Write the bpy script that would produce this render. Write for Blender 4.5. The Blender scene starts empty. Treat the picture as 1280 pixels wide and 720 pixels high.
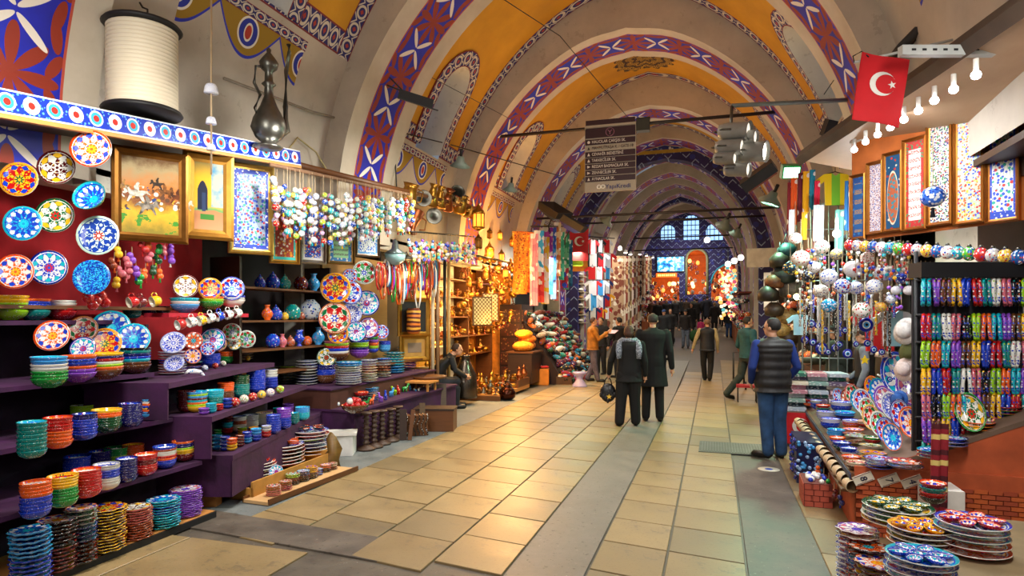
import bpy, math, random
from math import sin, cos, pi, sqrt, atan2, radians, floor as fl
from mathutils import Vector, Matrix, Euler
R = random.Random(11)
SC = bpy.context.scene
COL = SC.collection

# ------------------------------------------------------------ camera
YAW = radians(17.5); CS, SN = cos(YAW), sin(YAW); EYE = 1.77; FPX = 800.0; HZ = 396.0
cd = bpy.data.cameras.new('camera'); cam = bpy.data.objects.new('camera', cd); COL.objects.link(cam)
cam.location = (0, 0, EYE); cam.rotation_euler = (pi/2, 0, YAW)
cd.sensor_width = 36; cd.lens = FPX/1280*36; cd.shift_y = 36/1280; cd.clip_end = 200; cd.clip_start = .05
SC.camera = cam

# ------------------------------------------------------------ world, exposure, general light
w = bpy.data.worlds.new('world'); SC.world = w; w.use_nodes = True
w.node_tree.nodes['Background'].inputs[0].default_value = (.75, .85, 1, 1)
w.node_tree.nodes['Background'].inputs[1].default_value = .25
SC.view_settings.view_transform = 'Standard'; SC.view_settings.look = 'None'
SC.view_settings.exposure = 0.0; SC.view_settings.gamma = 1; SC.view_settings.use_curve_mapping = False
try:
    SC.cycles.max_bounces = 6; SC.cycles.diffuse_bounces = 3; SC.cycles.glossy_bounces = 3
    SC.cycles.transmission_bounces = 3; SC.cycles.transparent_max_bounces = 6
    SC.cycles.use_denoising = True; SC.cycles.sample_clamp_indirect = 4; SC.cycles.sample_clamp_direct = 20
    SC.cycles.caustics_reflective = False; SC.cycles.caustics_refractive = False
except Exception: pass

def area(name, loc, to, size, power, color, sizey=None, spread=180):
    l = bpy.data.lights.new(name, 'AREA'); l.energy = power; l.color = color; l.size = size
    if sizey: l.shape = 'RECTANGLE'; l.size_y = sizey
    l.spread = radians(spread)
    o = bpy.data.objects.new(name, l); COL.objects.link(o); o.location = loc
    o.rotation_euler = (Vector(to)-Vector(loc)).to_track_quat('-Z', 'Y').to_euler(); return o
def point(name, loc, power, color, r=.08):
    l = bpy.data.lights.new(name, 'POINT'); l.energy = power; l.color = color; l.shadow_soft_size = r
    o = bpy.data.objects.new(name, l); COL.objects.link(o); o.location = loc; return o

# fill lights added without fixtures, behind the viewer and under the vault
area('fill_light', (-1.7, -1.5, 4.6), (-1.7, 9, .5), 3.0, 140, (1, .92, .82))
area('fill_light', (-2.6, 9.2, 5.0), (-2.6, 9.2, 0), 1.6, 62, (1, .88, .72))
area('fill_light', (-1.7, 15.5, 5.0), (-1.7, 15.5, 0), 1.6, 85, (1, .80, .56))
area('fill_light', (-1.7, 22, 5.0), (-1.7, 22, 0), 1.6, 75, (1, .86, .66))
area('fill_light', (-1.7, 31, 5.5), (-1.7, 31, 0), 1.6, 130, (1, .88, .7))
area('fill_light', (-1.7, 40, 6), (-1.7, 43, 0), 1.6, 130, (1, .88, .75))
# fill lights added to wash the vault from below, no fixtures modelled
for yy, p in ((3.2, 46), (7, 36), (11.2, 34), (16, 34), (20.5, 28), (27, 24), (34, 20), (41, 28)):
    area('vault_fill_light', (-1.7, yy, 3.9), (-1.7, yy+.4, 9), 1.6, p, (1, .83, .66))
# stall spotlights, left
area('stall_light', (-3.5, 3.0, 3.5), (-4.9, 4.0, 1.2), .4, 74, (1, .95, .88))
area('stall_light', (-3.4, 5.6, 3.5), (-4.9, 6.0, 1.0), .4, 80, (1, .96, .9))
area('stall_light', (-3.4, 8.8, 3.6), (-5.0, 9.0, 1.0), .4, 74, (1, .95, .85))
# warm lantern shop
point('shop_lamp', (-4.75, 13.6, 3.25), 130, (1, .48, .10), .15)
point('shop_lamp', (-5.1, 14.6, 2.45), 120, (1, .52, .14), .12)
point('shop_lamp', (-4.5, 12.5, 1.7), 60, (1, .55, .18), .12)
point('shop_lamp', (-5.75, 11.3, 2.1), 45, (1, .62, .2), .1)
area('shop_lamp', (-4.1, 13.6, 3.0), (-4.6, 13.8, 0), .5, 120, (1, .60, .25))
area('shop_lamp', (-4.3, 17.2, 3.4), (-5.2, 17.4, 1.2), .5, 110, (.90, 1, .92))
area('shop_lamp', (-4.0, 13.0, 3.1), (-3.0, 12.2, 0), .4, 110, (1, .55, .22))
point('shop_lamp', (-4.7, 15.4, 3.35), 130, (1, .46, .10), .15)
point('shop_lamp', (-4.75, 13.1, 2.3), 60, (1, .52, .14), .1)
point('shop_lamp', (-4.7, 15.2, 1.5), 60, (1, .52, .16), .1)
# right stall tubes and green lamps
area('tube_light', (1.15, 6.2, 3.5), (1.7, 6.6, 0), .25, 82, (.95, .98, 1), 2.6)
area('tube_light', (1.35, 8.4, 3.2), (1.5, 8.6, 0), .25, 60, (.95, 1, .98), 1.0)
area('tube_light', (1.3, 3.6, 3.4), (1.8, 5.0, .5), .25, 60, (1, .95, .9), 1.2)
area('green_lamp', (.85, 11.2, 3.6), (-.2, 10.4, 0), .3, 120, (.45, 1, .62))
area('green_lamp', (-4.2, 20.5, 3.9), (-3.9, 20.0, 1), .3, 50, (.4, 1, .65))

# ------------------------------------------------------------ pixel rays (1280 x 720 frame) -> world points
def ray(px, py):
    a = (px-640)/FPX; b = (HZ-py)/FPX
    return Vector((a*CS-SN, a*SN+CS, b))
def PZ(px, py, z):
    d = ray(px, py); t = (z-EYE)/d.z; return Vector((d.x*t, d.y*t, z))
def PX(px, py, x):
    d = ray(px, py); t = x/d.x; return Vector((x, d.y*t, EYE+d.z*t))
def PY(px, py, y):
    d = ray(px, py); t = y/d.y; return Vector((d.x*t, y, EYE+d.z*t))
def PD(px, py, zc):
    d = ray(px, py); return Vector((d.x*zc, d.y*zc, EYE+d.z*zc))
def PP(px, py, p0, n):
    d = ray(px, py); o = Vector((0, 0, EYE)); t = (Vector(p0)-o).dot(Vector(n))/d.dot(Vector(n)); return o+d*t
def depth(p): return -p[0]*SN+p[1]*CS

# ------------------------------------------------------------ mesh building
class MB:
    def __init__(s): s.v = []; s.f = []; s.m = []; s.uv = []
    def add(s, vs, fs, m=0, M=None, uvs=None):
        b = len(s.v)
        s.v += [tuple(M @ Vector(q)) for q in vs] if M else [tuple(q) for q in vs]
        s.f += [tuple(i+b for i in q) for q in fs]; s.m += [m]*len(fs) if isinstance(m, int) else m
        s.uv += uvs if uvs else [None]*len(vs)
        return s
    def box(s, c, d, m=0, M=None, rz=0):
        x, y, z = d[0]/2, d[1]/2, d[2]/2
        vs = [(i*x, j*y, k*z) for i in (-1, 1) for j in (-1, 1) for k in (-1, 1)]
        T = Matrix.Translation(c) @ Matrix.Rotation(rz, 4, 'Z')
        if M: T = M @ T
        return s.add(vs, [(0,1,3,2),(4,6,7,5),(0,4,5,1),(2,3,7,6),(0,2,6,4),(1,5,7,3)], m, T)
    def box2(s, a, b, m=0): return s.box(((a[0]+b[0])/2,(a[1]+b[1])/2,(a[2]+b[2])/2),(abs(b[0]-a[0]),abs(b[1]-a[1]),abs(b[2]-a[2])),m)
    def lathe(s, prof, n=16, m=0, M=None, scal=0, k=8):
        vs = []; fs = []; ms = []
        for r, z in prof:
            for i in range(n):
                t = 2*pi*i/n; q = r*(1+scal*cos(k*t)); vs.append((q*cos(t), q*sin(t), z))
        for j in range(len(prof)-1):
            for i in range(n):
                a = j*n+i; b = j*n+(i+1) % n; fs.append((a, b, b+n, a+n)); ms.append(m if isinstance(m, int) else m[j])
        if prof[0][0] > 1e-4: fs.append(tuple(range(n-1, -1, -1))); ms.append(ms[0])
        if prof[-1][0] > 1e-4: fs.append(tuple(range((len(prof)-1)*n, len(prof)*n))); ms.append(ms[-2])
        return s.add(vs, fs, ms, M)
    def tube(s, pts, r, n=6, m=0, M=None, closed=False):
        pts = [Vector(p) for p in pts]; k = len(pts); rs = r if isinstance(r, (list, tuple)) else [r]*k
        vs = []; fs = []; up = None
        for j, p in enumerate(pts):
            if closed: t = pts[(j+1) % k]-pts[j-1]
            else: t = pts[min(j+1, k-1)]-pts[max(j-1, 0)]
            if t.length < 1e-9: t = Vector((0, 0, 1))
            t.normalize()
            if up is None: up = Vector((0, 0, 1)) if abs(t.z) < .9 else Vector((1, 0, 0))
            a = t.cross(up)
            if a.length < 1e-6: a = t.orthogonal()
            a.normalize(); b = t.cross(a).normalized(); up = -b if False else up
            rr = rs[j]; ra, rb = rr if isinstance(rr, (list, tuple)) else (rr, rr)
            for i in range(n):
                q = 2*pi*i/n; vs.append(p+a*cos(q)*ra+b*sin(q)*rb)
        for j in range(k if closed else k-1):
            for i in range(n):
                a = j*n+i; b = j*n+(i+1) % n; c = ((j+1) % k)*n
                fs.append((a, b, c+(i+1) % n, c+i))
        if not closed: fs.append(tuple(range(n-1, -1, -1))); fs.append(tuple(range((k-1)*n, k*n)))
        return s.add(vs, fs, m, M)
    def ball(s, c, r, n=10, m=0, M=None):
        r = r if isinstance(r, (list, tuple)) else (r, r, r); h = max(4, n//2+1)
        vs = [(0, 0, -1)]; fs = []
        for j in range(1, h):
            t = pi*j/h-pi/2
            for i in range(n): q = 2*pi*i/n; vs.append((cos(t)*cos(q), cos(t)*sin(q), sin(t)))
        vs.append((0, 0, 1)); L = len(vs)-1
        for i in range(n):
            fs.append((0, 1+(i+1) % n, 1+i)); fs.append((L, L-n+i, L-n+(i+1) % n))
        for j in range(h-2):
            for i in range(n):
                a = 1+j*n+i; b = 1+j*n+(i+1) % n; fs.append((a, b, b+n, a+n))
        T = Matrix.Translation(c) @ Matrix.Diagonal((*r, 1))
        if M: T = M @ T
        return s.add(vs, fs, m, T)
    def prism(s, pts, t, m=0, M=None):          # polygon in local XZ, thickness along Y
        n = len(pts); vs = [(x, -t/2, z) for x, z in pts]+[(x, t/2, z) for x, z in pts]
        fs = [tuple(range(n)), tuple(range(2*n-1, n-1, -1))]+[(i, i+n, (i+1) % n+n, (i+1) % n) for i in range(n)]
        return s.add(vs, fs, m, M)
    def grid(s, P, m=0, closed=False, uv=None):  # P[j][i] points
        nj, ni = len(P), len(P[0]); vs = [q for row in P for q in row]
        fs = [(j*ni+i, j*ni+i+1, (j+1)*ni+i+1, (j+1)*ni+i) for j in range(nj-1) for i in range(ni-1)]
        uvs = [q for row in uv for q in row] if uv else None
        return s.add(vs, fs, m, None, uvs)
    def mesh(s, name, smooth=True, slots=1):
        me = bpy.data.meshes.new(name); me.from_pydata(s.v, [], s.f)
        k = max(max(s.m)+1 if s.m else 1, slots)
        for _ in range(k): me.materials.append(None)
        if k > 1: me.polygons.foreach_set('material_index', s.m)
        if smooth: me.polygons.foreach_set('use_smooth', [True]*len(s.f))
        if any(u is not None for u in s.uv):
            ul = me.uv_layers.new(name='UVMap'); li = [0]*len(me.loops); me.loops.foreach_get('vertex_index', li)
            flat = []
            for i in li: u = s.uv[i] or (0, 0); flat += [u[0], u[1]]
            ul.data.foreach_set('uv', flat)
        me.update()
        return me

def setmats(o, mats):
    if not isinstance(mats, (list, tuple)): mats = [mats]
    for i, sl in enumerate(o.material_slots):
        sl.link = 'OBJECT'; sl.material = mats[min(i, len(mats)-1)]
def O(name, me, mats, parent=None, loc=(0, 0, 0), rot=(0, 0, 0), sc=1):
    if isinstance(me, MB): me = me.mesh(name)
    o = bpy.data.objects.new(name, me); COL.objects.link(o); setmats(o, mats)
    o.location = loc; o.rotation_euler = rot; o.scale = (sc, sc, sc) if isinstance(sc, (int, float)) else sc
    if parent: o.parent = parent
    return o
def flat(me_mb, name): return me_mb.mesh(name, smooth=False)
def tag(o, label, cat, group=None):
    o['label'] = ' '.join(label.split()); o['category'] = cat
    if group: o['group'] = group
    return o
def T(name, label, cat, loc=(0, 0, 0), rot=(0, 0, 0), group=None, sc=1):
    o = bpy.data.objects.new(name, None); COL.objects.link(o); o.empty_display_size = .05
    o.location = loc; o.rotation_euler = rot; o.scale = (sc, sc, sc) if isinstance(sc, (int, float)) else sc
    return tag(o, label, cat, group)
def ST(name, me, mats, parent=None, **k):
    o = O(name, me, mats, parent, **k)
    if not parent: o['kind'] = 'structure'
    return o
def clone(o, parent=None):
    c = o.copy(); COL.objects.link(c); c.parent = parent
    for ch in list(o.children): clone(ch, c)
    return c
NW = 'zeroth first second third fourth fifth sixth seventh eighth ninth tenth eleventh twelfth thirteenth fourteenth fifteenth sixteenth seventeenth eighteenth nineteenth twentieth'.split()
TN = {20: 'twenty', 30: 'thirty', 40: 'forty', 50: 'fifty', 60: 'sixty', 70: 'seventy', 80: 'eighty', 90: 'ninety'}
def ordn(k):
    if k >= 100: return 'hundred' + ('th' if k == 100 else '-' + ordn(k-100))
    if k <= 20: return NW[k]
    t, u = k//10*10, k % 10
    return TN[t]+'-'+NW[u] if u else TN[t][:-1]+'ieth'
def updown(i, n):
    if i == 0: return 'bottom'
    if i == n-1: return 'topmost'
    if i >= n/2: return ordn(n-i)+' from top'
    return ordn(i+1)+' from bottom'
# ------------------------------------------------------------ materials
def lin(h):
    if isinstance(h, (tuple, list)): return tuple(h[:3])+(1,)
    h = h.lstrip('#'); o = []
    for i in (0, 2, 4):
        c = int(h[i:i+2], 16)/255; o.append(c/12.92 if c <= .04045 else ((c+.055)/1.055)**2.4)
    return (*o, 1)
class NB:
    def __init__(s, name, rough=.5, metal=0, coat=0):
        s.mat = bpy.data.materials.new(name); s.mat.use_nodes = True; s.nt = s.mat.node_tree
        s.b = s.nt.nodes['Principled BSDF']; s.b.inputs['Roughness'].default_value = rough
        s.b.inputs['Metallic'].default_value = metal; s.b.inputs['Coat Weight'].default_value = coat
        s._tc = None
    def n(s, t, **k):
        q = s.nt.nodes.new(t)
        for a, b in k.items(): setattr(q, a, b)
        return q
    def tc(s, w):
        if not s._tc: s._tc = s.n('ShaderNodeTexCoord')
        return s._tc.outputs[w]
    def put(s, sock, v):
        if hasattr(v, 'node') or isinstance(v, bpy.types.NodeSocket): s.nt.links.new(v, sock)
        else: sock.default_value = v
    def m(s, op, a, b=None, c=None):
        q = s.n('ShaderNodeMath', operation=op); s.put(q.inputs[0], a)
        if b is not None: s.put(q.inputs[1], b)
        if c is not None: s.put(q.inputs[2], c)
        return q.outputs[0]
    def add(s, a, b): return s.m('ADD', a, b)
    def sub(s, a, b): return s.m('SUBTRACT', a, b)
    def mul(s, a, b): return s.m('MULTIPLY', a, b)
    def lt(s, a, b): return s.m('LESS_THAN', a, b)
    def gt(s, a, b): return s.m('GREATER_THAN', a, b)
    def mx(s, a, b): return s.m('MAXIMUM', a, b)
    def mn(s, a, b): return s.m('MINIMUM', a, b)
    def ab(s, a): return s.m('ABSOLUTE', a)
    def sn(s, a): return s.m('SINE', a)
    def cs(s, a): return s.m('COSINE', a)
    def xyz(s, v):
        q = s.n('ShaderNodeSeparateXYZ'); s.put(q.inputs[0], v); return q.outputs[0], q.outputs[1], q.outputs[2]
    def comb(s, x, y, z=0.0):
        q = s.n('ShaderNodeCombineXYZ'); s.put(q.inputs[0], x); s.put(q.inputs[1], y); s.put(q.inputs[2], z); return q.outputs[0]
    def mix(s, f, a, b, mode='MIX'):
        q = s.n('ShaderNodeMix', data_type='RGBA', blend_type=mode); s.put(q.inputs[0], f); s.put(q.inputs[6], a); s.put(q.inputs[7], b); return q.outputs[2]
    def noise(s, v, sc, det=3, ro=.5):
        q = s.n('ShaderNodeTexNoise'); s.put(q.inputs['Vector'], v); q.inputs['Scale'].default_value = sc
        q.inputs['Detail'].default_value = det; q.inputs['Roughness'].default_value = ro; return q.outputs[0]
    def vor(s, v, sc, feat='F1', rnd=1):
        q = s.n('ShaderNodeTexVoronoi', feature=feat); s.put(q.inputs['Vector'], v); q.inputs['Scale'].default_value = sc
        q.inputs['Randomness'].default_value = rnd
        return q.outputs['Distance'], (q.outputs['Color'] if 'Color' in q.outputs else None)
    def ramp(s, f, stops, const=False):
        q = s.n('ShaderNodeValToRGB'); cr = q.color_ramp; s.put(q.inputs[0], f)
        if const: cr.interpolation = 'CONSTANT'
        while len(cr.elements) < len(stops): cr.elements.new(.5)
        for e, (p, c) in zip(cr.elements, stops): e.position = p; e.color = lin(c)
        return q.outputs[0]
    def bump(s, h, st=.3, d=.01):
        q = s.n('ShaderNodeBump'); q.inputs['Strength'].default_value = st; q.inputs['Distance'].default_value = d
        s.put(q.inputs['Height'], h); s.nt.links.new(q.outputs[0], s.b.inputs['Normal'])
    def col(s, c): s.put(s.b.inputs['Base Color'], c); return s.mat
    def rnd(s):
        return s.n('ShaderNodeObjectInfo').outputs['Random']
_M = {}
def cached(f):
    def g(*a, **k):
        key = (f.__name__, repr(a), repr(k))
        if key not in _M: _M[key] = f(*a, **k)
        return _M[key]
    return g
@cached
def pm(h, rough=.6, metal=0, var=.12, sc=6, coat=0, bump=0):     # plain tone with fine variation
    b = NB('plain', rough, metal, coat); c = lin(h)
    n = b.noise(b.tc('Object'), sc, 4)
    lo = tuple(x*(1-var*1.6) for x in c[:3])+(1,); hi = tuple(min(1, x*(1+var)) for x in c[:3])+(1,)
    if bump: b.bump(b.noise(b.tc('Object'), sc*6, 3), .4, bump)
    return b.col(b.ramp(n, [(.3, lo), (.7, hi)]))
@cached
def glow(h, e):
    b = NB('glow'); b.b.inputs['Emission Color'].default_value = lin(h); b.b.inputs['Emission Strength'].default_value = e
    return b.col(lin(h))
HUES = dict(cobalt='#1a3fc4', navy='#141a66', turquoise='#14b4c8', teal='#0b8a84', red='#c01818', maroon='#6a1418', orange='#f0641c',
    yellow='#f4c020', lime='#9ad21e', green='#1c9a3c', darkgreen='#0e4a2a', purple='#8a4ac8', white='#eeeee6', cream='#e6dcc0',
    pink='#d06a78', black='#16181c', grey='#a8aaa0', brown='#6a4022', sky='#3c9ce0', darkpurple='#3a1640', rust='#a84a2a', silver='#c8ccd0')
HW = {'cobalt': 'cobalt blue', 'navy': 'navy blue', 'sky': 'sky blue', 'darkgreen': 'dark green', 'rust': 'rust red', 'darkpurple': 'dark purple', 'silver': 'pale silver'}
def cw(c): return HW.get(c, c)
@cached
def glaze(c, dot='white'):                                        # glossy glaze, small light dots painted in as highlights
    b = NB('glaze_'+c, .16, 0, .5); o = b.tc('Object')
    d, cc = b.vor(o, 8); n = b.noise(o, 3)
    base = b.mix(b.mul(n, .35), lin(HUES[c]), tuple(x*.5 for x in lin(HUES[c])[:3])+(1,))
    k = b.lt(d, .2)
    return b.col(b.mix(b.mul(k, .55), base, lin(HUES[dot])))
PAL = [['#1a3fc4', '#eeeee6', '#c01818', '#14b4c8', '#f4c020', '#0e5a3a'], ['#eeeee6', '#1a3fc4', '#3c9ce0', '#eeeee6', '#141a66'],
       ['#f0641c', '#f4c020', '#c01818', '#eeeee6', '#1a3fc4'], ['#14b4c8', '#0b8a84', '#1a3fc4', '#eeeee6', '#58e0e0']]
@cached
def pat(base, c1, c2, c3, rim, n=8, sp=7.0, cone=1):              # painted plate / bowl inside: petals, rosette, flowers, rim band
    b = NB('painted_ceramic', .14, 0, .6)
    gx, gy, gz = b.xyz(b.tc('Generated'))
    x = b.mul(b.sub(gx, .5), 2.0); y = b.mul(b.sub(gy, .5), 2.0)
    r = b.m('SQRT', b.add(b.mul(x, x), b.mul(y, y))); th = b.m('ARCTAN2', y, x)
    pet = b.gt(b.add(b.mul(b.cs(b.mul(th, float(n))), .5), .5), b.mul(b.ab(b.sub(r, .52)), 3.6))
    pet2 = b.gt(b.add(b.mul(b.cs(b.add(b.mul(th, float(n)), 3.14)), .5), .35), b.mul(b.ab(b.sub(r, .72)), 6.5))
    d, cc = b.vor(b.comb(x, y, 0.0), sp); sx, sy, sz = b.xyz(cc)
    ros = b.lt(r, b.add(.2, b.mul(b.cs(b.mul(th, float(n))), .07)))
    dots = b.lt(d, .3)
    col = b.mix(dots, lin(base), b.ramp(sx, [(0, c1), (.35, c2), (.65, c3), (.85, c1)], True))
    col = b.mix(pet, col, lin(c1)); col = b.mix(b.mn(pet, b.lt(d, .34)), col, lin(base))
    col = b.mix(pet2, col, lin(c2)); col = b.mix(ros, col, lin(c3)); col = b.mix(b.lt(r, .08), col, lin(base))
    for rr in (.3, .86): col = b.mix(b.lt(b.ab(b.sub(r, rr)), .018), col, lin(c1))
    col = b.mix(b.gt(r, .91), col, lin(rim))
    return b.col(col)
@cached
def multi(base, pal=0, sc=30.0, thr=.42, rough=.18, coat=.4):      # small multicoloured flowers on a ground
    b = NB('painted_flowers', rough, 0, coat); o = b.tc('Object')
    d, cc = b.vor(o, sc); sx, sy, sz = b.xyz(cc); P = PAL[pal] if isinstance(pal, int) else pal
    return b.col(b.mix(b.lt(d, thr), lin(base), b.ramp(sx, [(i/len(P), c) for i, c in enumerate(P)], True)))
@cached
def stripes(cols, axis=2, sc=1.0, rough=.8, wob=.0, gen=True):     # bands from a list of colours along an axis
    b = NB('woven_stripes', rough); v = b.xyz(b.tc('Generated' if gen else 'Object'))[axis]
    if wob: v = b.add(v, b.mul(b.sub(b.noise(b.tc('Object'), 5), .5), wob))
    v = b.m('FRACT', b.mul(v, sc)); b.bump(b.noise(b.tc('Object'), 60), .3, .004)
    return b.col(b.ramp(v, [(i/len(cols), c) for i, c in enumerate(cols)], True))
@cached
def wood(h, h2, sc=3.0, rough=.5):
    b = NB('wood_grain', rough); x, y, z = b.xyz(b.tc('Object'))
    v = b.comb(b.mul(x, .6), b.mul(y, .6), b.mul(z, 6.0))
    return b.col(b.mix(b.noise(v, sc*2, 6, .6), lin(h), lin(h2)))
@cached
def metal(h, rough=.3, h2=None):
    b = NB('metal', rough, .9); n = b.noise(b.tc('Object'), 12, 5, .6)
    return b.col(b.mix(n, lin(h), lin(h2) if h2 else tuple(x*.45 for x in lin(h)[:3])+(1,)))
BLACK = pm('#101014', .6); WHITE = pm('#e8e6de', .6); CORD = pm('#b09a78', .9); IRON = metal('#4a4640', .5); DARKIRON = pm('#1c1a1a', .5)
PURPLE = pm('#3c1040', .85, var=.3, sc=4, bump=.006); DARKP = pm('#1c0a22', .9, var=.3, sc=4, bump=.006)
GOLD = metal('#d8a040', .3); BRASS = metal('#c8913a', .28); COPPER = metal('#b86a40', .3); PEWTER = metal('#7c7c74', .35)
PINE = wood('#d89a52', '#b87838'); OAK = wood('#7a4a22', '#4a2a12'); DARKWOOD = wood('#3a2418', '#241408'); CARD = pm('#c08a3c', .8, var=.15)
SKIN = pm('#d09a78', .5, var=.06)
def inlay(i):
    L = [('#e8f0f4', '#1a3fc4', '#c01818', '#14b4c8', '#1a3fc4', 8), ('#1a48c8', '#eeeee6', '#14b4c8', '#c01818', '#0a1a70', 10), ('#e8e0c8', '#c01818', '#0e6a3a', '#1a3fc4', '#c06a20', 6),
         ('#18a0d8', '#1a3fc4', '#eeeee6', '#18d0e0', '#14b4c8', 12), ('#f4c020', '#c01818', '#1a3fc4', '#0e6a3a', '#f0a020', 8), ('#eeeee6', '#3a4ab0', '#6a78d0', '#1a3fc4', '#8a94c8', 14),
         ('#5a1418', '#eeeee6', '#f4c020', '#eeeee6', '#6a1418', 6), ('#0e6a3a', '#eeeee6', '#f4c020', '#c01818', '#0e4a2a', 7), ('#f0641c', '#eeeee6', '#1a3fc4', '#f4c020', '#d04010', 9),
         ('#2a2a30', '#f0641c', '#eeeee6', '#14b4c8', '#c01818', 10), ('#7a3ab8', '#eeeee6', '#d06a78', '#1a3fc4', '#5a2a98', 8), ('#dce6ea', '#2a9a4a', '#c01818', '#1a3fc4', '#eeeee6', 7)]
    return pat(*L[i % len(L)])
BYHUE = dict(cobalt=1, navy=1, turquoise=3, teal=3, red=8, maroon=6, orange=8, yellow=4, lime=11, green=7, darkgreen=7, purple=10, white=0, cream=2,
             pink=2, black=9, grey=11, brown=9, sky=3, darkpurple=10, rust=2, silver=5)
# ------------------------------------------------------------ the arcade: floor, walls, vault
CX = -1.67                      # centre line of the street
def g(y):                       # the street climbs gently, then up to the gate
    if y < 18: return 0.0
    if y < 38: return (y-18)*.03
    return .6+min(y-38, 7)*.2
def sand(dark=0):
    b = NB('sandstone', .38); o = b.tc('Object'); n = b.noise(o, 2.2, 6, .62); f = b.noise(o, 38, 3, .7)
    d, c = b.vor(o, 26); c0 = ['#86734f', '#7c6a4a', '#6e6148'][dark]; c1 = ['#a68f65', '#9a845c', '#887858'][dark]
    col = b.ramp(n, [(.25, c0), (.7, c1)]); col = b.mix(b.mul(b.gt(f, .62), .45), col, lin('#6a5638'))
    col = b.mix(b.mul(b.lt(b.noise(o, 1.6, 6, .75), .42), .5), col, lin('#665c4c'))
    b.bump(f, .25, .004); b.put(b.b.inputs['Roughness'], b.add(.22, b.mul(n, .35)))
    r = b.rnd(); return b.col(b.mix(b.mul(r, .3), col, lin('#84724f')))
def concrete(h0, h1, sc=3.0):
    b = NB('worn_concrete', .55); o = b.tc('Object'); n = b.noise(o, sc, 8, .68); n2 = b.noise(o, sc*7, 4, .7)
    col = b.ramp(n, [(.3, h0), (.68, h1)]); col = b.mix(b.mul(b.gt(n2, .63), .6), col, lin('#2e2a26'))
    col = b.mix(b.mul(b.lt(n2, .33), .4), col, lin('#b4aca0'))
    b.bump(n2, .4, .006); b.put(b.b.inputs['Roughness'], b.add(.3, b.mul(n, .4))); return b.col(col)
SANDS = [sand(0), sand(1), sand(2)]
GREYC = concrete('#66635c', '#827d74'); DARKC = concrete('#3e3832', '#6e655a', 2.2); BLUEC = concrete('#5c6466', '#7e8484')
ROOTF = concrete('#4a443c', '#6a6254')
# base floor slab (follows the slope) with pavers lying in it
ys = [-4]+[i for i in range(0, 19, 3)]+list(range(20, 38, 3))+[38, 40, 42, 44, 45, 48, 52]
mb = MB(); mb.grid([[(-7.2, y, g(y)-.012), (5.5, y, g(y)-.012)] for y in ys]); mb.grid([[(5.5, y, g(y)-.3), (-7.2, y, g(y)-.3)] for y in ys])
floor = ST('floor', mb.mesh('floor', False), ROOTF)
SK = -.176
def slab(x0, x1, y0, y1, mat, name='paver', th=.03, skew=SK, up=0.0, gap=.009, lift=None):
    a, b_ = (x0+gap, x1-gap); vs = []
    for (x, y) in ((a, y0+gap), (b_, y0+gap), (b_, y1-gap), (a, y1-gap)):
        vs.append((x, y+skew*(x-CX)))
    mx = sum(v[0] for v in vs)/4; my = sum(v[1] for v in vs)/4
    z = g(my)
    q = [(v[0]-mx, v[1]-my, g(v[1])-z) for v in vs]; top = [(v[0]*.992, v[1]*.992, v[2]+up) for v in q]
    m_ = MB(); m_.add([(v[0], v[1], v[2]-th) for v in q]+[(v[0], v[1], v[2]-.004+up) for v in q]+top,
        [(0, 1, 5, 4), (1, 2, 6, 5), (2, 3, 7, 6), (3, 0, 4, 7), (4, 5, 9, 8), (5, 6, 10, 9), (6, 7, 11, 10), (7, 4, 8, 11), (8, 9, 10, 11)])
    return O(name, m_.mesh(name, False), mat, floor, loc=(mx, my, z))
cols = [(-3.92, -3.27), (-3.27, -2.57), (-2.57, -1.94), (-1.94, -1.38)]
for ci, (x0, x1) in enumerate(cols):
    y = 3.9+[.0, .25, .1, .3][ci]; k = 0
    while y < 24:
        h = .6
        slab(x0, x1, y, y+h, SANDS[(0, 0, 1, 0, 0, 2, 0, 1)[(k*3+ci*5+k//4) % 8]], up=R.uniform(0, .004)); y += h; k += 1
for ci, (x0, x1) in enumerate([(-.84, -.33), (-.33, .22)]):
    y = 2.2; k = 0
    while y < 20:
        h = .6 if y < 9 else .8
        slab(x0, x1, y, y+h, SANDS[(0, 1, 0, 0, 1, 0, 2)[(k*2+ci*3) % 7]], up=R.uniform(0, .004)); y += h; k += 1
for k in range(9): slab(.76, 1.9, 3.0+k*.9, 3.9+k*.9, SANDS[1 + (k % 2)], up=.002)
for k in range(14):                                                     # darker slabs of the right lane
    slab(.22, 1.1, 9.4+k*1.1, 10.5+k*1.1, SANDS[2] if k % 3 else SANDS[1], up=.001)
slab(-1.38, -.84, 2.0, 15.0, GREYC, 'concrete_strip', skew=0, up=.002); slab(-1.38, -.84, 15.0, 24.0, GREYC, 'concrete_strip', skew=0, up=.002)
slab(.22, .76, 3.0, 8.4, DARKC, 'concrete_strip', skew=0, up=.0)
slab(-4.75, -3.92, 4.6, 14, BLUEC, 'concrete_strip', skew=0, up=-.002)
for (x0, x1, y0) in ((-5.4, -4.2, 2.2), (-4.2, -3.1, 2.2), (-3.1, -2.1, 2.2), (-5.4, -4.0, 3.25), (-4.0, -2.9, 3.25)):   # smooth slabs at the near left
    slab(x0, x1, y0+.35*(-.5), y0+1.05-.17, SANDS[0], up=.003, skew=.0)
slab(-5.0, -2.0, 4.05, 4.5, DARKC, 'concrete_strip', skew=-.1, up=.003)
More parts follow.
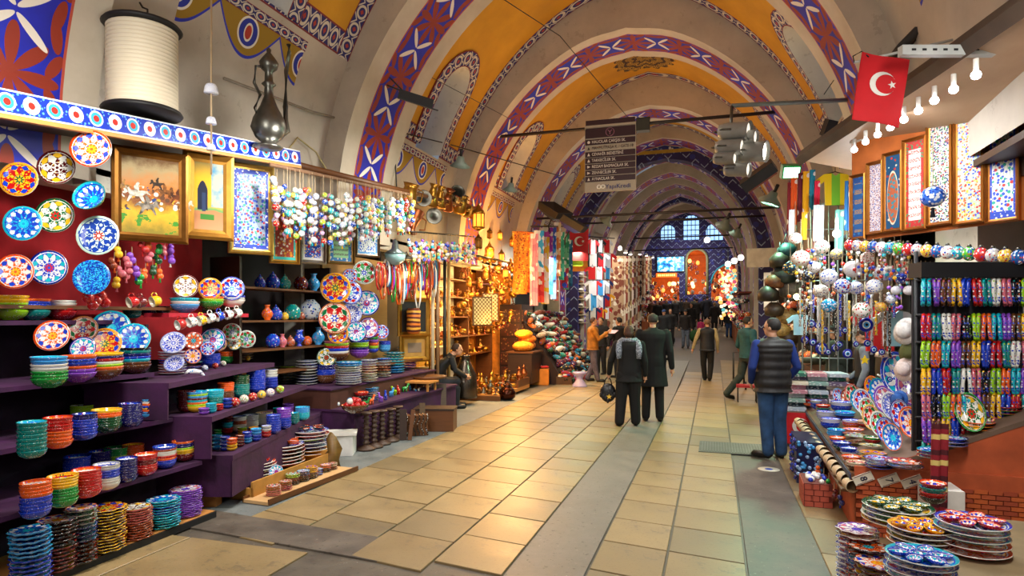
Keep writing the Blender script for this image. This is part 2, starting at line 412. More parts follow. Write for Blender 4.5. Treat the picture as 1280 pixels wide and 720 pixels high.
# drain lid and round inlet
t = T('drain_cover', 'rectangular ribbed metal drain lid in the floor before the standing man', 'drain cover', (.22, 9.1, .0))
O('plate', flat(MB().box((0, 0, .003), (.82, .75, .012)), 'plate'), pm('#5a6058', .45, .4), t)
m_ = MB()
for i in range(22): m_.box((-.37+i*.035, 0, .011), (.012, .66, .006))
O('rib', flat(m_, 'rib'), pm('#6c726a', .4, .4), t)['kind'] = 'stuff'
p = PZ(961, 587, .0); b = NB('blue_rosette', .4); x, y, z = b.xyz(b.tc('Object')); r_ = b.m('SQRT', b.add(b.mul(x, x), b.mul(y, y)))
rm = b.col(b.mix(b.lt(r_, .045), lin('#c8c4b0'), lin('#1a3fa0')))
tag(O('floor_medallion', MB().lathe([(.12, 0), (.12, .004), (0.0, .005)], 24), rm, loc=(p.x, p.y, .002)), 'small white oval plate with a blue centre on floor by the black shoes', 'medallion')
p = PZ(880, 566, 0)

# --- arch profiles
def arc(hw, zs, apex, k, s):                                            # k in 0..1 from springing to apex, s = side
    h = apex-zs; e = (h*h-hw*hw)/(2*hw); Rr = hw+e; a1 = atan2(h, e); a = a1*k
    d = max(0.0, Rr*cos(a)-e); return (CX+s*d, zs+Rr*sin(a)-.13*math.exp(-(d/.6)**2))       # softly rounded crown
def profile(hw, zs, apex, n=22):
    L = [arc(hw, zs, apex, i/n, -1) for i in range(n+1)]
    return L+[arc(hw, zs, apex, i/n, 1) for i in range(n-1, -1, -1)]
def arclen(P):
    s = [0]
    for a, b in zip(P, P[1:]): s.append(s[-1]+sqrt((a[0]-b[0])**2+(a[1]-b[1])**2))
    return s
RIB = (3.55, 3.2, 7.62); VLT = (3.85, 3.2, 8.42)

def leafband(name='painted_rib_band', hw=.43):                          # blue band, red leaf stars, white leaves. UV = (arc length, across)
    b = NB(name, .6); u, v, _ = b.xyz(b.tc('UV')); L = .95
    x = b.mul(b.sub(b.m('FRACT', b.m('DIVIDE', u, L)), .5), L); y = v
    r = b.m('SQRT', b.add(b.mul(x, x), b.mul(y, y))); th = b.m('ARCTAN2', y, x)
    star = b.lt(r, b.add(.06, b.mul(b.m('POWER', b.ab(b.cs(b.mul(th, 4.0))), 1.2), .33)))
    x2 = b.mul(b.sub(b.m('FRACT', b.add(b.m('DIVIDE', u, L), .5)), .5), L)
    def leaf(cx, cy, ang, a, w):
        dx = b.sub(b.ab(x2), cx); dy = b.sub(b.ab(y), cy)
        p = b.add(b.mul(dx, cos(ang)), b.mul(dy, sin(ang))); q = b.sub(b.mul(dy, cos(ang)), b.mul(dx, sin(ang)))
        return b.lt(b.add(b.m('POWER', b.mul(b.ab(p), 1/a), 2.0), b.m('POWER', b.mul(b.ab(q), 1/w), 2.0)), 1.0)
    white = leaf(.13, .14, .9, .17, .035)
    red2 = b.mx(leaf(.08, .33, .2, .14, .05), leaf(.33, .34, -.5, .12, .05))
    n = b.noise(b.tc('Object'), 1.5, 5, .6)
    blue = b.ramp(n, [(.3, '#14168a'), (.7, '#1c2cc8')])
    col = b.mix(b.mx(star, red2), blue, lin('#8c2c16')); col = b.mix(white, col, lin('#e6ded0'))
    edge = b.gt(b.ab(v), hw-.025); col = b.mix(edge, col, lin('#b04a38'))
    plast = b.ramp(n, [(.3, '#b4a894'), (.7, '#ccc2b0')])
    col = b.mix(b.gt(b.ab(v), hw), col, plast); return b.col(col)
LEAF = leafband()
def plaster(h0='#a4988a', h1='#c0b4a2'):
    b = NB('plaster', .75); o = b.tc('Object'); n = b.noise(o, .9, 7, .65); n2 = b.noise(o, 5, 5, .7)
    col = b.ramp(n, [(.3, h0), (.7, h1)]); col = b.mix(b.mul(b.gt(n2, .62), .25), col, lin('#7c7064')); b.bump(n2, .15, .01); return b.col(col)
PLAST = plaster(); PLWHITE = plaster('#bcb8aa', '#d8d4c6')
def bordermix(b, m, along, across, w, col):                             # navy band with white curls and red edge, mask m, across centred 0 half-width w
    s_ = b.mul(along, 1/.22); q = b.mul(across, 1/w)
    x = b.mul(b.sub(b.m('FRACT', s_), .5), 2.0)
    cur = b.ab(b.sub(b.m('SQRT', b.add(b.mul(x, x), b.mul(q, q))), .62)); dia = b.ab(b.sub(b.add(b.ab(x), b.ab(q)), 1.25))
    wmask = b.mx(b.lt(cur, .13), b.lt(dia, .10)); dot = b.lt(b.add(b.ab(x), b.ab(q)), .28)
    c = b.mix(wmask, lin('#26286a'), lin('#cfc8b8')); c = b.mix(dot, c, lin('#a83a30')); c = b.mix(b.gt(b.ab(q), .86), c, lin('#7a2a30'))
    return b.mix(m, col, c)
def vaultmat(y0, y1, pb, medal=None, yel=('#b47f14', '#d69c20')):       # UV = (Y, Z). panel from height pb up
    b = NB('painted_vault', .7); u, v, _ = b.xyz(b.tc('UV')); o = b.tc('Object'); yc = (y0+y1)/2; hb = (y1-y0)/2
    n = b.noise(o, .8, 7, .62); n2 = b.noise(o, 4, 5, .7)
    col = b.ramp(n, [(.3, '#a0968a'), (.7, '#c4bbac')]); col = b.mix(b.mul(b.gt(n2, .64), .25), col, lin('#857a6c'))
    U = b.sub(u, yc); bw = .15
    inner = b.mn(b.gt(v, pb+2*bw), b.lt(b.ab(U), hb-2*bw)); outer = b.mn(b.gt(v, pb), b.lt(b.ab(U), hb))
    gold = b.ramp(n, [(.3, yel[0]), (.72, yel[1])])
    side = b.gt(b.ab(U), hb-2*bw)
    along = b.add(b.mul(side, v), b.mul(b.sub(1.0, side), U))
    across = b.add(b.mul(side, b.sub(b.ab(U), hb-bw)), b.mul(b.sub(1.0, side), b.sub(v, pb+bw)))
    col = bordermix(b, outer, along, across, bw, col)
    col = b.mix(inner, col, gold)
    # pendant under the panel: three lobed points
    zz = b.sub(pb-.10, v); lob = b.mul(b.ab(b.cs(b.mul(U, pi/1.0*1.0))), .40)
    lobe = b.mn(b.mn(b.gt(zz, 0.0), b.lt(b.ab(U), .98)), b.lt(zz, b.add(.14, lob)))
    edge = b.mn(lobe, b.gt(zz, b.add(.105, lob)))
    x = b.mul(b.sub(b.m('FRACT', b.add(U, .5)), .5), 1.0); dz = b.sub(zz, .26)
    r = b.m('SQRT', b.add(b.mul(x, x), b.mul(dz, dz))); rr = b.m('SQRT', b.add(b.mul(b.mul(x, x), 2.2), b.mul(dz, dz)))
    col = b.mix(lobe, col, lin('#9a7a1c')); col = b.mix(b.mn(lobe, b.lt(r, .17)), col, lin('#e4e0d4'))
    col = b.mix(b.mn(lobe, b.lt(r, .145)), col, lin('#2230a0')); col = b.mix(b.mn(lobe, b.lt(rr, .10)), col, lin('#e4e0d4'))
    col = b.mix(b.mn(lobe, b.lt(rr, .075)), col, lin('#b03428')); col = b.mix(edge, col, lin('#2430b8'))
    head = b.mn(b.mn(b.gt(zz, -.02), b.lt(zz, .10)), b.lt(b.ab(U), 1.0))
    col = bordermix(b, head, U, b.sub(zz, .04), .06, col)
    if medal:
        X, Y, Z = b.xyz(o); mx_, my_, mr = medal
        dx = b.sub(X, mx_); dy = b.sub(Y, my_); r = b.m('SQRT', b.add(b.mul(dx, dx), b.mul(dy, dy))); th = b.m('ARCTAN2', dy, dx)
        m = b.lt(r, b.add(mr, b.mul(b.cs(b.mul(th, 16.0)), .05))); d, cc = b.vor(b.comb(dx, dy, 0.0), 6.5)
        w = b.sn(b.mul(d, 38.0)); w2 = b.gt(b.cs(b.add(b.mul(r, 26.0), b.cs(b.mul(th, 8.0)))), .55)
        pc = b.mix(b.mx(b.gt(w, .1), w2), lin('#b8902c'), lin('#3a2014')); col = b.mix(m, col, pc)
    return b.col(col)

def niche_in(s, z, pb):                                                 # inside test in (Y offset, Z)
    hw = .5; zt = pb+1.05
    if z < pb+.02: return False
    if z < zt: return abs(s) < hw
    return s*s+(z-zt)**2*1.0 < hw*hw
def bay(y0, y1, pb, VL=VLT, medal=None, nich=True, name='ceiling', yel=('#b47f14', '#d69c20'), dz=0):
    P = profile(VL[0], VL[1]+dz, VL[2]+dz, 44); ny = max(2, int((y1-y0)/.1)) if nich else 2; yc = (y0+y1)/2
    m_ = MB(); rows = [[(x, y0+(y1-y0)*j/ny, z) for j in range(ny+1)] for x, z in P]
    uvs = [[(q[1], q[2]) for q in row] for row in rows]
    vs = [q for r in rows for q in r]; uv = [q for r in uvs for q in r]; fs = []
    for i in range(len(P)-1):
        for j in range(ny):
            if nich:
                zc_ = (P[i][1]+P[i+1][1])/2; sc_ = y0+(y1-y0)*(j+.5)/ny-yc
                if niche_in(sc_, zc_, pb): continue
            a = i*(ny+1)+j; fs.append((a, a+1, a+ny+2, a+ny+1))
    m_.add(vs, fs, 0, None, uv)
    c = ST(name, m_.mesh('ceiling'), vaultmat(y0, y1, pb, medal, yel))
    if not nich: return c
    bb = NB('niche_border', .65); u, v, _ = bb.xyz(bb.tc('UV')); bm = bb.col(bordermix(bb, 1.0, u, v, .13, lin('#26286a')))
    for s in (-1, 1):
        def on(zz, off=0.0):
            h = VL[2]-VL[1]; e = (h*h-VL[0]**2)/(2*VL[0]); Rr = VL[0]+e; q = min(1, (zz-VL[1]-dz)/Rr); a = math.asin(q)
            return CX+s*((Rr-off)*cos(a)-e)
        path = [(-.5, pb+.02), (-.5, pb+.35), (-.5, pb+.7)]+[(-.5*cos(pi*i/12), pb+1.05+.5*sin(pi*i/12)) for i in range(13)]+[(.5, pb+.7), (.5, pb+.35), (.5, pb+.02)]
        inn = []; out = []; back = []; L = 0; uin = []; uout = []
        for i, (yy, zz) in enumerate(path):
            if i: L += sqrt((yy-path[i-1][0])**2+(zz-path[i-1][1])**2)
            if zz <= pb+1.06: nx, nz = (-1 if yy < 0 else 1), 0
            else: nx, nz = yy/.5, (zz-pb-1.05)/.5
            a = (yy-nx*.05, zz-nz*.05); c_ = (yy+nx*.21, zz+nz*.21)
            inn.append((on(a[1], .05), yc+a[0], a[1])); out.append((on(c_[1], .03), yc+c_[0], c_[1]))
            back.append((on(a[1], .05)+s*.55, yc+a[0]*.8, a[1]+.0)); uin.append((L, -.13)); uout.append((L, .13))
        k = MB().grid([inn, out], uv=[uin, uout]); ex = [(p_[0]+s*.06, p_[1], p_[2]) for p_ in out]; k.grid([out, ex], uv=[uout, uout])
        O('niche_border', k.mesh('niche_border'), bm, c)
        O('niche_reveal', MB().grid([inn, back]).mesh('niche_reveal'), PLWHITE, c)
        n_ = len(back); cen = (sum(q[0] for q in back)/n_+s*.02, yc, pb+.7)
        k = MB(); k.add(back+[cen], [(i, (i+1) % n_, n_) for i in range(n_)])
        O('window_glass', k.mesh('window_glass', False), NGLASS, c)
    return c
def _ng():
    b = NB('dusky_window', .3); n = b.noise(b.tc('Object'), 3, 3)
    b.put(b.b.inputs['Emission Color'], lin('#5f86c0')); b.b.inputs['Emission Strength'].default_value = .36
    return b.col(b.ramp(n, [(.3, '#5c6c80'), (.7, '#8494a8')]))
NGLASS = _ng()
def rib(y0, y1, RB=RIB, VL=VLT, dz=0, mat=None, base=2.96, hw=.43, name='ceiling_rib'):
    P = profile(RB[0], RB[1]+dz, RB[2]+dz, 26); Q = profile(VL[0]+.05, VL[1]+dz, VL[2]+dz+.05, 26); S_ = arclen(P); yc = (y0+y1)/2
    P = [(P[0][0], base)]+P+[(P[-1][0], base)]; Q = [(Q[0][0]-.2, base)]+Q+[(Q[-1][0]+.2, base)]; S_ = [-(RB[1]+dz-base)]+S_+[S_[-1]+RB[1]+dz-base]
    m_ = MB(); q = (y1-y0)/2
    m_.grid([[(x, y0, z) for x, z in P], [(x, y1, z) for x, z in P]], 0, uv=[[(s, -q) for s in S_], [(s, q) for s in S_]])
    for yy in (y0, y1): m_.grid([[(x, yy, z) for x, z in P], [(x, yy, z) for x, z in Q]], 1, uv=[[(0, 0)]*len(P)]*2)
    o = ST(name, m_.mesh('ceiling_rib', False), [mat or LEAF, PLAST])
    return o
bays = [(-1.8, 2.8, 5.5, None), (4.3, 8.1, 5.45, None), (9.7, 12.75, 4.95, None), (14.2, 17.6, 5.0, (-1.67, 16.3, .72)), (19.1, 22.3, 5.0, None)]
for i, (a, b_, pb, md) in enumerate(bays):
    bay(a, b_, pb, medal=md, name='ceiling' if i == 0 else 'ceiling', nich=i > 0)
for (a, b_) in ((-3.4, -1.8), (2.8, 4.3), (8.1, 9.7), (12.75, 14.2), (17.6, 19.1)): rib(a, b_)
rib(22.3, 23.4, RB=(3.6, 3.4, 8.0), VL=(3.9, 3.4, 8.6), base=.1)
for (a, b_) in ((-3.4, -1.8), (2.8, 4.3), (8.1, 9.7), (12.75, 14.2), (17.6, 19.1), (22.3, 23.4)):
    ST('wall_pier', flat(MB().box2((-6.2, a+.1, 0), (-5.9, b_-.1, 2.96)), 'wall_pier'), PLWHITE); ST('wall_pier', flat(MB().box2((2.75, a+.1, 0), (3.3, b_-.1, 2.96)), 'wall_pier'), PLWHITE)
# blue zigzag wall used for tympana and the end wall
def zig(name='blue_zigzag_wall'):
    b = NB(name, .7); x, y, z = b.xyz(b.tc('Object')); s = .62
    u = b.m('FRACT', b.m('DIVIDE', x, s)); tri = b.mul(b.ab(b.sub(u, .5)), .62)
    w = b.m('FRACT', b.m('DIVIDE', b.sub(z, tri), .40)); line = b.lt(b.ab(b.sub(w, .5)), .055)
    gap = b.gt(b.ab(b.sub(b.m('FRACT', b.mul(u, 2.0)), .5)), .09)
    n = b.noise(b.tc('Object'), 1.3, 5); base = b.ramp(n, [(.3, '#1e1640'), (.7, '#2e2458')])
    d, _ = b.vor(b.tc('Object'), 3.2); base = b.mix(b.mul(b.lt(d, .32), .6), base, lin('#2c3890'))
    return b.col(b.mix(b.mn(line, gap), base, lin('#8a98b0')))
ZIG = zig()
def archwall(y, th, outer, inner, mat, name, zb, trimmat=None):
    """wall across the vault, with an arched opening"""
    P = profile(*inner, 26); Q = profile(*outer, 26); P = [(P[0][0], zb)]+P+[(P[-1][0], zb)]; Q = [(Q[0][0], zb)]+Q+[(Q[-1][0], zb)]
    m_ = MB()
    for yy in (y, y+th): m_.grid([[(x, yy, z) for x, z in P], [(x, yy, z) for x, z in Q]])
    m_.grid([[(x, y, z) for x, z in P], [(x, y+th, z) for x, z in P]])
    return ST(name, m_.mesh(name, False), mat)
A1 = (3.15, 3.6, 7.55)
tw = archwall(23.4, .5, (3.9, 3.4, 8.6), A1, ZIG, 'wall_tympanum', .1)
# straight painted bands on the first tympanum
for z0, z1, m__ in ((8.0, 8.12, pm('#b08a20')), (7.72, 8.0, multi('#22306a', ['#22306a', '#c8c8b8', '#6a7aa8'], 9.0)), (7.6, 7.72, pm('#b08a20'))):
    O('painted_band', flat(MB().box2((CX-1.9*(8.6-z0)-.1, 23.36, z0), (CX+1.9*(8.6-z0)+.1, 23.4, z1)), 'painted_band'), m__, tw)
# second section: narrower, ribs close together, climbing
VB = [(24.0, 26.6, 7.9), (27.6, 30.2, 8.15), (31.2, 33.6, 8.4)]
def vb(ap): return (3.35, 3.8, ap+.35)
for a, b_, ap in VB: bay(a, b_, 99, VL=vb(ap), nich=False)
for a, b_, ap in ((23.9, 24.2, 7.6), (26.6, 27.6, 7.75), (30.2, 31.2, 8.0), (33.6, 34.6, 8.2)): rib(a, b_, RB=(3.0, 3.7, ap), VL=vb(ap), base=g(a)-.1, hw=.3)
tw2 = archwall(35.6, .5, (3.6, 3.8, 9.3), (2.9, 4.2, 8.15), ZIG, 'wall_tympanum', .3)
bay(34.6, 35.7, 99, VL=(3.5, 3.8, 9.2), nich=False)
rib(36.1, 37.0, RB=(2.9, 4.2, 8.3), VL=(3.4, 4.2, 8.8), base=.3)
bay(37.0, 41, 99, VL=(3.4, 4.2, 8.9), nich=False); rib(41, 42, RB=(3.0, 4.2, 8.5), VL=(3.5, 4.2, 9.0), base=.5); bay(42, 46.2, 99, VL=(3.4, 4.4, 9.2), nich=False)
# end wall with real openings: three windows, a gate, a left opening and a right arch
EY = 46.0; EW = ST('wall_back', MB(), ZIG) if False else None
def ewp(px, py): q = PY(px, py, EY); return q.x, q.z
m_ = MB(); X0, X1, Z0, Z1 = -6.2, 3.0, 1.0, 10.2
holes = []
def rect(px0, px1, py0, py1):
    a = ewp(px0, py1); c = ewp(px1, py0); return [a[0], c[0], a[1], c[1]]
wins = [rect(825.5, 844, 280.5, 299.5), rect(854, 874, 268, 300), rect(882, 904, 278.5, 300.5)]
gate = rect(858, 884, 311, 368); screen = rect(822, 855, 321, 339.5); lopen = rect(814, 849, 346, 376); ropen = rect(889, 940, 329, 376)
holes = wins+[gate, lopen, ropen]
xs = sorted({X0, X1, *[h[0] for h in holes], *[h[1] for h in holes]}); zs_ = sorted({Z0, Z1, *[h[2] for h in holes], *[h[3] for h in holes]})
for i in range(len(xs)-1):
    for j in range(len(zs_)-1):
        cx_, cz_ = (xs[i]+xs[i+1])/2, (zs_[j]+zs_[j+1])/2
        if any(h[0] < cx_ < h[1] and h[2] < cz_ < h[3] for h in holes): continue
        m_.box2((xs[i], EY, zs_[j]), (xs[i+1], EY+.4, zs_[j+1]))
wb = ST('wall_back', m_.mesh('wall_back', False), ZIG)
def archfill(h, mat, th=.42, parent=wb, yo=-.01):                       # spandrels that round off the top of a rectangular hole
    x0, x1, z0, z1 = h; r = (x1-x0)/2; cx_ = (x0+x1)/2; zt = z1-r; mm = MB()
    for s in (-1, 1):
        pts = [(cx_+s*r, zt)]+[(cx_+s*r*cos(pi/2*i/8), zt+r*sin(pi/2*i/8)) for i in range(1, 9)]+[(cx_+s*r, z1)]
        mm.prism(pts, th, 0, Matrix.Translation((0, EY+.2+yo, 0)))
    O('arch_spandrel', mm.mesh('arch_spandrel', False), mat, parent)
WG = glow('#9cc8f4', 1.5)
for k, h in enumerate(wins):
    archfill(h, ZIG); x0, x1, z0, z1 = h
    wn = ST('window_%d' % (k+1), flat(MB().box2((x0, EY+.3, z0), (x1, EY+.32, z1)), 'window'), WG)
    fr = MB(); nx = 4
    for i in range(nx+1): xx = x0+(x1-x0)*i/nx; fr.box2((xx-.022, EY+.22, z0), (xx+.022, EY+.29, z1))
    nz = 5 if k == 1 else 3
    for i in range(nz+1): zz = z0+(z1-z0)*i/nz; fr.box2((x0, EY+.22, zz-.022), (x1, EY+.29, zz+.022))
    O('glazing_bar', flat(fr, 'glazing_bar'), pm('#2c3450'), wn)
archfill(gate, ZIG); x0, x1, z0, z1 = gate; r = (x1-x0)/2; cx_ = (x0+x1)/2
path = [(x0, EY-.04, z0), (x0, EY-.04, z1-r)]+[(cx_-r*cos(pi*i/12), EY-.04, z1-r+r*sin(pi*i/12)) for i in range(1, 12)]+[(x1, EY-.04, z1-r), (x1, EY-.04, z0)]
ST('trim_1', MB().tube(path, .09, 6), pm('#8c8a5c', .6))
archfill(ropen, ZIG); x0, x1, z0, z1 = ropen; r = (x1-x0)/2; cx_ = (x0+x1)/2
path = [(cx_-r*cos(pi*i/14), EY-.05, z1-r+r*sin(pi*i/14)) for i in range(0, 15)]
ST('trim_2', MB().tube(path, .06, 6), pm('#2ca8b8', .5))
# rooms behind the end wall
m_ = MB(); m_.box2((-6.2, EY+4.4, 1), (3.2, EY+4.5, 6.5)); m_.box2((-6.2, EY+.4, 6.4), (3.2, EY+4.5, 6.5)); m_.box2((-6.3, EY+.4, 1), (-6.2, EY+4.5, 6.5)); m_.box2((3.2, EY+.4, 1), (3.3, EY+4.5, 6.5))
ST('wall_passage', m_.mesh('wall_passage', False), pm('#c8641c', .7))
point('passage_lamp', (-2.1, EY+1.6, 4.6), 160, (1, .62, .3)); point('passage_lamp', (-4.1, EY+1.6, 3.4), 80, (1, .55, .25)); point('passage_lamp', (1.2, EY+1.4, 3.8), 150, (1, .7, .4))
x0, x1, z0, z1 = screen
t = T('display_screen', 'blue lit advertising screen beside the gate on the end wall', 'screen', (x0, EY-.12, z0))
O('frame', flat(MB().box2((-.06, -.02, -.08), (x1-x0+.06, .1, z1-z0+.08)), 'frame'), BLACK, t)
b = NB('screen_picture', .3); o = b.tc('Object'); n = b.noise(o, 3.2, 5); cc = b.ramp(n, [(.35, '#0a3c8c'), (.5, '#2aa4e8'), (.62, '#e8f4ff')])
b.put(b.b.inputs['Emission Color'], cc); b.b.inputs['Emission Strength'].default_value = 1.2
O('picture', flat(MB().box2((0, -.04, 0), (x1-x0, -.02, z1-z0)), 'picture'), b.col(cc), t)
p = PY(833, 344, EY-.1); t = T('shop_sign', 'narrow glowing orange shop sign under the blue screen', 'sign', p)
O('panel', flat(MB().box((0, 0, 0), (1.4, .08, .28)), 'panel'), glow('#ff5a10', 2.2), t)
mm = MB()
for i in range(9): mm.box((-.55+i*.135, -.05, 0), (.07, .02, .13))
O('lettering', flat(mm, 'lettering'), glow('#ffd070', 2.5), t)
# side walls above the shops (between springing and shop heads), back walls of the shops, piers
def wall(name, a, b_, mat): return ST(name, flat(MB().box2(a, b_), name), mat)
wall('wall_left', (-5.75, -4, 2.95), (-5.5, 23.4, 3.3), PLWHITE)
wall('wall_left', (-6.35, -4, -.1), (-6.2, 24, 3.1), pm('#1e1418', .8)); wall('wall_left', (-6.35, -4, 3.1), (-5.5, 24, 3.16), DARKWOOD)
wall('wall_right', (1.95+.5, -4, 2.95), (2.6, 23.4, 3.3), DARKWOOD); wall('wall_right', (3.3, -4, -.1), (3.45, 24, 3.1), pm('#2a2428', .8)); wall('wall_right', (2.2, -4, 3.1), (3.45, 24, 3.16), DARKWOOD)
wall('wall_left', (-5.35, 24, 0), (-5.1, 46, 4.3), PLAST); wall('wall_right', (1.75, 24, 0), (2.0, 46, 4.3), PLAST)
wall('wall_left', (-6.4, 24, 0), (-5.3, 24.2, 4.3), PLAST); wall('wall_right', (2.0, 24, 0), (3.4, 24.2, 4.3), PLAST)
# ------------------------------------------------------------ catalogue of goods (unit size meshes, shared)
_ME = {}
def me(name, f):
    if name not in _ME: _ME[name] = f()
    return _ME[name]
def m_bowl():   # slots 0 outside, 1 painted inside, 2 rim; radius 1, height .62
    prof = [(.40, 0), (.42, .05), (.66, .14), (.86, .32), (.97, .52), (1, .60), (.985, .62), (.95, .60), (.84, .36), (.6, .17), (.3, .09), (0, .07)]
    return MB().lathe(prof, 20, [0, 0, 0, 0, 0, 2, 2, 1, 1, 1, 1, 1]).mesh('bowl')
def m_deep():   # straight sided small bowl of the tall stacks, height .62
    prof = [(.55, 0), (.60, .04), (.86, .20), (.95, .40), (1, .58), (.99, .62), (.94, .58), (.86, .30), (.6, .12), (0, .09)]
    return MB().lathe(prof, 20, [0, 0, 0, 0, 2, 2, 1, 1, 1]).mesh('bowl')
def m_plate():
    prof = [(.5, 0), (.54, .025), (.78, .05), (1, .15), (.99, .175), (.76, .085), (.5, .06), (0, .055)]
    return MB().lathe(prof, 24, [0, 0, 0, 2, 1, 1, 1]).mesh('plate')
def m_flower():
    prof = [(.80, 0), (.93, .03), (1, .12), (.97, .15), (.82, .10), (.3, .085), (0, .085)]
    return MB().lathe(prof, 36, [0, 0, 2, 1, 1, 1], scal=.07, k=9).mesh('trivet')
def m_cup():
    prof = [(.62, 0), (.72, .06), (.95, .5), (1, 1.5), (.97, 1.54), (.93, 1.5), (.88, .5), (.6, .15), (0, .12)]
    return MB().lathe(prof, 16, [0, 0, 0, 2, 1, 1, 1, 1]).mesh('cup')
def m_handle(): return MB().tube([(.95, 0, 1.25), (1.35, 0, 1.3), (1.6, 0, .95), (1.45, 0, .5), (.92, 0, .35)], .1, 6).mesh('handle')
def m_oval():   # long oval dish with raised sides
    m_ = MB(); prof = [(.55, 0), (.6, .03), (.85, .16), (1, .36), (.985, .39), (.93, .34), (.72, .13), (.4, .07), (0, .06)]
    m_.lathe(prof, 22, [0, 0, 0, 2, 2, 1, 1, 1], Matrix.Diagonal((1, .52, 1, 1))); return m_.mesh('oval_dish')
VASES = [[(.5, 0), (.55, .05), (.45, .15), (.9, .7), (1, 1.2), (.8, 1.7), (.4, 2.1), (.36, 2.5), (.55, 2.75), (.5, 2.75), (.3, 2.45), (0, 2.2)],
         [(.45, 0), (.8, .2), (1, .8), (.85, 1.4), (.5, 1.7), (.45, 1.8), (.5, 1.85), (.3, 2.05), (.1, 2.15), (.14, 2.35), (0, 2.45)],
         [(.5, 0), (.9, .4), (1, .95), (.85, 1.5), (.45, 1.85), (.4, 1.95), (.35, 1.95), (0, 1.8)],
         [(.6, 0), (.35, .2), (.3, .5), (.8, 1.0), (1, 1.4), (.7, 1.8), (.5, 2.4), (.8, 2.9), (.7, 2.9), (.4, 2.4), (0, 2.2)]]
def vase_mesh(k): return me('vase%d' % k, lambda: MB().lathe(VASES[k], 16, 0).mesh('vase'))
def coords(M, r, ax, ang): return None

def stackmats(c, k=None, rim=None):
    return [glaze(c), inlay(BYHUE[c] if k is None else k), glaze(rim or (c if c not in ('white', 'silver') else 'grey'), 'white')]
KIND = {'bowl': (m_bowl, .62, 'bowl', 'bowl'), 'deep': (m_deep, .62, 'deep_bowl', 'bowl'), 'plate': (m_plate, .175, 'plate', 'plate'), 'flower': (m_flower, .15, 'trivet', 'scalloped trivet'),
        'oval': (m_oval, .39, 'dish', 'oval dish')}
def stack(px, pyb, pyt, wpx, n, colors, z, row, kind='deep', top=None, which='', tilt=0, group=None, P=None, rim=None):
    """pyb = front foot of the stack, pyt = front rim of the top piece, on a surface of height z"""
    f, hh, nm, word = KIND[kind]; mesh_ = me(kind, f)
    p = P(px, pyb) if P else PZ(px, pyb, z); d0 = depth(p); r = wpx*d0/FPX/2
    v = Vector((p.x, p.y, 0)).normalized(); p = p+v*r*.75; p.z = p.z if P else z
    d = depth(p); r = wpx*d/FPX/2; H = max((pyb-pyt)*d/FPX*1.02, hh*r*1.02); foot = hh*r
    pitch = (H-foot)/(n-1) if n > 1 else 0
    mp = .013 if kind == 'flower' else .017
    if n > 1 and pitch < mp: n = max(2, int((H-foot)/mp)+1); pitch = (H-foot)/(n-1)
    if n > 1 and foot > pitch*4.5: foot = pitch*4.5; pitch = (H-foot)/(n-1)
    zs = foot/(hh*r)
    for i in range(n):
        c = colors[min(len(colors)-1, int(i*len(colors)/n))] if isinstance(colors, list) else colors
        c = c if isinstance(c, str) else c[0]
        ms = stackmats(c, top if i == n-1 else None, rim)
        lab = f"{cw(c)} {word}, {updown(i, n)+' of ' if n > 1 else ''}{which}{' stack' if n > 1 else ''}, {row}"
        o = O(nm, mesh_, ms, None, (p.x+R.uniform(-1, 1)*.012*r*3, p.y+R.uniform(-1, 1)*.012*r*3, p.z+.002+i*pitch), (R.uniform(-.012, .012), R.uniform(-.012, .012), R.uniform(0, 6)), (r, r, r*zs))
        tag(o, lab, nm, group or ('ceramics on the '+row))
    return p, r, p.z+H
def row_of(specs, z, row, back=False, **k):
    specs = sorted(specs, key=lambda s: s[0])
    for i, s in enumerate(specs):
        px, pyb, pyt, wd, n, cols = s[:6]; kw = dict(k); kw.update(s[6] if len(s) > 6 else {})
        stack(px, pyb, pyt, wd, n, cols, z, row, which=(ordn(i+1)+(' rear' if back else ' front')), **kw)
def facing(p, n, roll=0):                                                # euler that turns local +Z to n, at p
    q = Vector(n).to_track_quat('Z', 'Y'); return (q @ Euler((0, 0, roll)).to_quaternion()).to_euler()
def hung(px, py, rpx, label, inl, n=(.8, -.6, .1), x=None, zc=None, outer='white', kind='plate', rim=None, group=None, cat='plate', mats=None, sq=1):
    p = PX(px, py, x) if x is not None else PD(px, py, zc); r = rpx*depth(p)/FPX
    o = O(KIND[kind][2], me(kind, KIND[kind][0]), mats or [glaze(outer), inlay(inl), glaze(rim or 'white')], None, p, facing(p, n), (r, r, r*sq))
    tag(o, label, cat, group); return o

# hanging strands of painted balls, with cord and tassel. prototypes then copies
def m_tassel(): return MB().lathe([(.0, 0), (.28, -.1), (.34, -.3), (.22, -.45), (.42, -1.6), (0, -1.62)], 8, 0).mesh('tassel')
def strand(label, loc, balls, cols, length, group, tassel='red', r=.028, cat='hanging ornament', name='ball_strand'):
    t = T(name, label, cat, loc, group=group)
    O('cord', me('cord', lambda: MB().tube([(0, 0, 0), (0, 0, -1)], 1, 4).mesh('cord')), CORD, t, sc=(.003, .003, length))
    z = -length
    for i in range(balls):
        z = -length+i*(length*.72/max(1, balls)) if balls > 1 else -length
        rr = r*(1, .85, 1.1)[i % 3]
        ox, oy = R.uniform(-.6, .6)*r, R.uniform(-.6, .6)*r
        O('ball', me('ball', lambda: MB().ball((0, 0, 0), 1, 10).mesh('ball')), cols[i % len(cols)], t, (ox, oy, z), sc=rr)
    O('tassel', me('tassel', m_tassel), pm(HUES[tassel], .9), t, (0, 0, -length-r*.6), sc=r*.75)
    return t
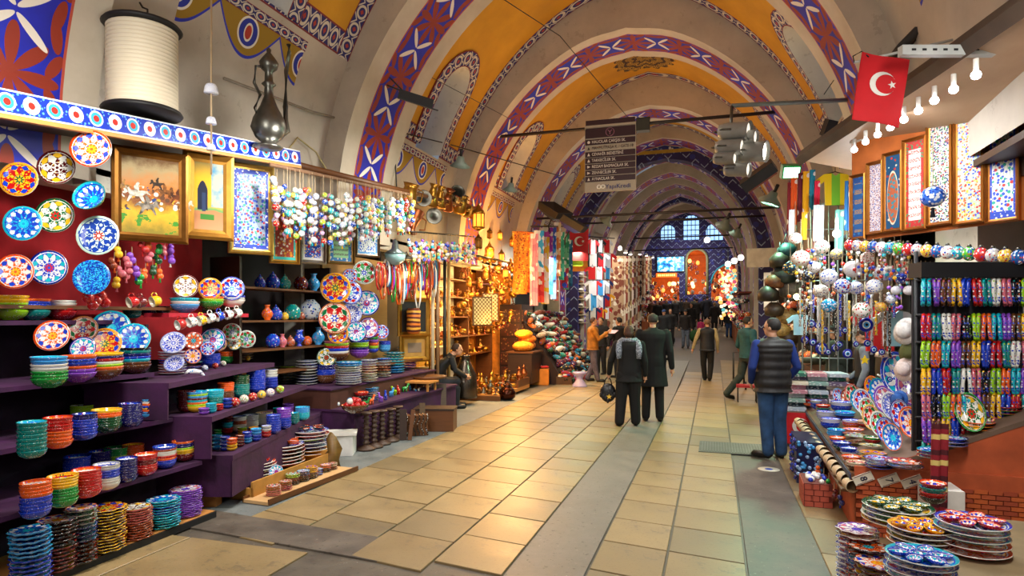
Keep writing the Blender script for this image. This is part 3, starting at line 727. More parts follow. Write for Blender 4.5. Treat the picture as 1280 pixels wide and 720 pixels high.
BALLM = [multi('#e8ecec', 0, 3.8), multi('#e4ead8', [HUES['green'], '#e8e8d8', HUES['red']], 3.8), multi('#1a3fa4', 1, 3.8), multi('#b81c1c', ['#eeeee6', '#f4c020', '#b81c1c'], 3.4),
         multi('#dfe8f4', 1, 3.8), multi('#e8c040', 0, 3.1), multi('#2ab0b8', 0, 3.4), multi('#9ac83a', ['#eeeee6', '#c01818'], 3.1), multi('#c8a0d0', 0, 3.1), multi('#f2f2ee', ['#c01818', '#1a3fc4', '#f2f2ee'], 4.4)]
# framed pictures --------------------------------------------------
def frame(label, c, wdt, hgt, rotz, mats, pic, tilt=0, fw=.07, cat='picture', group=None, inner=None, name='framed_picture'):
    """picture thing: local XZ plane, faces -Y."""
    t = T(name, label, cat, c, (tilt, 0, rotz), group)
    for i, (a, b_) in enumerate((((-wdt/2, -hgt/2), (wdt/2, -hgt/2)), ((wdt/2, -hgt/2), (wdt/2, hgt/2)), ((wdt/2, hgt/2), (-wdt/2, hgt/2)), ((-wdt/2, hgt/2), (-wdt/2, -hgt/2)))):
        cx_, cz_ = (a[0]+b_[0])/2, (a[1]+b_[1])/2; hor = a[1] == b_[1]
        L = (wdt if hor else hgt); m_ = MB()
        ds = [(-fw/2, 0), (-fw/2, -.035), (-fw*.2, -.045), (fw*.2, -.022), (fw/2, -.018), (fw/2, 0)]   # moulding section: outwards..inwards
        pts = []
        for sgn in (-1, 1):
            row = []
            for u, yy in ds:
                e = (L/2-(fw/2+u))*sgn; q = u+fw/2
                if i == 0: row.append((e, yy, -hgt/2+q))
                elif i == 1: row.append((wdt/2-q, yy, e))
                elif i == 2: row.append((-e, yy, hgt/2-q))
                else: row.append((-wdt/2+q, yy, -e))
            pts.append(row)
        m_.grid(pts); O('frame_side', m_.mesh('frame_side', False), mats, t)
    if inner:
        O('mount', flat(MB().box((0, -.006, 0), (wdt-fw*1.6, .008, hgt-fw*1.6)), 'mount'), inner[0], t)
        k = inner[1]
    else: k = 0
    O('picture', flat(MB().box((0, -.012, 0), (wdt-fw*1.8-2*k, .008, hgt-fw*1.8-2*k)), 'picture'), pic, t)
    return t
# ------------------------------------------------------------ left side, from the near shelves down the street
CAL = pm('#d8a860')
# unit one: stepped shelves draped in dark cloth, pine board at the foot
u1 = T('display_shelves', 'near stepped display shelves draped in dark purple with a pine foot board', 'display shelf', (-4.8, 3.0, 0))
def l1(p): return (p[0]+4.8, p[1]-3.0, p[2])
SH1 = [(.06, -4.20), (.49, -4.34), (.87, -4.60), (1.26, -4.88), (1.74, -5.15)]
for i, (z, x) in enumerate(SH1):
    y1 = 4.6
    m_ = MB().box2(l1((x, .4, z-.035)), l1((-5.75, y1, z)))
    O('shelf', flat(m_, 'shelf'), PINE if i == 0 else PURPLE, u1)
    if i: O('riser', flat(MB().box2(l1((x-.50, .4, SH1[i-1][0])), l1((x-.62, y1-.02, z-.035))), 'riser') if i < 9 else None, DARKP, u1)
O('edge_strip', flat(MB().box2(l1((-4.185, .4, .0)), l1((-4.20, 4.6, .055))), 'edge_strip'), BLACK, u1)
O('foot', flat(MB().box2(l1((-4.45, 4.45, 0)), l1((-4.3, 4.58, .03))), 'foot'), PINE, u1)
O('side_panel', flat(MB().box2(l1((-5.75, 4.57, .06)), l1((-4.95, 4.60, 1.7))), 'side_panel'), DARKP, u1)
A = 'near foot board'
row_of([(72, 716, 655, 44, 14, ['maroon', 'black'], dict(top=8)), (101, 706, 640, 36, 13, ['black', 'navy', 'grey'], dict(top=8, rim='black')), (132, 692, 640, 44, 15, ['black', 'brown', 'black', 'black'], dict(top=4, rim='yellow')),
        (169, 676, 638, 38, 13, ['rust', 'pink'], dict(top=6, rim='rust')), (204, 662, 628, 38, 11, ['teal', 'turquoise', 'cobalt', 'turquoise'], dict(top=3, rim='turquoise')),
        (232, 648, 615, 37, 14, ['purple'], dict(top=10, rim='purple')), (38, 732, 668, 44, 12, ['cobalt', 'sky'])], .06, A, kind='flower')
A = 'near low shelf'
row_of([(108, 624, 590, 33, 8, ['red']), (133, 614, 583, 30, 10, ['white', 'cobalt', 'silver']), (158, 604, 575, 25, 9, ['navy']), (182, 596, 570, 27, 9, ['red', 'maroon', 'red']),
        (206, 587, 560, 27, 10, ['cobalt', 'orange', 'red', 'white', 'rust', 'cobalt']), (229, 578, 553, 25, 8, ['maroon', 'yellow', 'lime', 'navy', 'orange'], dict(top=8)), (78, 636, 598, 34, 9, ['green', 'yellow']), (45, 650, 606, 34, 9, ['cobalt', 'orange'])], .49, A)
row_of([(96, 598, 573, 30, 7, ['cobalt']), (124, 590, 566, 27, 7, ['navy']), (144, 585, 562, 27, 6, ['lime', 'green']), (166, 580, 558, 25, 7, ['orange'], dict(top=4)), (187, 572, 552, 25, 6, ['cobalt', 'sky']),
        (213, 563, 543, 25, 6, ['purple', 'white'])], .49, A, back=True)
A = 'near second shelf'
row_of([(106, 551, 519, 28, 8, ['cobalt', 'cobalt', 'navy']), (133, 542, 514, 34, 8, ['darkgreen', 'darkgreen', 'orange', 'yellow'], dict(top=4)), (163, 535, 506, 27, 9, ['navy'], dict(top=1)),
        (189, 526, 500, 28, 9, ['sky', 'orange', 'yellow', 'cobalt', 'orange', 'white', 'sky'], dict(top=4)), (72, 562, 524, 32, 8, ['orange', 'red']), (40, 574, 530, 32, 8, ['teal'])], .87, A)
row_of([(104, 528, 508, 28, 6, ['lime']), (118, 520, 502, 30, 7, ['red']), (143, 512, 494, 30, 6, ['brown', 'navy'], dict(top=9)), (168, 505, 488, 30, 6, ['sky'], dict(top=1)), (184, 510, 493, 30, 5, ['yellow'], dict(top=4))], .87, A, back=True)
A = 'near third shelf'
row_of([(98, 479, 446, 40, 6, ['purple', 'orange', 'cobalt', 'orange'], dict(kind='bowl')), (132, 475, 443, 40, 7, ['brown', 'orange', 'lime', 'white', 'red', 'navy', 'yellow'], dict(kind='bowl', top=4)),
        (168, 468, 436, 37, 7, ['brown', 'brown', 'turquoise', 'cobalt', 'navy', 'teal', 'black'], dict(kind='bowl', top=3)), (62, 486, 448, 40, 7, ['green', 'white', 'sky'], dict(kind='bowl'))], 1.26, A)
for px, py, r, k, o_, lab, x in ((131, 430, 20, 4, 'orange', 'open brown and orange painted bowl propped up on the third near shelf', -4.95), (167, 424, 20, 3, 'turquoise', 'blue lace patterned bowl propped upright on the third near shelf', -4.95),
        (139, 411, 23, 3, 'turquoise', 'large turquoise plate standing behind the propped bowls on the third near shelf', -5.15), (104, 412, 17, 2, 'black', 'dark rimmed plate standing at left edge behind the propped bowls', -5.1), (104, 436, 15, 1, 'white', 'blue and white plate standing at the left edge of the third near shelf', -4.9), (66, 420, 20, 8, 'orange', 'orange plate standing beyond the left edge of the third near shelf', -5.0)):
    hung(px, py, r, lab, k, n=(.55, -.8, .3), x=x, outer=o_, group='propped plates on near shelf')
# top shelf of unit one: bowls, red balls, mugs hanging below
A = 'high near shelf'
for px, py, r, k, o_, lab in ((118, 170, 0, 0, '', ''),):
    pass
hung(115, 187, 24, 'oval hanging tray painted with a coloured courtyard scene, upper left', 8, n=(.5, -.85, .1), x=-4.7, outer='cream', cat='tray')
hung(118, 250, 20, 'teal green scalloped hanging bowl at the upper left', 3, n=(.3, -.9, .35), x=-4.75, outer='teal', kind='bowl', rim='teal', cat='bowl')
hung(124, 295, 25, 'pale hanging plate with blue leaves and red pomegranates', 0, n=(.45, -.9, .1), x=-4.75, mats=[glaze('white'), pat('#c8e4d4', '#1a3fa0', '#1a3fa0', '#b03028', '#c8e4d4', 9, 4.2), glaze('white')])
hung(116, 347, 22, 'blue marbled plate hanging below the pomegranate plate', 3, n=(.45, -.9, .1), x=-4.75, mats=[glaze('cobalt'), multi('#1a8ad8', ['#1a3fc4', '#3ac0f0', '#0a2a8a'], 14, .6), glaze('sky')])
for k, (px, py) in enumerate(((110, 372), (120, 376), (131, 378), (116, 381), (126, 370))):
    p = PX(px, py, -4.85); tag(O('glass_ball', me('ball', lambda: MB().ball((0, 0, 0), 1, 10).mesh('ball')), glaze('red'), None, p, sc=.045), f'glossy red ball, {ordn(k+1)} of the cluster under the blue marbled plate', 'ball', 'red balls near left')
# upright bowls on the red shelf (px 215-305, y 345-385)
row_of([(40, 398, 372, 40, 5, ['teal', 'cobalt', 'orange'], dict(kind='bowl')), (75, 396, 372, 36, 5, ['red', 'white'], dict(kind='bowl')), (12, 400, 370, 40, 5, ['lime', 'yellow'], dict(kind='bowl'))], 1.745, 'near fourth shelf', P=lambda a, b: Vector((-5.3, PX(a, b, -5.3).y, 1.742)))
for q_, (px, py, k) in enumerate(((20, 340, 8), (62, 335, 1), (30, 280, 3), (70, 270, 7), (25, 225, 4), (72, 210, 6))): hung(px, py, 22, ['orange starred', 'blue and white', 'turquoise', 'green', 'yellow', 'dark red'][q_]+' plate hung on the red cloth at the far left edge', k, n=(.5, -.85, .1), x=-5.1, outer='white')
t = T('wall_shelf', 'narrow red cloth covered wall shelf carrying the propped bowls', 'shelf', PX(258, 394, -5.05))
p0 = PX(205, 396, -5.05); p1 = PX(305, 388, -5.05)
O('board', flat(MB().box2((-.25, p0.y-t.location.y, -.02), (.06, p1.y-t.location.y, .02)), 'board'), pm('#b0142c', .8), t)
ZR = t.location.z+.02
row_of([(231, 391, 373, 34, 3, ['sky', 'white', 'turquoise'], dict(kind='bowl')), (263, 387, 371, 32, 3, ['green', 'lime', 'orange'], dict(kind='bowl')), (290, 384, 370, 31, 3, ['white', 'silver', 'cobalt'], dict(kind='bowl'))], ZR, 'red wall shelf', P=lambda a, b: PX(a, b, -5.1))
for px, py, r, k, lab in ((232, 358, 15, 6, 'dark red plate with white flowers propped on the red wall shelf'), (263, 361, 14, 4, 'yellow and orange painted plate propped in the middle of red wall shelf'), (290, 361, 15, 0, 'white plate with red flowers propped at right of red wall shelf')):
    hung(px, py, r, lab, k, n=(.6, -.78, .1), x=-5.1, outer='white')
# mugs hanging from the red shelf
for k, (px, py, c) in enumerate(((231, 404, 'red'), (245, 401, 'white'), (257, 399, 'yellow'), (268, 396, 'white'), (279, 394, 'cobalt'), (290, 392, 'white'), (301, 390, 'white'))):
    p = PX(px, py, -4.95); m0 = me('cup', m_cup)
    o = O('mug', m0, [multi(HUES[c], 0, 3.0) if c != 'red' else glaze('red'), glaze('white'), glaze('white')], None, p, facing(p, (-.25, -.93, -.25)), .052)
    O('handle', me('handle', m_handle), glaze(c), o, rot=(0, 0, radians(85)))
    tag(o, f'{cw(c)} painted mug, {ordn(k+1)} from left of the row hanging under the red shelf', 'mug', 'mugs hanging under the red shelf')
for k, (px, py, c) in enumerate(((172, 376, 'red'), (182, 376, 'maroon'), (200, 375, 'yellow'))):
    p = PX(px, py, -5.0); o = O('mug', me('cup', m_cup), [glaze(c), glaze('cream'), glaze('cream')], None, p, facing(p, (-.25, -.93, -.25)), .052)
    O('handle', me('handle', m_handle), glaze(c), o, rot=(0, 0, radians(85))); tag(o, f'{c} mug, {ordn(k+1)} from left of three hanging under the tassel ornaments', 'mug', 'mugs under the tassels')
# pale ornaments with tassels (px 140-215, y 305-370)
K = 0
for px, py, c, tc in ((148, 318, 'yellow', 'orange'), (157, 330, 'pink', 'pink'), (165, 325, 'purple', 'purple'), (170, 342, 'purple', 'cobalt'), (178, 312, 'red', 'red'), (186, 308, 'orange', 'red'), (184, 324, 'pink', 'orange'), (197, 314, 'green', 'lime'), (195, 326, 'darkgreen', 'lime'), (191, 340, 'darkgreen', 'green'),
        (206, 316, 'pink', 'purple'), (214, 314, 'purple', 'pink'), (213, 326, 'purple', 'white'), (150, 342, 'pink', 'red'), (158, 345, 'pink', 'pink'), (176, 352, 'green', 'green'), (200, 345, 'orange', 'green'), (143, 332, 'rust', 'orange'), (146, 356, 'yellow', 'pink'), (182, 345, 'orange', 'red')):
    K += 1; p = PX(px, py, -5.0); 
    strand(f'{cw(c)} pumpkin shaped ornament with {cw(tc)} tassel, {ordn(K)} of the cluster below the battle painting', (p.x, p.y, p.z+.12), 2, [glaze(c)], .12, 'tassel ornaments below battle painting', tc, .035, name='tassel_ornament')
# red backing panels of the stall
O_ = flat(MB().box2((-5.9, 3.2, 1.3), (-5.85, 6.2, 3.0)), 'cloth'); tag(O('backdrop_cloth', O_, pm('#9a0c18', .9)), 'red cloth lining the back of the near stall behind the tassels', 'cloth')
t = T('wall_shelf', 'dark plank shelf behind the hanging mugs at the near left', 'shelf', (-5.5, 4.2, 1.85)); O('board', flat(MB().box((0, 0, 0), (.5, 2.2, .03)), 'board'), OAK, t)
row_of([(165, 398, 385, 22, 3, ['teal']), (186, 396, 384, 18, 3, ['navy']), (203, 394, 383, 18, 3, ['black'])], 1.865, 'dark plank shelf', P=lambda a, b: PX(a, b, -5.42))

# canopy with the blue tiled fascia
pa, pb_ = PX(40, 138, -4.72), PX(373, 198, -4.72)
pa = Vector((-4.72, 2.6, 3.2)); L_ = (pb_-pa).length; ang = atan2(pb_.z-pa.z, pb_.y-pa.y)
t = T('shop_canopy', 'shop canopy edged with a strip of blue floral tiles above the paintings', 'canopy', pa, (ang, 0, 0))
b = NB('fascia_tiles', .2, 0, .5); x, y, z = b.xyz(b.tc('Object')); u = b.sub(b.m('FRACT', b.mul(y, 1/.17)), .5); v = b.mul(z, 1/.17)
r_ = b.m('SQRT', b.add(b.mul(u, u), b.mul(v, v))); par = b.gt(b.m('FRACT', b.mul(y, .5/.17)), .5); d, _c = b.vor(b.tc('Object'), 34)
col = b.mix(b.lt(d, .3), lin('#1c38b0'), lin('#5aa0e0')); col = b.mix(b.lt(r_, .36), col, lin('#eceff0')); col = b.mix(b.mn(b.lt(r_, .28), par), col, lin('#3aa8c8')); col = b.mix(b.lt(r_, .15), col, lin('#b43028'))
col = b.mix(b.gt(b.ab(v), .43), col, lin('#dfe8f0')); FT = b.col(col)
O('tile_fascia', flat(MB().box2((0, 0, -.085), (.03, L_, .085)), 'tile_fascia'), FT, t)
O('wooden_edge', flat(MB().box2((-.02, 0, -.12), (.035, L_, -.088)), 'wooden_edge'), PINE, t)
O('roof_board', flat(MB().box2((-1.0, 0, -.07), (0, L_, -.03)), 'roof_board'), DARKWOOD, t)
# big coil drum on the canopy
b = NB('coil', .55); b.bump(b.noise(b.tc('Object'), 30), .2, .003); coil = b.col(lin('#d8cdb4'))
t = T('coil_drum', 'large drum wound with pale ribbed hose between black discs on the canopy', 'drum', (-4.80, 4.40, 3.55), (0, 0, .3), sc=.86)
prof = []
for i in range(21): z0 = .05+i*.039; prof += [(.305, z0), (.328, z0+.012), (.328, z0+.026)]
prof.append((.305, .05+21*.039))
O('wound_hose', MB().lathe(prof, 32).mesh('wound_hose'), coil, t)
O('lower_disc', MB().lathe([(.36, 0), (.375, .02), (.36, .045), (0, .046)], 32).mesh('disc'), BLACK, t)
O('upper_disc', MB().lathe([(.35, .87), (.37, .89), (.35, .915), (0, .916)], 32).mesh('disc'), BLACK, t)
O('hanging_hook', MB().tube([(0, 0, .91), (.0, 0, 1.0), (.05, 0, 1.03), (.05, 0, 1.08), (0, 0, 1.1), (-.03, 0, 1.15)], .01, 6).mesh('hook'), IRON, t)
# tall pewter ewer on the canopy
p = PX(336, 186, -4.55)
t = T('tall_ewer', 'tall grey pewter ewer with long spout standing at the canopy end', 'ewer', p, (0, 0, radians(70)))
prof = [(.13, 0), (.15, .02), (.07, .06), (.14, .12), (.185, .22), (.16, .32), (.09, .45), (.05, .56), (.045, .66), (.075, .69), (.045, .72), (.04, .82), (.085, .86), (.10, .92), (.06, .98), (.02, 1.03), (.028, 1.06), (0, 1.09)]
O('body', MB().lathe(prof, 24).mesh('body'), PEWTER, t)
O('spout', MB().tube([(.13, 0, .18), (.21, 0, .24), (.20, 0, .5), (.21, 0, .9), (.25, 0, 1.12), (.24, 0, 1.2)], [.05, .045, .03, .024, .022, .028], 8).mesh('spout'), PEWTER, t)
O('handle', MB().tube([(-.06, 0, .86), (-.15, 0, .84), (-.17, 0, .66), (-.10, 0, .55), (-.16, 0, .4), (-.13, 0, .28)], [.016]*6, 6).mesh('handle'), PEWTER, t)
# rope of small painted bells
p = PX(264, 8, -4.3)
t = T('bell_rope', 'string of blue and white porcelain bells hanging before the canopy', 'bell rope', p)
def zof(py): return PD(266, py, depth(p)).z-p.z
O('cord', MB().tube([(0, 0, .3), (0, 0, zof(218))], .009, 5).mesh('cord'), CORD, t)
for py, s_ in ((117, .062), (155, .045), (188, .04)):
    O('bell', MB().lathe([(1, 0), (1.02, .1), (.9, .9), (.7, 1.3), (.2, 1.5), (0, 1.5)], 16).mesh('bell'), multi('#e8ecf0', ['#1a3fa4', '#e8ecf0', '#3c60c4'], 45), t, (0, 0, zof(py)), sc=s_)
# pictures ---------------------------------------------------------
def warmscene():
    b = NB('battle_painting', .55, 0, .1); x, y, z = b.xyz(b.tc('Generated')); v = b.tc('Object')
    n = b.noise(v, 7.5, 8, .65); sky_ = b.ramp(b.add(z, b.mul(b.sub(n, .5), .5)), [(.0, '#8a7a18'), (.25, '#e0b020'), (.45, '#7a3c14'), (.6, '#c8782c'), (.85, '#a89468'), (1, '#6c4a22')])
    d, cc = b.vor(v, 24); sx, _, _ = b.xyz(cc); band = b.mn(b.gt(z, .3), b.lt(z, .62)); figs = b.mn(b.mn(band, b.lt(d, .5)), b.gt(b.noise(v, 9, 4), .47))
    col = b.mix(figs, sky_, b.ramp(sx, [(0, '#e8e0c8'), (.25, '#5a3414'), (.45, '#d8a020'), (.6, '#1c3878'), (.7, '#8a4a18'), (.85, '#e8e0d8')], True))
    gr = b.mn(b.lt(z, .25), b.gt(n, .55)); return b.col(b.mix(gr, col, lin('#3c8a1c')))
def iznik(ground='#a4b8d4', cols_=('#1a4ac8', '#c02028', '#18a088', '#1a4ac8'), sc=16, edge='#1a3fb4'):
    sc = sc*2.0
    b = NB('floral_tile_panel', .55, 0, .1); x, y, z = b.xyz(b.tc('Generated')); v = b.tc('Object')
    d, cc = b.vor(v, sc); sx, _, _ = b.xyz(cc); wv = b.ab(b.sn(b.add(b.mul(x, 26.0), b.mul(b.sn(b.mul(z, 22.0)), 1.5))))
    col = b.mix(b.lt(wv, .12), lin(ground), lin('#2a8a5a')); col = b.mix(b.lt(d, .47), col, b.ramp(sx, [(i/len(cols_), c) for i, c in enumerate(cols_)], True))
    e = b.mx(b.mx(b.lt(x, .1), b.gt(x, .9)), b.mx(b.lt(z, .06), b.gt(z, .94))); ed = b.mix(b.lt(d, .3), lin(edge), lin('#eeeee6'))
    return b.col(b.mix(e, col, ed))
def calli(ground, ink, edge, edge2='#d8d8d0', lines=10.0, sc=14):
    sc = sc*1.8
    b = NB('calligraphy_panel', .55, 0, .1); x, y, z = b.xyz(b.tc('Generated')); v = b.tc('Object')
    l = b.m('FRACT', b.mul(z, lines)); n = b.noise(b.comb(b.mul(x, 30.0), 0.0, b.mul(z, 60.0)), 1.0, 2)
    ink_ = b.mn(b.mn(b.gt(l, .3), b.lt(l, .75)), b.gt(n, .5)); col = b.mix(ink_, lin(ground), lin(ink))
    d, cc = b.vor(v, sc); e = b.mx(b.mx(b.lt(x, .16), b.gt(x, .84)), b.mx(b.lt(z, .08), b.gt(z, .90)))
    return b.col(b.mix(e, col, b.mix(b.lt(d, .36), lin(edge), lin(edge2))))
def courtyard():
    b = NB('courtyard_painting', .3); x, y, z = b.xyz(b.tc('Generated')); n = b.noise(b.tc('Object'), 6, 5)
    col = b.ramp(b.add(z, b.mul(b.sub(n, .5), .15)), [(0, '#c89068'), (.28, '#b47a50'), (.31, '#5a9a5a'), (.36, '#c8a434'), (.75, '#d8a828'), (1, '#7a6a3a')])
    dx = b.ab(b.sub(x, .3)); dw = b.mn(b.lt(dx, .16), b.mn(b.gt(z, .3), b.lt(z, b.sub(.72, b.mul(b.mul(dx, dx), 5.0)))))
    col = b.mix(dw, col, lin('#1c2438')); col = b.mix(b.mn(b.gt(x, .58), b.gt(z, .35)), col, b.ramp(n, [(.4, '#3c8ab0'), (.6, '#c8c09a')]))
    fig = b.mn(b.lt(b.ab(b.sub(x, .34)), .06), b.mn(b.gt(z, .28), b.lt(z, .55))); col = b.mix(fig, col, lin('#2a3a5a'))
    car = b.mn(b.lt(b.ab(b.sub(x, .45)), .22), b.mn(b.gt(z, .16), b.lt(z, .24))); return b.col(b.mix(car, col, lin('#3c7a30')))
def framepx(label, px0, px1, py0, py1, xw, rz, mats, pic, dep=None, **k):
    c = PX((px0+px1)/2, (py0+py1)/2, xw); d = depth(c)
    # width seen obliquely: rotate so that it faces rz
    q = (Vector((cos(rz), sin(rz), 0))); a0 = c-q*.5; a1 = c+q*.5
    s0 = 640+FPX*((a0.x*CS+a0.y*SN)/depth(a0)); s1 = 640+FPX*((a1.x*CS+a1.y*SN)/depth(a1))
    wdt = (px1-px0)/(s1-s0); hgt = (py1-py0)*d/FPX
    return frame(label, c, wdt, hgt, rz, mats, pic, **k)
rz = radians(58)
bp = framepx('large battle painting in a dark gold frame below the tiled canopy', 140, 236, 188, 303, -4.95, rz, metal('#8a5a24', .4), warmscene(), fw=.08)
hp = [(-.5, .1), (-.62, -.1), (-.5, -.12), (-.38, 0), (-.3, -.12), (-.42, -.5), (-.36, -.52), (-.15, -.2), (.15, -.2), (.3, -.45), (.42, -.55), (.46, -.5), (.32, -.15), (.5, .0), (.72, -.1), (.55, .12), (.3, .12), (.15, .1), (.12, .38), (.18, .5), (.1, .6), (.02, .5), (-.1, .3), (-.06, .1), (-.25, .12), (-.36, .34), (-.5, .3)]
for x, z, s, c, f_ in ((-.12, .02, .17, '#d8d0c0', 1), (-.02, -.09, .16, '#8c8478', -1), (.12, .06, .13, '#8a5420', -1), (.22, .02, .13, '#6a3410', 1), (.29, -.04, .12, '#c8b8a0', -1), (-.22, .07, .10, '#a87828', 1), (.05, .12, .10, '#3a2818', 1)):
    O('painted_rider', MB().prism([(x+q[0]*s*f_, z+q[1]*s) for q in hp], .003, 0, Matrix.Translation((0, -.018, 0))).mesh('rider', False), pm(c, .4, var=.5, sc=30), bp)
framepx('courtyard painting in a broad gold frame right of the battle painting', 229, 292, 192, 300, -4.85, rz, metal('#c08a3a', .4), courtyard(), fw=.10)
framepx('white tile panel with blue and red flowers in a gold frame', 285, 342, 206, 318, -4.9, rz, metal('#c8a04a', .4), iznik(), fw=.06, inner=(pm('#1a4ab0'), .0))
framepx('small framed panel with red tulips on turquoise mount', 336, 374, 252, 330, -5.0, rz, GOLD, iznik('#b03018', ('#e8a020', '#b03018', '#e8e0c8'), 14, '#38c8c0'), fw=.05)
framepx('cobalt blue miniature painting in a silver frame', 374, 407, 262, 330, -5.0, rz, metal('#b8b0a0'), iznik('#1a44c8', ('#e8c040', '#c02028', '#e8e8f0', '#3a8ae0'), 20, '#e8e8e8'), fw=.05)
framepx('framed panel with dark lettering on a pale green ground', 408, 443, 266, 331, -5.0, rz, metal('#a07c44'), calli('#9ad8a0', '#5a3a50', '#2878b8'), fw=.05)
framepx('framed tile panel with blue swirls on white, rightmost of the picture row', 444, 474, 266, 321, -5.0, rz, metal('#9a8068'), iznik('#e8f0f8', ('#1a6ad8', '#2a50c0', '#e8f0f8'), 18, '#4a9ae0'), fw=.04)

# rod with painted ball strands above the frames (px 345-505, y 215-330)
ra, rb_ = PX(345, 208, -4.55), PX(512, 243, -4.55)
t = T('hanging_rod', 'rusty rod carrying the painted ball strands above the framed panels', 'rod', ra)
O('bar', MB().tube([(0, -.1, 0), tuple(rb_-ra)], .022, 6).mesh('bar'), pm('#7a5a40', .8), t)
n_ = 78; TS = ['sky', 'red', 'orange', 'cobalt', 'yellow', 'turquoise', 'white', 'green']
for i in range(n_):
    f = i/(n_-1); q = ra.lerp(rb_, f); ln = .28+.34*abs(sin(i*2.3))+.12*sin(f*5)
    
    strand(f'strand of painted egg balls, {ordn(i+1)} from left on the rod above the frames', (q.x+R.uniform(-.09, .09), q.y, q.z), 5 if i % 3 else 6, [BALLM[(i*3+j*5) % 10] for j in range(5)], ln+.08, 'ball strands on the rod above the frames', TS[i % 8], .038)
ra, rb_ = PX(514, 290, -4.6), PX(592, 296, -4.6)
t = T('hanging_rod', 'thin rod carrying the small bright ball strands beside the lantern shop', 'rod', ra)
O('bar', MB().tube([(0, -.1, 0), tuple(rb_-ra)], .015, 6).mesh('bar'), IRON, t)
for i in range(36):
    f = i/35; q = ra.lerp(rb_, f)
    strand(f'strand of small bright balls, {ordn(i+1)} from left on the thin rod', (q.x+R.uniform(-.04, .04), q.y, q.z), 5, [BALLM[(i*7+j*3) % 10] if (i+j) % 3 else glaze(['red', 'cobalt', 'turquoise', 'white', 'purple'][(i+j) % 5]) for j in range(5)], .30+.16*abs(sin(i*1.9)), 'ball strands on the thin rod', TS[(i*3) % 8], .032)
# pendant reflector lamps
def lamp(label, p, s=1.0, rz=0, tilt=.5, on=True, cable=True, c='#f4f4e8', e=8):
    t = T('reflector_lamp', label, 'lamp', p, (tilt, 0, rz))
    O('shade', MB().lathe([(.02, .12), (.04, .11), (.05, .06), (.12, 0), (.115, 0), (.045, .055), (.0, .06)], 18).mesh('shade'), pm('#7c8c84', .4), t, sc=s*1.2)
    O('bulb', MB().ball((0, 0, .012), (.075, .075, .02), 12).mesh('bulb'), glow(c, e if on else .3), t, sc=s*1.2)
    O('socket', MB().tube([(0, 0, .11), (0, 0, .2)], .018, 8).mesh('socket'), DARKIRON, t, sc=s*1.2)
    return t
lamp('green enamel reflector lamp on the wall between first and second blue band', PD(575, 208, 11.5), 1.3, .6, .45)
lamp('green enamel reflector lamp lit in front of the second blue band', PD(638, 238, 12.8), 1.1, .6, .45)
# copper pots and pans hung on the wall, px 515-590 y 243-280
shapes = [[(.10, 0), (.13, .05), (.12, .2), (.10, .3), (.13, .36), (.12, .36), (.09, .3), (0, .1)], [(.13, 0), (.16, .03), (.07, .22), (.05, .32), (.09, .38), (.07, .38), (0, .2)], [(.05, 0), (.12, .04), (.14, .12), (.13, .13), (0, .03)]]
for i, (px, py, k, c, rx) in enumerate(((519, 264, 1, 0, 2.9), (528, 250, 2, 2, 1.5), (537, 258, 1, 1, .2), (546, 260, 1, 1, .1), (556, 262, 1, 0, .5), (566, 252, 0, 2, 1.2), (582, 265, 2, 1, 1.5), (591, 268, 2, 0, 1.5), (508, 258, 0, 1, .3), (573, 268, 0, 1, .2), (541, 272, 2, 2, 1.5), (500, 262, 2, 0, 1.4))):
    p = PX(px, py, -5.0); o = O(('copper_jug', 'copper_jug', 'copper_pan')[k], me('cpot%d' % k, lambda: MB().lathe(shapes[k], 18).mesh('pot')), (COPPER, BRASS, PEWTER)[c], None, p, (rx, .2, .6), 1.1)
    if k < 2: O('handle', me('jh', lambda: MB().tube([(.11, 0, .3), (.2, 0, .28), (.2, 0, .12), (.12, 0, .08)], .012, 6).mesh('handle')), (COPPER, BRASS, PEWTER)[c], o)
    tag(o, f"{('copper', 'brass', 'dull pewter')[c]} {'pan' if k == 2 else 'jug'}, {ordn(i+1)} of the metal pots hung high beside the lantern shop", 'pot', 'metal pots hung high')

# unit two: angled stepped stall draped in purple
N2 = Vector((.954, .30, 0)); D2 = Vector((-.30, .954, 0)); rz2 = atan2(D2.y, D2.x)
u2 = T('draped_stall', 'purple draped stepped stall standing at an angle behind the near shelves', 'stall', (-4.2, 4.82, 0), (0, 0, rz2))   # local x along D2, local -y towards the street
for i, (z, off, a, b_) in enumerate(((.50, 0.0, 0, 2.9), (.88, .12, -.15, 2.5), (1.20, .40, -.35, 2.1))):
    O('tier', flat(MB().box2((a, off, z-.05), (b_, 1.15, z)), 'tier'), PURPLE, u2)
    zl = (.12, .5, .88)[i]
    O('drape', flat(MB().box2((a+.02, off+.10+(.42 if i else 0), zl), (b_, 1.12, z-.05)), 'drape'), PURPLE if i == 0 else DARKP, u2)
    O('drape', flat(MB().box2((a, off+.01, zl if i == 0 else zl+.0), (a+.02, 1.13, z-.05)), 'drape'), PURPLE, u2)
for x in (.1, 2.6): O('block', flat(MB().box2((x, .2, 0), (x+.12, .4, .12)), 'block'), PINE, u2)
O('drape', flat(MB().box2((0, .005, .12), (2.9, .02, .45)), 'drape'), PURPLE, u2)
A = 'angled stall top tier'
row_of([(216, 469, 441, 33, 9, ['white', 'silver', 'cobalt', 'white', 'silver'], dict(kind='plate', top=5)), (242, 466, 453, 20, 3, ['cobalt', 'teal'], dict(kind='plate')), (263, 460, 443, 24, 5, ['cobalt', 'cobalt']), (284, 455, 440, 20, 4, ['green', 'orange']), (306, 450, 428, 21, 8, ['white', 'silver', 'cream'], dict(kind='plate')), (298, 447, 438, 14, 3, ['cobalt'])], 1.2, A)
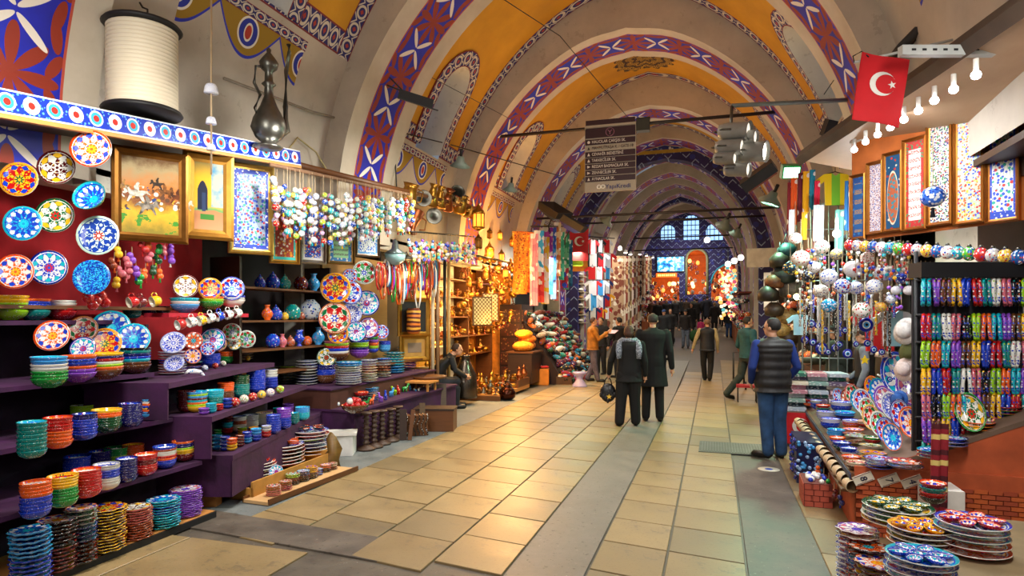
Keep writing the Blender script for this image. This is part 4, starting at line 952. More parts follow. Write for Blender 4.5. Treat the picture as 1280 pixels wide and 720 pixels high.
for px, py, r, k, n3, lab in ((217, 429, 15, 5, (.5, -.8, .5), 'white bowl with grey blue lace pattern propped at left of angled stall'), (218, 455, 12, 5, (.4, -.8, .7), 'small white laced bowl leaning low at left of angled stall'), (242, 426, 11, 9, (.6, -.8, .1), 'dark mottled plate propped on the angled stall'),
        (241, 445, 10, 8, (.6, -.8, .1), 'rust coloured plate with flowers leaning on angled stall'), (266, 425, 15, 1, (.6, -.8, .1), 'large dark blue plate propped at centre of angled stall'), (260, 436, 9, 0, (.6, -.8, .1), 'small pale blue plate with violet flowers on angled stall'),
        (274, 430, 9, 2, (.6, -.8, .1), 'blue plate with cream centre leaning on angled stall'), (293, 429, 9, 7, (.6, -.8, .1), 'green plate with white tulips propped on angled stall'), (290, 415, 11, 11, (.6, -.8, .1), 'pale plate with green leaves standing high on angled stall'), (308, 424, 11, 11, (.6, -.8, .1), 'white plate with green scrolls at right of angled stall')):
    P_ = PP(px, py, Vector((-4.2, 4.82, 0))-N2*.62, N2); o = hung(px, py, r, lab, k, n=n3, zc=depth(P_), group='propped plates on angled stall')
for k, (px, py, c) in enumerate(((256, 460, 4), (269, 457, 3), (279, 454, 1), (294, 450, 9), (310, 447, 5))):
    p = PZ(px, py+4, 1.2); tag(O('painted_egg', me('ball', m_bowl), BALLM[c], None, p+Vector((0, 0, .034)), sc=.034), f'painted ceramic egg, {ordn(k+1)} from left along the edge of the angled stall', 'egg', 'painted eggs')
# little china dolphin lying on the edge
p = PZ(243, 470, 1.2); t = T('china_figure', 'white and blue china dolphin lying on the edge of the angled stall', 'figurine', p, (0, 0, 1.0))
O('body', MB().tube([(-.09, 0, .03), (-.05, 0, .045), (0, 0, .045), (.05, 0, .035), (.085, 0, .0), (.09, 0, -.03)], [.008, .024, .028, .022, .012, .004], 10).mesh('body'), multi('#e8ecf0', 1, 60), t)
O('tail', MB().tube([(.06, -.03, -.03), (.09, 0, -.028), (.06, .03, -.03)], [.004, .01, .004], 6).mesh('tail'), multi('#e8ecf0', 1, 60), t)
A = 'angled stall middle tier'
row_of([(233, 516, 490, 22, 8, ['maroon']), (246, 516, 491, 25, 9, ['yellow', 'lime', 'orange', 'turquoise', 'maroon', 'sky', 'lime', 'sky'], dict(top=3)), (268, 512, 489, 22, 7, ['teal', 'turquoise']), (255, 519, 511, 13, 3, ['purple']), (264, 517, 505, 13, 4, ['turquoise']), (274, 514, 506, 10, 3, ['red']),
        (284, 511, 499, 12, 3, ['cobalt'])], .88, A)
row_of([(282, 503, 480, 20, 8, ['brown', 'orange']), (300, 498, 471, 23, 9, ['teal', 'darkgreen']), (320, 492, 464, 23, 9, ['cobalt']), (338, 487, 463, 18, 7, ['cobalt', 'white'])], .88, A, back=True)
for k, (px, py, c) in enumerate(((294, 507, 3), (305, 503, 1), (316, 500, 3), (327, 497, 5), (338, 494, 9), (350, 490, 7))):
    p = PZ(px, py+2, .88); tag(O('painted_egg', me('ball', m_bowl), BALLM[c], None, p+Vector((0, 0, .05)), sc=.047), f'round painted pot, {ordn(k+1)} from left at the edge of middle tier', 'pot', 'round painted pots')
A = 'angled stall low tier'
row_of([(252, 557, 547, 11, 4, ['orange', 'rust']), (261, 561, 545, 11, 4, ['darkgreen']), (271, 563, 545, 12, 4, ['sky']), (281, 564, 547, 12, 4, ['cobalt']), (290, 564, 549, 13, 4, ['yellow', 'orange']), (300, 559, 545, 11, 4, ['maroon']), (309, 555, 541, 12, 4, ['sky', 'cobalt']), (320, 552, 537, 13, 4, ['cobalt', 'sky']), (333, 547, 533, 12, 4, ['red', 'white']),
        (342, 543, 520, 18, 7, ['cobalt']), (355, 537, 512, 18, 8, ['cobalt', 'purple']), (367, 531, 517, 14, 5, ['teal']), (378, 526, 510, 18, 6, ['turquoise', 'sky'])], .5, A)
row_of([(272, 547, 538, 10, 3, ['green']), (284, 543, 522, 14, 6, ['red', 'turquoise', 'maroon']), (299, 541, 522, 18, 7, ['cream', 'rust', 'white']), (313, 537, 520, 20, 7, ['white', 'silver']), (330, 533, 517, 20, 6, ['white', 'cream']), (303, 545, 535, 12, 3, ['yellow', 'lime']), (317, 545, 535, 12, 3, ['red', 'yellow']), (348, 527, 511, 14, 5, ['orange', 'teal']),
        (360, 521, 506, 14, 5, ['purple'])], .5, A, back=True)
# cardboard tray with big serving dishes, pine tray in front
cb = T('cardboard_tray', 'open cardboard tray on the floor holding the big serving dishes', 'tray', (-4.6, 5.85, 0), (0, 0, radians(2)))
for c, d in (((0, 0, .01), (.7, 1.5, .02)), ((.34, 0, .09), (.02, 1.5, .18)), ((0, -.74, .06), (.7, .02, .12)), ((-.34, 0, .09), (.02, 1.5, .18)), ((0, .74, .09), (.7, .02, .18))): O('panel', flat(MB().box(c, d), 'panel'), CARD, cb)
def bigdish(px, pyb, pyt, wd, n, cols_, z, which, fill):
    p, r, zt = stack(px, pyb, pyt, wd, n, cols_, z, 'cardboard tray', kind='plate', which=which, rim='white')
    for k in range(5):
        a = 2*pi*k/5; q = p+Vector((cos(a)*r*.55, sin(a)*r*.55, 0)); q.z = zt
        tag(O('small_dish', me('oval', m_oval), [glaze(fill), inlay(BYHUE[fill]), glaze(fill)], None, q, (0, 0, a), (r*.36, r*.36, r*.45)), f'{cw(fill)} petal dish, {ordn(k+1)} of five on the {which} serving stack', 'dish', 'petal dishes')
bigdish(314, 606, 582, 60, 7, ['black', 'darkgreen', 'black', 'black', 'lime', 'black', 'red'], .04, 'leftmost', 'red')
bigdish(352, 585, 559, 56, 6, ['pink', 'cream', 'brown', 'white'], .07, 'middle', 'orange')
bigdish(387, 572, 541, 46, 7, ['yellow', 'cobalt', 'white', 'lime', 'red', 'white'], .10, 'rightmost', 'black')
pt = T('pine_tray', 'low pale pine tray on the floor with small round trivets', 'tray', (-4.08, 5.75, 0), (0, 0, radians(-3)))
O('board', flat(MB().box((0, 0, .02), (.3, 1.45, .03)), 'board'), wood('#dcb888', '#c89a60'), pt)
for s_ in (-1, 1): O('edge_strip', flat(MB().box((s_*.15, 0, .035), (.015, 1.45, .05)), 'edge_strip'), OAK, pt)
row_of([(342, 620, 609, 18, 5, ['pink', 'rust']), (357, 613, 603, 16, 5, ['pink', 'rust']), (366, 606, 594, 17, 6, ['black', 'maroon', 'lime']), (379, 602, 590, 16, 6, ['black', 'navy']), (389, 598, 585, 16, 6, ['black', 'yellow']), (398, 594, 587, 11, 3, ['cobalt']), (407, 590, 582, 13, 4, ['black', 'orange']), (415, 587, 580, 13, 4, ['brown', 'cream'])], .04, 'pine tray', kind='flower')
hung(345, 590, 9, 'flower shaped blue and red trivet leaning on the cardboard tray', 1, n=(.7, -.6, .4), zc=depth(PZ(345, 604, .05)), kind='flower', cat='trivet')
# white box and carved wooden piece behind the tray
p = PZ(430, 570, 0); t = T('polystyrene_box', 'white broken foam box on the floor before the purple table corner', 'box', (p.x-.15, p.y+.1, 0), (0, 0, .4)); O('box_body', flat(MB().box((0, 0, .13), (.42, .32, .26)), 'box_body'), pm('#d8d8d4', .8), t); O('lid', flat(MB().box((.02, -.02, .275), (.44, .34, .03), rz=.1), 'lid'), WHITE, t)
p = PZ(414, 585, 0); t = T('carved_bracket', 'dark gilded carved wooden bracket beside the white foam box', 'bracket', p, (0, 0, .9)); O('carving', MB().prism([(-.09, 0), (.1, 0), (.08, .1), (.12, .22), (.05, .36), (0, .42), (-.05, .34), (-.03, .2), (-.1, .12)], .08), wood('#8a6420', '#3a2a10'), t)

# unit three: wood shelves with vases
t = T('vase_shelves', 'dark wooden shelf rack filled with vases behind the angled stall', 'shelf', (-5.6, 7.35, 1.0))
y0, y1 = -.95, .95
for z in (.02, .33, .70, 1.12): O('shelf', flat(MB().box2((-.3, y0, z), (.14, y1, z+.025)), 'shelf'), OAK, t)
for y in (y0, y1): O('upright', flat(MB().box2((-.3, y-.02, -1), (.14, y+.02, 1.5)), 'upright'), DARKWOOD, t)
vc = ['orange', 'cobalt', 'teal', 'maroon', 'cobalt', 'sky', 'rust', 'white', 'yellow']
K = 0
for py, zz, row, items in ((366, 2.145, 'top shelf of the vase rack', [(325, 'cobalt', 7, 1), (341, 'cobalt', 9, 1), (356, 'teal', 8, 1), (376, 'maroon', 9, 2), (392, 'sky', 8, 0)]),
        (404, 1.725, 'middle shelf of the vase rack', [(334, 'orange', 7, 0), (345, 'cobalt', 8, 1), (356, 'yellow', 5, 2), (366, 'teal', 10, 2), (376, 'rust', 5, 2), (388, 'white', 13, 2)]),
        (441, 1.355, 'low shelf of the vase rack', [(341, 'cobalt', 9, 2), (353, 'pink', 6, 0), (363, 'rust', 6, 1), (374, 'cobalt', 7, 3), (384, 'orange', 6, 2), (398, 'sky', 8, 0)])):
    for i, (px, c, wpx, k) in enumerate(items):
        p = PX(px, py, -5.62); p.z = zz; r = wpx*depth(p)/FPX
        mt = multi('#d8e4f4', 1, 4.5) if c == 'white' else multi(HUES[c], 0, 4.0, .3)
        tag(O('vase', vase_mesh(k), mt, None, p, sc=r*(1 if k != 2 else 1.0)), f'{cw(c)} painted vase, {ordn(i+1)} from left on the {row}', 'vase', 'vases in the rack')
# plates hung on a tan board
t = T('plate_board', 'tan board wall carrying the hung decorative plates', 'board', (-5.62, 9.3, 1.2)); O('board', flat(MB().box((0, 0, .7), (.04, 2.0, 1.7)), 'board'), wood('#a8844c', '#8a6a3a'), t)
for px, py, r, k, lab, o_ in ((419, 360, 19, 4, 'large yellow painted plate with a village scene on the tan board', 'yellow'), (455, 341, 15, 11, 'cream oval plate high at right of the tan board', 'cream'), (437, 366, 15, 0, 'pale blue plate half hidden behind the yellow painted plate', 'sky'), (458, 379, 16, 1, 'blue and yellow ringed plate at right of the tan board', 'sky'),
        (418, 398, 20, 2, 'large plate with cobalt rim and red dots at centre of the tan board', 'cobalt'), (439, 392, 13, 5, 'white and grey laced plate beside the cobalt rimmed plate', 'white'), (422, 417, 13, 4, 'rust and cream patterned plate under the cobalt rimmed plate', 'rust'), (445, 415, 13, 1, 'dark blue rimmed plate with white lace at the low centre', 'navy'),
        (460, 410, 13, 10, 'white plate with violet rim at right under the ringed plate', 'purple'), (477, 415, 9, 0, 'small pale blue plate at the far right of the plate wall', 'sky'), (437, 345, 9, 0, 'small pale plate between the yellow and the cream plates', 'sky')):
    hung(px, py, r, lab, k, n=(.66, -.74, .1), x=-5.25 if k != 5 else -5.35, outer=o_, rim='cobalt' if 'cobalt' in lab or 'dark blue' in lab else ('purple' if 'violet' in lab else None), group='plates on the tan board')

# unit four: purple table with the plate stacks, upper tier behind
t = T('draped_table', 'low purple draped table with plate stacks in front of the plate wall', 'table', (-4.9, 9.2, 0))
O('drape', flat(MB().box2((-.42, -1.75, 0), (.36, 1.75, .50)), 'drape'), PURPLE, t); O('tabletop', flat(MB().box2((-.44, -1.77, .50), (.39, 1.77, .53)), 'tabletop'), PURPLE, t)
O('upper_tier', flat(MB().box2((-.75, -1.75, .53), (.0, 1.6, .78)), 'upper_tier'), pm('#4a2418', .8), t); O('tabletop', flat(MB().box2((-.75, -1.77, .78), (.02, 1.62, .80)), 'tabletop'), PURPLE, t)
A = 'purple table upper tier'; kw = dict(kind='plate')
row_of([(340, 480, 460, 20, 6, ['silver', 'grey'], kw), (360, 481, 459, 24, 7, ['black', 'darkgreen', 'grey', 'lime'], kw), (383, 482, 452, 27, 9, ['silver', 'grey', 'white', 'silver'], kw), (407, 480, 457, 25, 6, ['brown', 'cobalt', 'navy'], dict(kind='deep')), (436, 482, 454, 33, 10, ['silver', 'white', 'grey', 'sky'], dict(kind='plate', top=3)),
        (461, 478, 451, 22, 9, ['grey', 'cream', 'silver'], kw), (479, 472, 449, 20, 7, ['grey', 'brown', 'silver', 'cobalt'], kw), (492, 467, 442, 27, 8, ['sky', 'turquoise', 'teal'], kw), (509, 461, 435, 24, 9, ['purple', 'brown', 'grey', 'sky'], kw)], .80, A)
row_of([(421, 452, 427, 31, 6, ['brown', 'white', 'cobalt', 'red', 'lime', 'pink'], dict(kind='bowl')), (449, 448, 426, 25, 6, ['purple', 'navy', 'lime', 'cobalt'], dict(kind='bowl')), (466, 441, 418, 15, 6, ['cobalt', 'lime', 'orange', 'purple', 'green', 'red']), (481, 440, 427, 15, 5, ['sky', 'cobalt'])], 1.02, A, back=True, P=lambda a, b: PX(a, b, -5.3))
t = T('wall_shelf', 'narrow plank under the bright bowls behind the purple table', 'shelf', (-5.35, 9.7, .98)); O('board', flat(MB().box((0, 0, 0), (.36, 2.4, .03)), 'board'), OAK, t)
hung(408, 447, 12, 'painted plate with green bird standing on the blue bowl stack', 7, n=(.6, -.8, .1), zc=9.4, outer='cream')
A = 'purple table lower tier'
row_of([(390, 509, 489, 24, 7, ['grey', 'silver', 'darkgreen'], kw), (426, 500, 485, 21, 6, ['cobalt', 'silver', 'white'], kw), (452, 505, 491, 18, 3, ['black', 'red'], dict(kind='deep')), (464, 501, 486, 19, 6, ['cobalt', 'silver', 'sky'], kw), (475, 494, 480, 20, 6, ['grey', 'white', 'silver'], kw), (484, 489, 477, 17, 4, ['sky', 'brown'], kw), (497, 488, 477, 14, 4, ['brown', 'white'], kw), (502, 480, 470, 17, 4, ['brown', 'red', 'green'], kw)], .53, A)
# bowl of red balls
p, r, zt = stack(443, 518, 509, 34, 1, ['brown'], .53, 'purple table lower tier', kind='bowl', which='wide')
for k in range(16):
    a = k*2.4; rr = r*.72*sqrt((k % 10)/10); q = Vector((p.x+rr*cos(a), p.y+rr*sin(a), p.z+r*.62+(.05 if k > 9 else 0)))
    c = 'sky' if k == 12 else ('white' if k == 15 else 'red'); tag(O('glass_ball', me('ball', m_bowl), glaze(c), None, q, sc=r*.23), f'{cw(c)} glossy ball, {ordn(k+1)} of the heap in the brown bowl', 'ball', 'balls in the brown bowl')
for k, (px, py, c, c2) in enumerate(((399, 503, 'green', 'white'), (410, 500, 'white', 'orange'), (411, 507, 'black', 'white'), (421, 506, 'white', 'black'), (390, 500, 'white', 'red'))):
    p = PZ(px, py+3, .53); tag(O('painted_egg', me('ball', m_bowl), multi(HUES[c], [HUES[c2], HUES['sky']], 3), None, p+Vector((0, 0, .045)), sc=.045), f'{c} painted egg, {ordn(k+1)} of the group left of the brown bowl', 'egg', 'eggs by the brown bowl')
def figurine(px, pyb, h, c, lab):
    p = PZ(px, pyb, .53); t = T('animal_figurine', lab, 'figurine', p, (0, 0, R.uniform(0, 3)), sc=h)
    O('body', MB().tube([(-.35, 0, .45), (-.2, 0, .5), (.15, 0, .5), (.3, 0, .6), (.38, 0, .85)], [.08, .2, .2, .14, .12], 8).ball((.45, 0, .95), (.2, .14, .15), 8).mesh('body'), glaze(c), t)
    for x in (-.2, .18):
        for y in (-.1, .1): O('leg', me('figleg', lambda: MB().tube([(0, 0, .45), (0, 0, 0)], [.07, .06], 6).mesh('leg')), glaze(c), t, (x, y, 0))
    return t
for k, (px, py, c) in enumerate(((457, 509, 'green'), (464, 506, 'orange'), (476, 503, 'purple'), (482, 500, 'cobalt'), (489, 496, 'sky'), (493, 494, 'lime'), (498, 493, 'red'), (506, 490, 'green'), (512, 488, 'sky'))):
    figurine(px, py, .13, c, f'{cw(c)} glossy animal figurine, {ordn(k+1)} from left at the edge of the purple table')
K = 0
for j in range(60):
    px = 517+R.random()*27; py = 491-(px-517)*.34-R.random()*12; K += 1; c = R.choice(['white', 'white', 'cream', 'sky', 'orange', 'pink'])
    p = PZ(px, py, .53+.0); tag(O('china_trinket', vase_mesh(j % 4), glaze(c), None, p, (R.uniform(-.8, .8), R.uniform(-.8, .8), 0), .016), f'small {cw(c)} china trinket, {ordn(j+1)} of the heap at purple table far end', 'trinket', 'china trinkets in the heap')
t = T('wicker_tray', 'flat brown tray of trinkets held beside the seated man', 'tray', PZ(535, 474, .68)); O('dish', MB().lathe([(.2, 0), (.3, .02), (.32, .06), (.3, .06), (.2, .025), (0, .02)], 20).mesh('dish'), OAK, t)
t = T('folding_trestle', 'small orange wooden stand under the brown tray', 'stand', PZ(527, 488, .53)); O('top', flat(MB().box((0, 0, .15), (.45, .4, .03)), 'top'), PINE, t); [O('leg', flat(MB().box((x, y, .07), (.03, .03, .14)), 'leg'), PINE, t) for x in (-.18, .18) for y in (-.15, .15)]
# carved wooden candlesticks and old wooden boards on the floor
def candlestick(px, pyb, h, i):
    p = PZ(px, pyb, 0); q = [(.5, 0), (.52, .05), (.3, .1), (.14, .14)]
    for k in range(6): z = .16+k*.13; q += [(.12, z), (.22, z+.03), (.12, z+.06), (.13, z+.11)]
    q += [(.3, .95), (.3, 1.0), (0, 1.0)]
    q = [(a*.19, z) for a, z in q]
    o = O('candlestick', me('candlestick', lambda: MB().lathe(q, 14).mesh('candlestick')), wood('#5a4030', '#2c1c14'), None, p+Vector((-.05, .08, 0)), (0, 0, 0), (1.3, 1.3, h))
    tag(o, f'turned dark wooden candlestick, {ordn(i+1)} from left before the purple table', 'candlestick', 'wooden candlesticks before the purple table')
for i, (px, pyb, pyt) in enumerate(((458, 564, 518), (468, 561, 515), (478, 557, 513), (489, 553, 510), (498, 549, 506))): candlestick(px, pyb, (pyb-pyt)*8.7/FPX, i)
def board(px, pyb, pyt, wd, lab, tilt=0.0, m=None):
    p = PZ(px, pyb, 0); h = (pyb-pyt)*depth(p)/FPX; w_ = wd*depth(p)/FPX
    o = O('old_plank', flat(MB().box((0, 0, h/2), (w_, .06, h)), 'plank'), m or DARKWOOD, None, p, (-.12, tilt, .5)); tag(o, lab, 'plank'); return o
board(504, 550, 512, 9, 'dark upright plank right of the candlesticks'); board(512, 550, 512, 5, 'brown leaning plank beside the bead loom', .12, OAK); board(528, 540, 504, 7, 'worn pale plank standing behind the bead strings', 0, wood('#6a5438', '#4a3824')); board(549, 523, 480, 18, 'tall grey brown board standing at the table end', 0, wood('#5c4c3c', '#3c3026'))
p = PZ(520, 545, 0); t = T('bead_bundle', 'black and white bead strings draped on a small wooden crate', 'bead strings', p, (0, 0, .6))
O('crate', flat(MB().box((0, .1, .15), (.36, .2, .3)), 'crate'), OAK, t)
for i in range(6): O('bead_string', MB().tube([(-.15+i*.06+.02*sin(k), -.03-.015*(k % 2), .34-k*.04) for k in range(9)], [.011, .006]*4+[.011], 6).mesh('bead_string'), multi('#14161a', ['#e8e8e0', '#14161a'], 60), t)
p = PZ(551, 541, 0); t = T('wooden_chest', 'small brown wooden chest on the floor by the seated man', 'chest', (p.x-.2, p.y+.25, 0), (0, 0, .25))
O('chest_body', flat(MB().box((0, 0, .16), (.62, .4, .32)), 'chest_body'), OAK, t); O('lid', flat(MB().box((0, 0, .335), (.64, .42, .03)), 'lid'), DARKWOOD, t)
# jewellery corner: dark frame with striped textile, lower frame, poles and lit case
t = T('doorway_panel', 'dark green curtain panel behind the hanging jewellery', 'panel', (-5.75, 11.4, 0)); O('panel', flat(MB().box((0, 0, 1.5), (.05, 2.2, 3.0)), 'panel'), pm('#2a2420', .8), t)
framepx('tall gilt frame with dark picture and twisted orange textile', 497, 537, 372, 420, -5.3, radians(50), GOLD, pm('#282420', .4), fw=.08)
framepx('square gilt frame with a grey textile picture, below the tall frame', 499, 537, 417, 452, -5.3, radians(50), GOLD, pm('#8a7460', .5), fw=.10, inner=(pm('#b88a40'), .08))
p = PX(517, 400, -5.2); tag(O('twisted_textile', MB().lathe([(.09, 0), (.13, .06), (.12, .25), (.13, .42), (.1, .46)], 16).mesh('t'), stripes(('#e8802a', '#5a2414', '#f0b040', '#6a2a18'), 2, 3.0, .6, .1), None, p-Vector((0, 0, .25))), 'rolled orange and brown striped textile hanging in the gilt frame', 'textile')
for i, (px, c) in enumerate(((541, '#c8b89a'), (547, '#8a6a4a'), (556, '#181818'), (561, '#c8a060'))):
    p = PX(px, 440, -5.0); tag(O('shop_post', MB().tube([(p.x, p.y, 0), (p.x, p.y, 3.0)], .035, 8).mesh('post'), pm(c, .4)), ('pale', 'brown', 'black', 'tan')[i]+f' metal post, {ordn(i+1)} of four beside the lit display case', 'post', 'posts by the display case')
t = T('display_case', 'warmly lit glass display case of gold trinkets left of the lantern shop', 'display case', (-5.45, 12.1, .3))
O('back_panel', flat(MB().box((-.25, 0, 1.1), (.03, .9, 2.3)), 'back_panel'), pm('#e8b040', .5), t)
for z in (.0, .45, .85, 1.25, 1.65, 2.1): O('shelf', flat(MB().box((-.1, 0, z), (.3, .9, .02)), 'shelf'), pm('#d8c89a', .3), t)
for y in (-.45, .45): O('post', flat(MB().box((.06, y, 1.1), (.03, .03, 2.3)), 'post'), GOLD, t)
point('case_lamp', (-5.35, 12.1, 2.5), 16, (1, .75, .35), .05); point('case_lamp', (-5.35, 12.1, 1.3), 14, (1, .75, .35), .05)
for j in range(5):
    for i in range(5):
        p = Vector((-5.5, 11.75+i*.17, .32+(.0, .45, .85, 1.25, 1.65)[j])); tag(O('gold_trinket', vase_mesh((i+j) % 4), GOLD if (i+j) % 2 else BRASS, None, p, sc=.05), f'gold trinket, {ordn(i+1)} from left on the {ordn(j+1)} shelf of the lit case', 'trinket', 'trinkets in the lit case')
# hanging necklaces of the jewellery corner
K = 0
for j in range(34):
    px = 474+j*2.2; p = PX(px, 322+R.random()*14, -4.9); K += 1; c = ['red', 'rust', 'orange', 'maroon', 'white', 'sky', 'red', 'purple', 'green'][j % 9]
    L2 = R.uniform(.3, .75); b0 = T('necklace', f'{cw(c)} bead necklace, {ordn(K)} from left above the jewellery corner', 'necklace', p, (0, 0, R.uniform(0, 1.5)), 'necklaces of the jewellery corner')
    O('beads', MB().tube([(.05*cos(a/10*2*pi), 0, -L2/2+L2/2*sin(a/10*2*pi)) for a in range(10)], [.012, .017]*5, 6, closed=True).mesh('beads'), glaze(c), b0)
p = PX(508, 345, -4.9); t = T('chandelier', 'small lit glass chandelier with pendants above the jewellery corner', 'chandelier', p)
O('canopy_plate', MB().lathe([(.2, .25), (.24, .27), (.05, .34), (0, .42)], 16).mesh('canopy_plate'), PEWTER, t); O('bulb', MB().ball((0, 0, .02), .06, 10).mesh('bulb'), glow('#ffc060', 14), t)
for a in range(8): O('pendant', MB().tube([(.16*cos(a*.785), .16*sin(a*.785), .22), (.1*cos(a*.785), .1*sin(a*.785), -.12)], [.008, .022], 6).mesh('pendant'), glaze('orange'), t)
point('chandelier_light', (p.x+.2, p.y-.2, p.z), 8, (1, .6, .25), .06)
p = PX(494, 318, -4.8); t = T('glass_lantern', 'wide clear glass lantern hanging over the jewellery corner', 'lantern', p, sc=.62)
O('lid', MB().lathe([(.28, 0), (.3, .02), (.1, .14), (.06, .35), (.0, .4)], 20).mesh('lid'), metal('#9ab0b0', .3), t); O('bowl', MB().lathe([(.27, 0), (.24, -.15), (.1, -.26), (0, -.28)], 20).mesh('bowl'), pm('#8ab0b0', .2), t)
# ------------------------------------------------------------ lantern and brass shop
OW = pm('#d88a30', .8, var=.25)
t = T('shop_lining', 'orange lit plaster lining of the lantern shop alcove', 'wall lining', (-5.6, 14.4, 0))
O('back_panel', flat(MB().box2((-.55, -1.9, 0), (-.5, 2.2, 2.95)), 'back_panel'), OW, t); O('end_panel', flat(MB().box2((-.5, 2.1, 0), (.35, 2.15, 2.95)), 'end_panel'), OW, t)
t = T('raised_platform', 'low wooden platform crowded with brass and copper ware', 'platform', (-4.85, 13.9, 0), (0, 0, 0))
O('board', flat(MB().box2((-.95, -1.15, .05), (.55, 1.15, .13)), 'board'), PINE, t); O('edge_strip', flat(MB().box2((-.97, -1.2, 0), (.58, -1.15, .10)), 'edge_strip'), OAK, t); O('crate', flat(MB().box2((.12, .2, .13), (.55, 1.15, .30)), 'crate'), OAK, t)
t2 = T('goods_rack', 'wooden rack of shelves behind the brass ware', 'shelf', (-5.75, 14.2, .1))
for z in (.75, 1.2, 1.65, 2.1, 2.5): O('shelf', flat(MB().box2((-.3, -1.6, z), (.15, 1.8, z+.03)), 'shelf'), OAK, t2)
for y in (-1.6, .1, 1.8): O('upright', flat(MB().box2((-.3, y-.02, 0), (.15, y+.02, 2.9)), 'upright'), OAK, t2)
LP_ = [[(.5, 0), (.5, .06), (.15, .16), (.12, .5), (.3, .6), (.14, .7), (.12, 1.3), (.35, 1.4), (.3, 1.5), (0, 1.5)],                     # candlestick
       [(.4, 0), (.45, .08), (.2, .2), (.6, .6), (.65, .9), (.25, 1.4), (.2, 1.7), (.35, 1.85), (.1, 2.0), (.05, 2.2), (0, 2.25)],        # covered jug
       [(.5, 0), (.7, .2), (.75, .5), (.6, .7), (.7, .75), (0, .78)],                                                                  # pot
       [(.3, 0), (.35, .05), (.1, .15), (.1, .3), (.55, .6), (.6, 1.0), (.55, 1.0), (0, .7)],                                           # goblet
       [(.7, 0), (.75, .1), (.3, .3), (.3, .5), (.12, .7), (.12, 1.0), (0, 1.05)]]
def brass(k): return me('brass%d' % k, lambda: MB().lathe(LP_[k], 12).mesh('brass'))
BN = ['candlestick', 'covered jug', 'pot', 'goblet', 'bell']; BM = [BRASS, COPPER, PEWTER, metal('#8a6430', .35), GOLD]; BW = ['brass', 'copper', 'pewter', 'dark brass', 'gilt']
K = 0
for iy in range(9):
    for ix in range(9):
        K += 1; k = R.randrange(5); m_ = R.randrange(5); x = -5.7+ix*.165+R.uniform(-.05, .05); y = 12.85+iy*.24+R.uniform(-.07, .07)
        if x > -4.75 and y > 14: z = .30
        else: z = .13
        o = O(BN[k].replace(' ', '_'), brass(k), BM[m_], None, (x, y, z), (0, 0, R.uniform(0, 6)), .09+.06*R.random()*(1.3 if ix < 5 else 1))
        tag(o, f'{BW[m_]} {BN[k]}, {ordn(ix+1)} from the wall in the {ordn(iy+1)} row of the wooden platform', BN[k].split()[-1], 'metal ware on the wooden platform')
for j, z in enumerate((.88, 1.33, 1.78, 2.23)):
    for i in range(18):
        k = R.randrange(5); m_ = R.choice([0, 1, 3, 4]); tag(O(BN[k].replace(' ', '_'), brass(k), BM[m_], None, (-5.72+R.uniform(-.08, .08), 12.75+i*.18, z), sc=.11+.06*R.random()), f'{BW[m_]} {BN[k]}, {ordn(i+1)} from the near end on the {ordn(j+1)} rack shelf', BN[k].split()[-1], 'metal ware on the rack')
t = T('glass_vessel', 'tall grey bottle shaped glass lantern on the near platform corner', 'lantern', PZ(581, 497, .13)); O('body', MB().lathe([(.25, 0), (.26, .05), (.24, .45), (.12, .72), (.09, .82), (.12, .86), (0, .87)], 20).mesh('body'), metal('#6c6258', .25), t)
p = PZ(634, 500, 0); t = T('round_pot', 'round dark copper pot on the floor at the platform corner', 'pot', (p.x, p.y, 0)); O('body', MB().lathe([(.1, 0), (.17, .06), (.19, .15), (.12, .26), (.07, .29), (.1, .33), (.08, .33), (0, .2)], 18).mesh('body'), metal('#4a2418', .25), t); O('handle', MB().tube([(-.09, 0, .31), (0, 0, .42), (.09, 0, .31)], .01, 6).mesh('handle'), DARKIRON, t)
# open lanterns hung from the ceiling
def lantern(p, s, mat, lab, glowing=True):
    t = T('hanging_lantern', lab, 'lantern', p, (0, 0, R.uniform(0, 1)), 'metal lanterns of the lantern shop', s)
    O('cap', me('lcap', lambda: MB().lathe([(.55, 0), (.6, .05), (.45, .3), (.2, .5), (.22, .6), (.06, .8), (.08, .9), (0, .95)], 8).mesh('cap')), mat, t)
    O('base', me('lbase', lambda: MB().lathe([(.15, -1.35), (.3, -1.25), (.55, -1.1), (.55, -1.02), (0, -1.02)], 8).mesh('base')), mat, t)
    for i in range(8): O('bar', me('lbar', lambda: MB().tube([(.5, 0, -1.05), (.5, 0, .02)], .035, 4).mesh('bar')), mat, t, rot=(0, 0, i*pi/4))
    O('glass', me('lglass', lambda: MB().lathe([(.42, -1.04), (.44, -.5), (.42, 0)], 8).mesh('glass')), glow('#ff9a30', 2.2) if glowing else pm('#c08030', .3), t)
    O('chain', me('lchain', lambda: MB().tube([(0, 0, .9), (0, 0, 2.2)], .02, 4).mesh('chain')), DARKIRON, t)
for i, (px, py, s, x, m_) in enumerate(((598, 268, .26, -4.7, 0), (598, 300, .16, -4.7, 3), (612, 312, .2, -4.9, 3), (627, 318, .15, -4.9, 3), (607, 340, .13, -5.0, 0), (618, 345, .12, -4.9, 0), (632, 338, .15, -4.8, 1), (640, 300, .14, -5.0, 3), (612, 290, .13, -5.3, 3),
        (625, 292, .13, -5.2, 0), (600, 352, .12, -5.1, 1), (638, 352, .12, -4.9, 3), (628, 360, .13, -5.0, 0), (586, 350, .12, -5.2, 0), (578, 340, .11, -5.3, 1), (646, 330, .12, -4.9, 3), (616, 368, .12, -5.1, 3), (645, 362, .12, -5.0, 1), (655, 352, .12, -5.0, 3), (606, 322, .10, -5.4, 0))):
    lantern(PX(px, py, x), s, BM[m_], f"{BW[m_]} hanging lantern, {ordn(i+1)} of those under the lantern shop beam", i % 3 == 0)
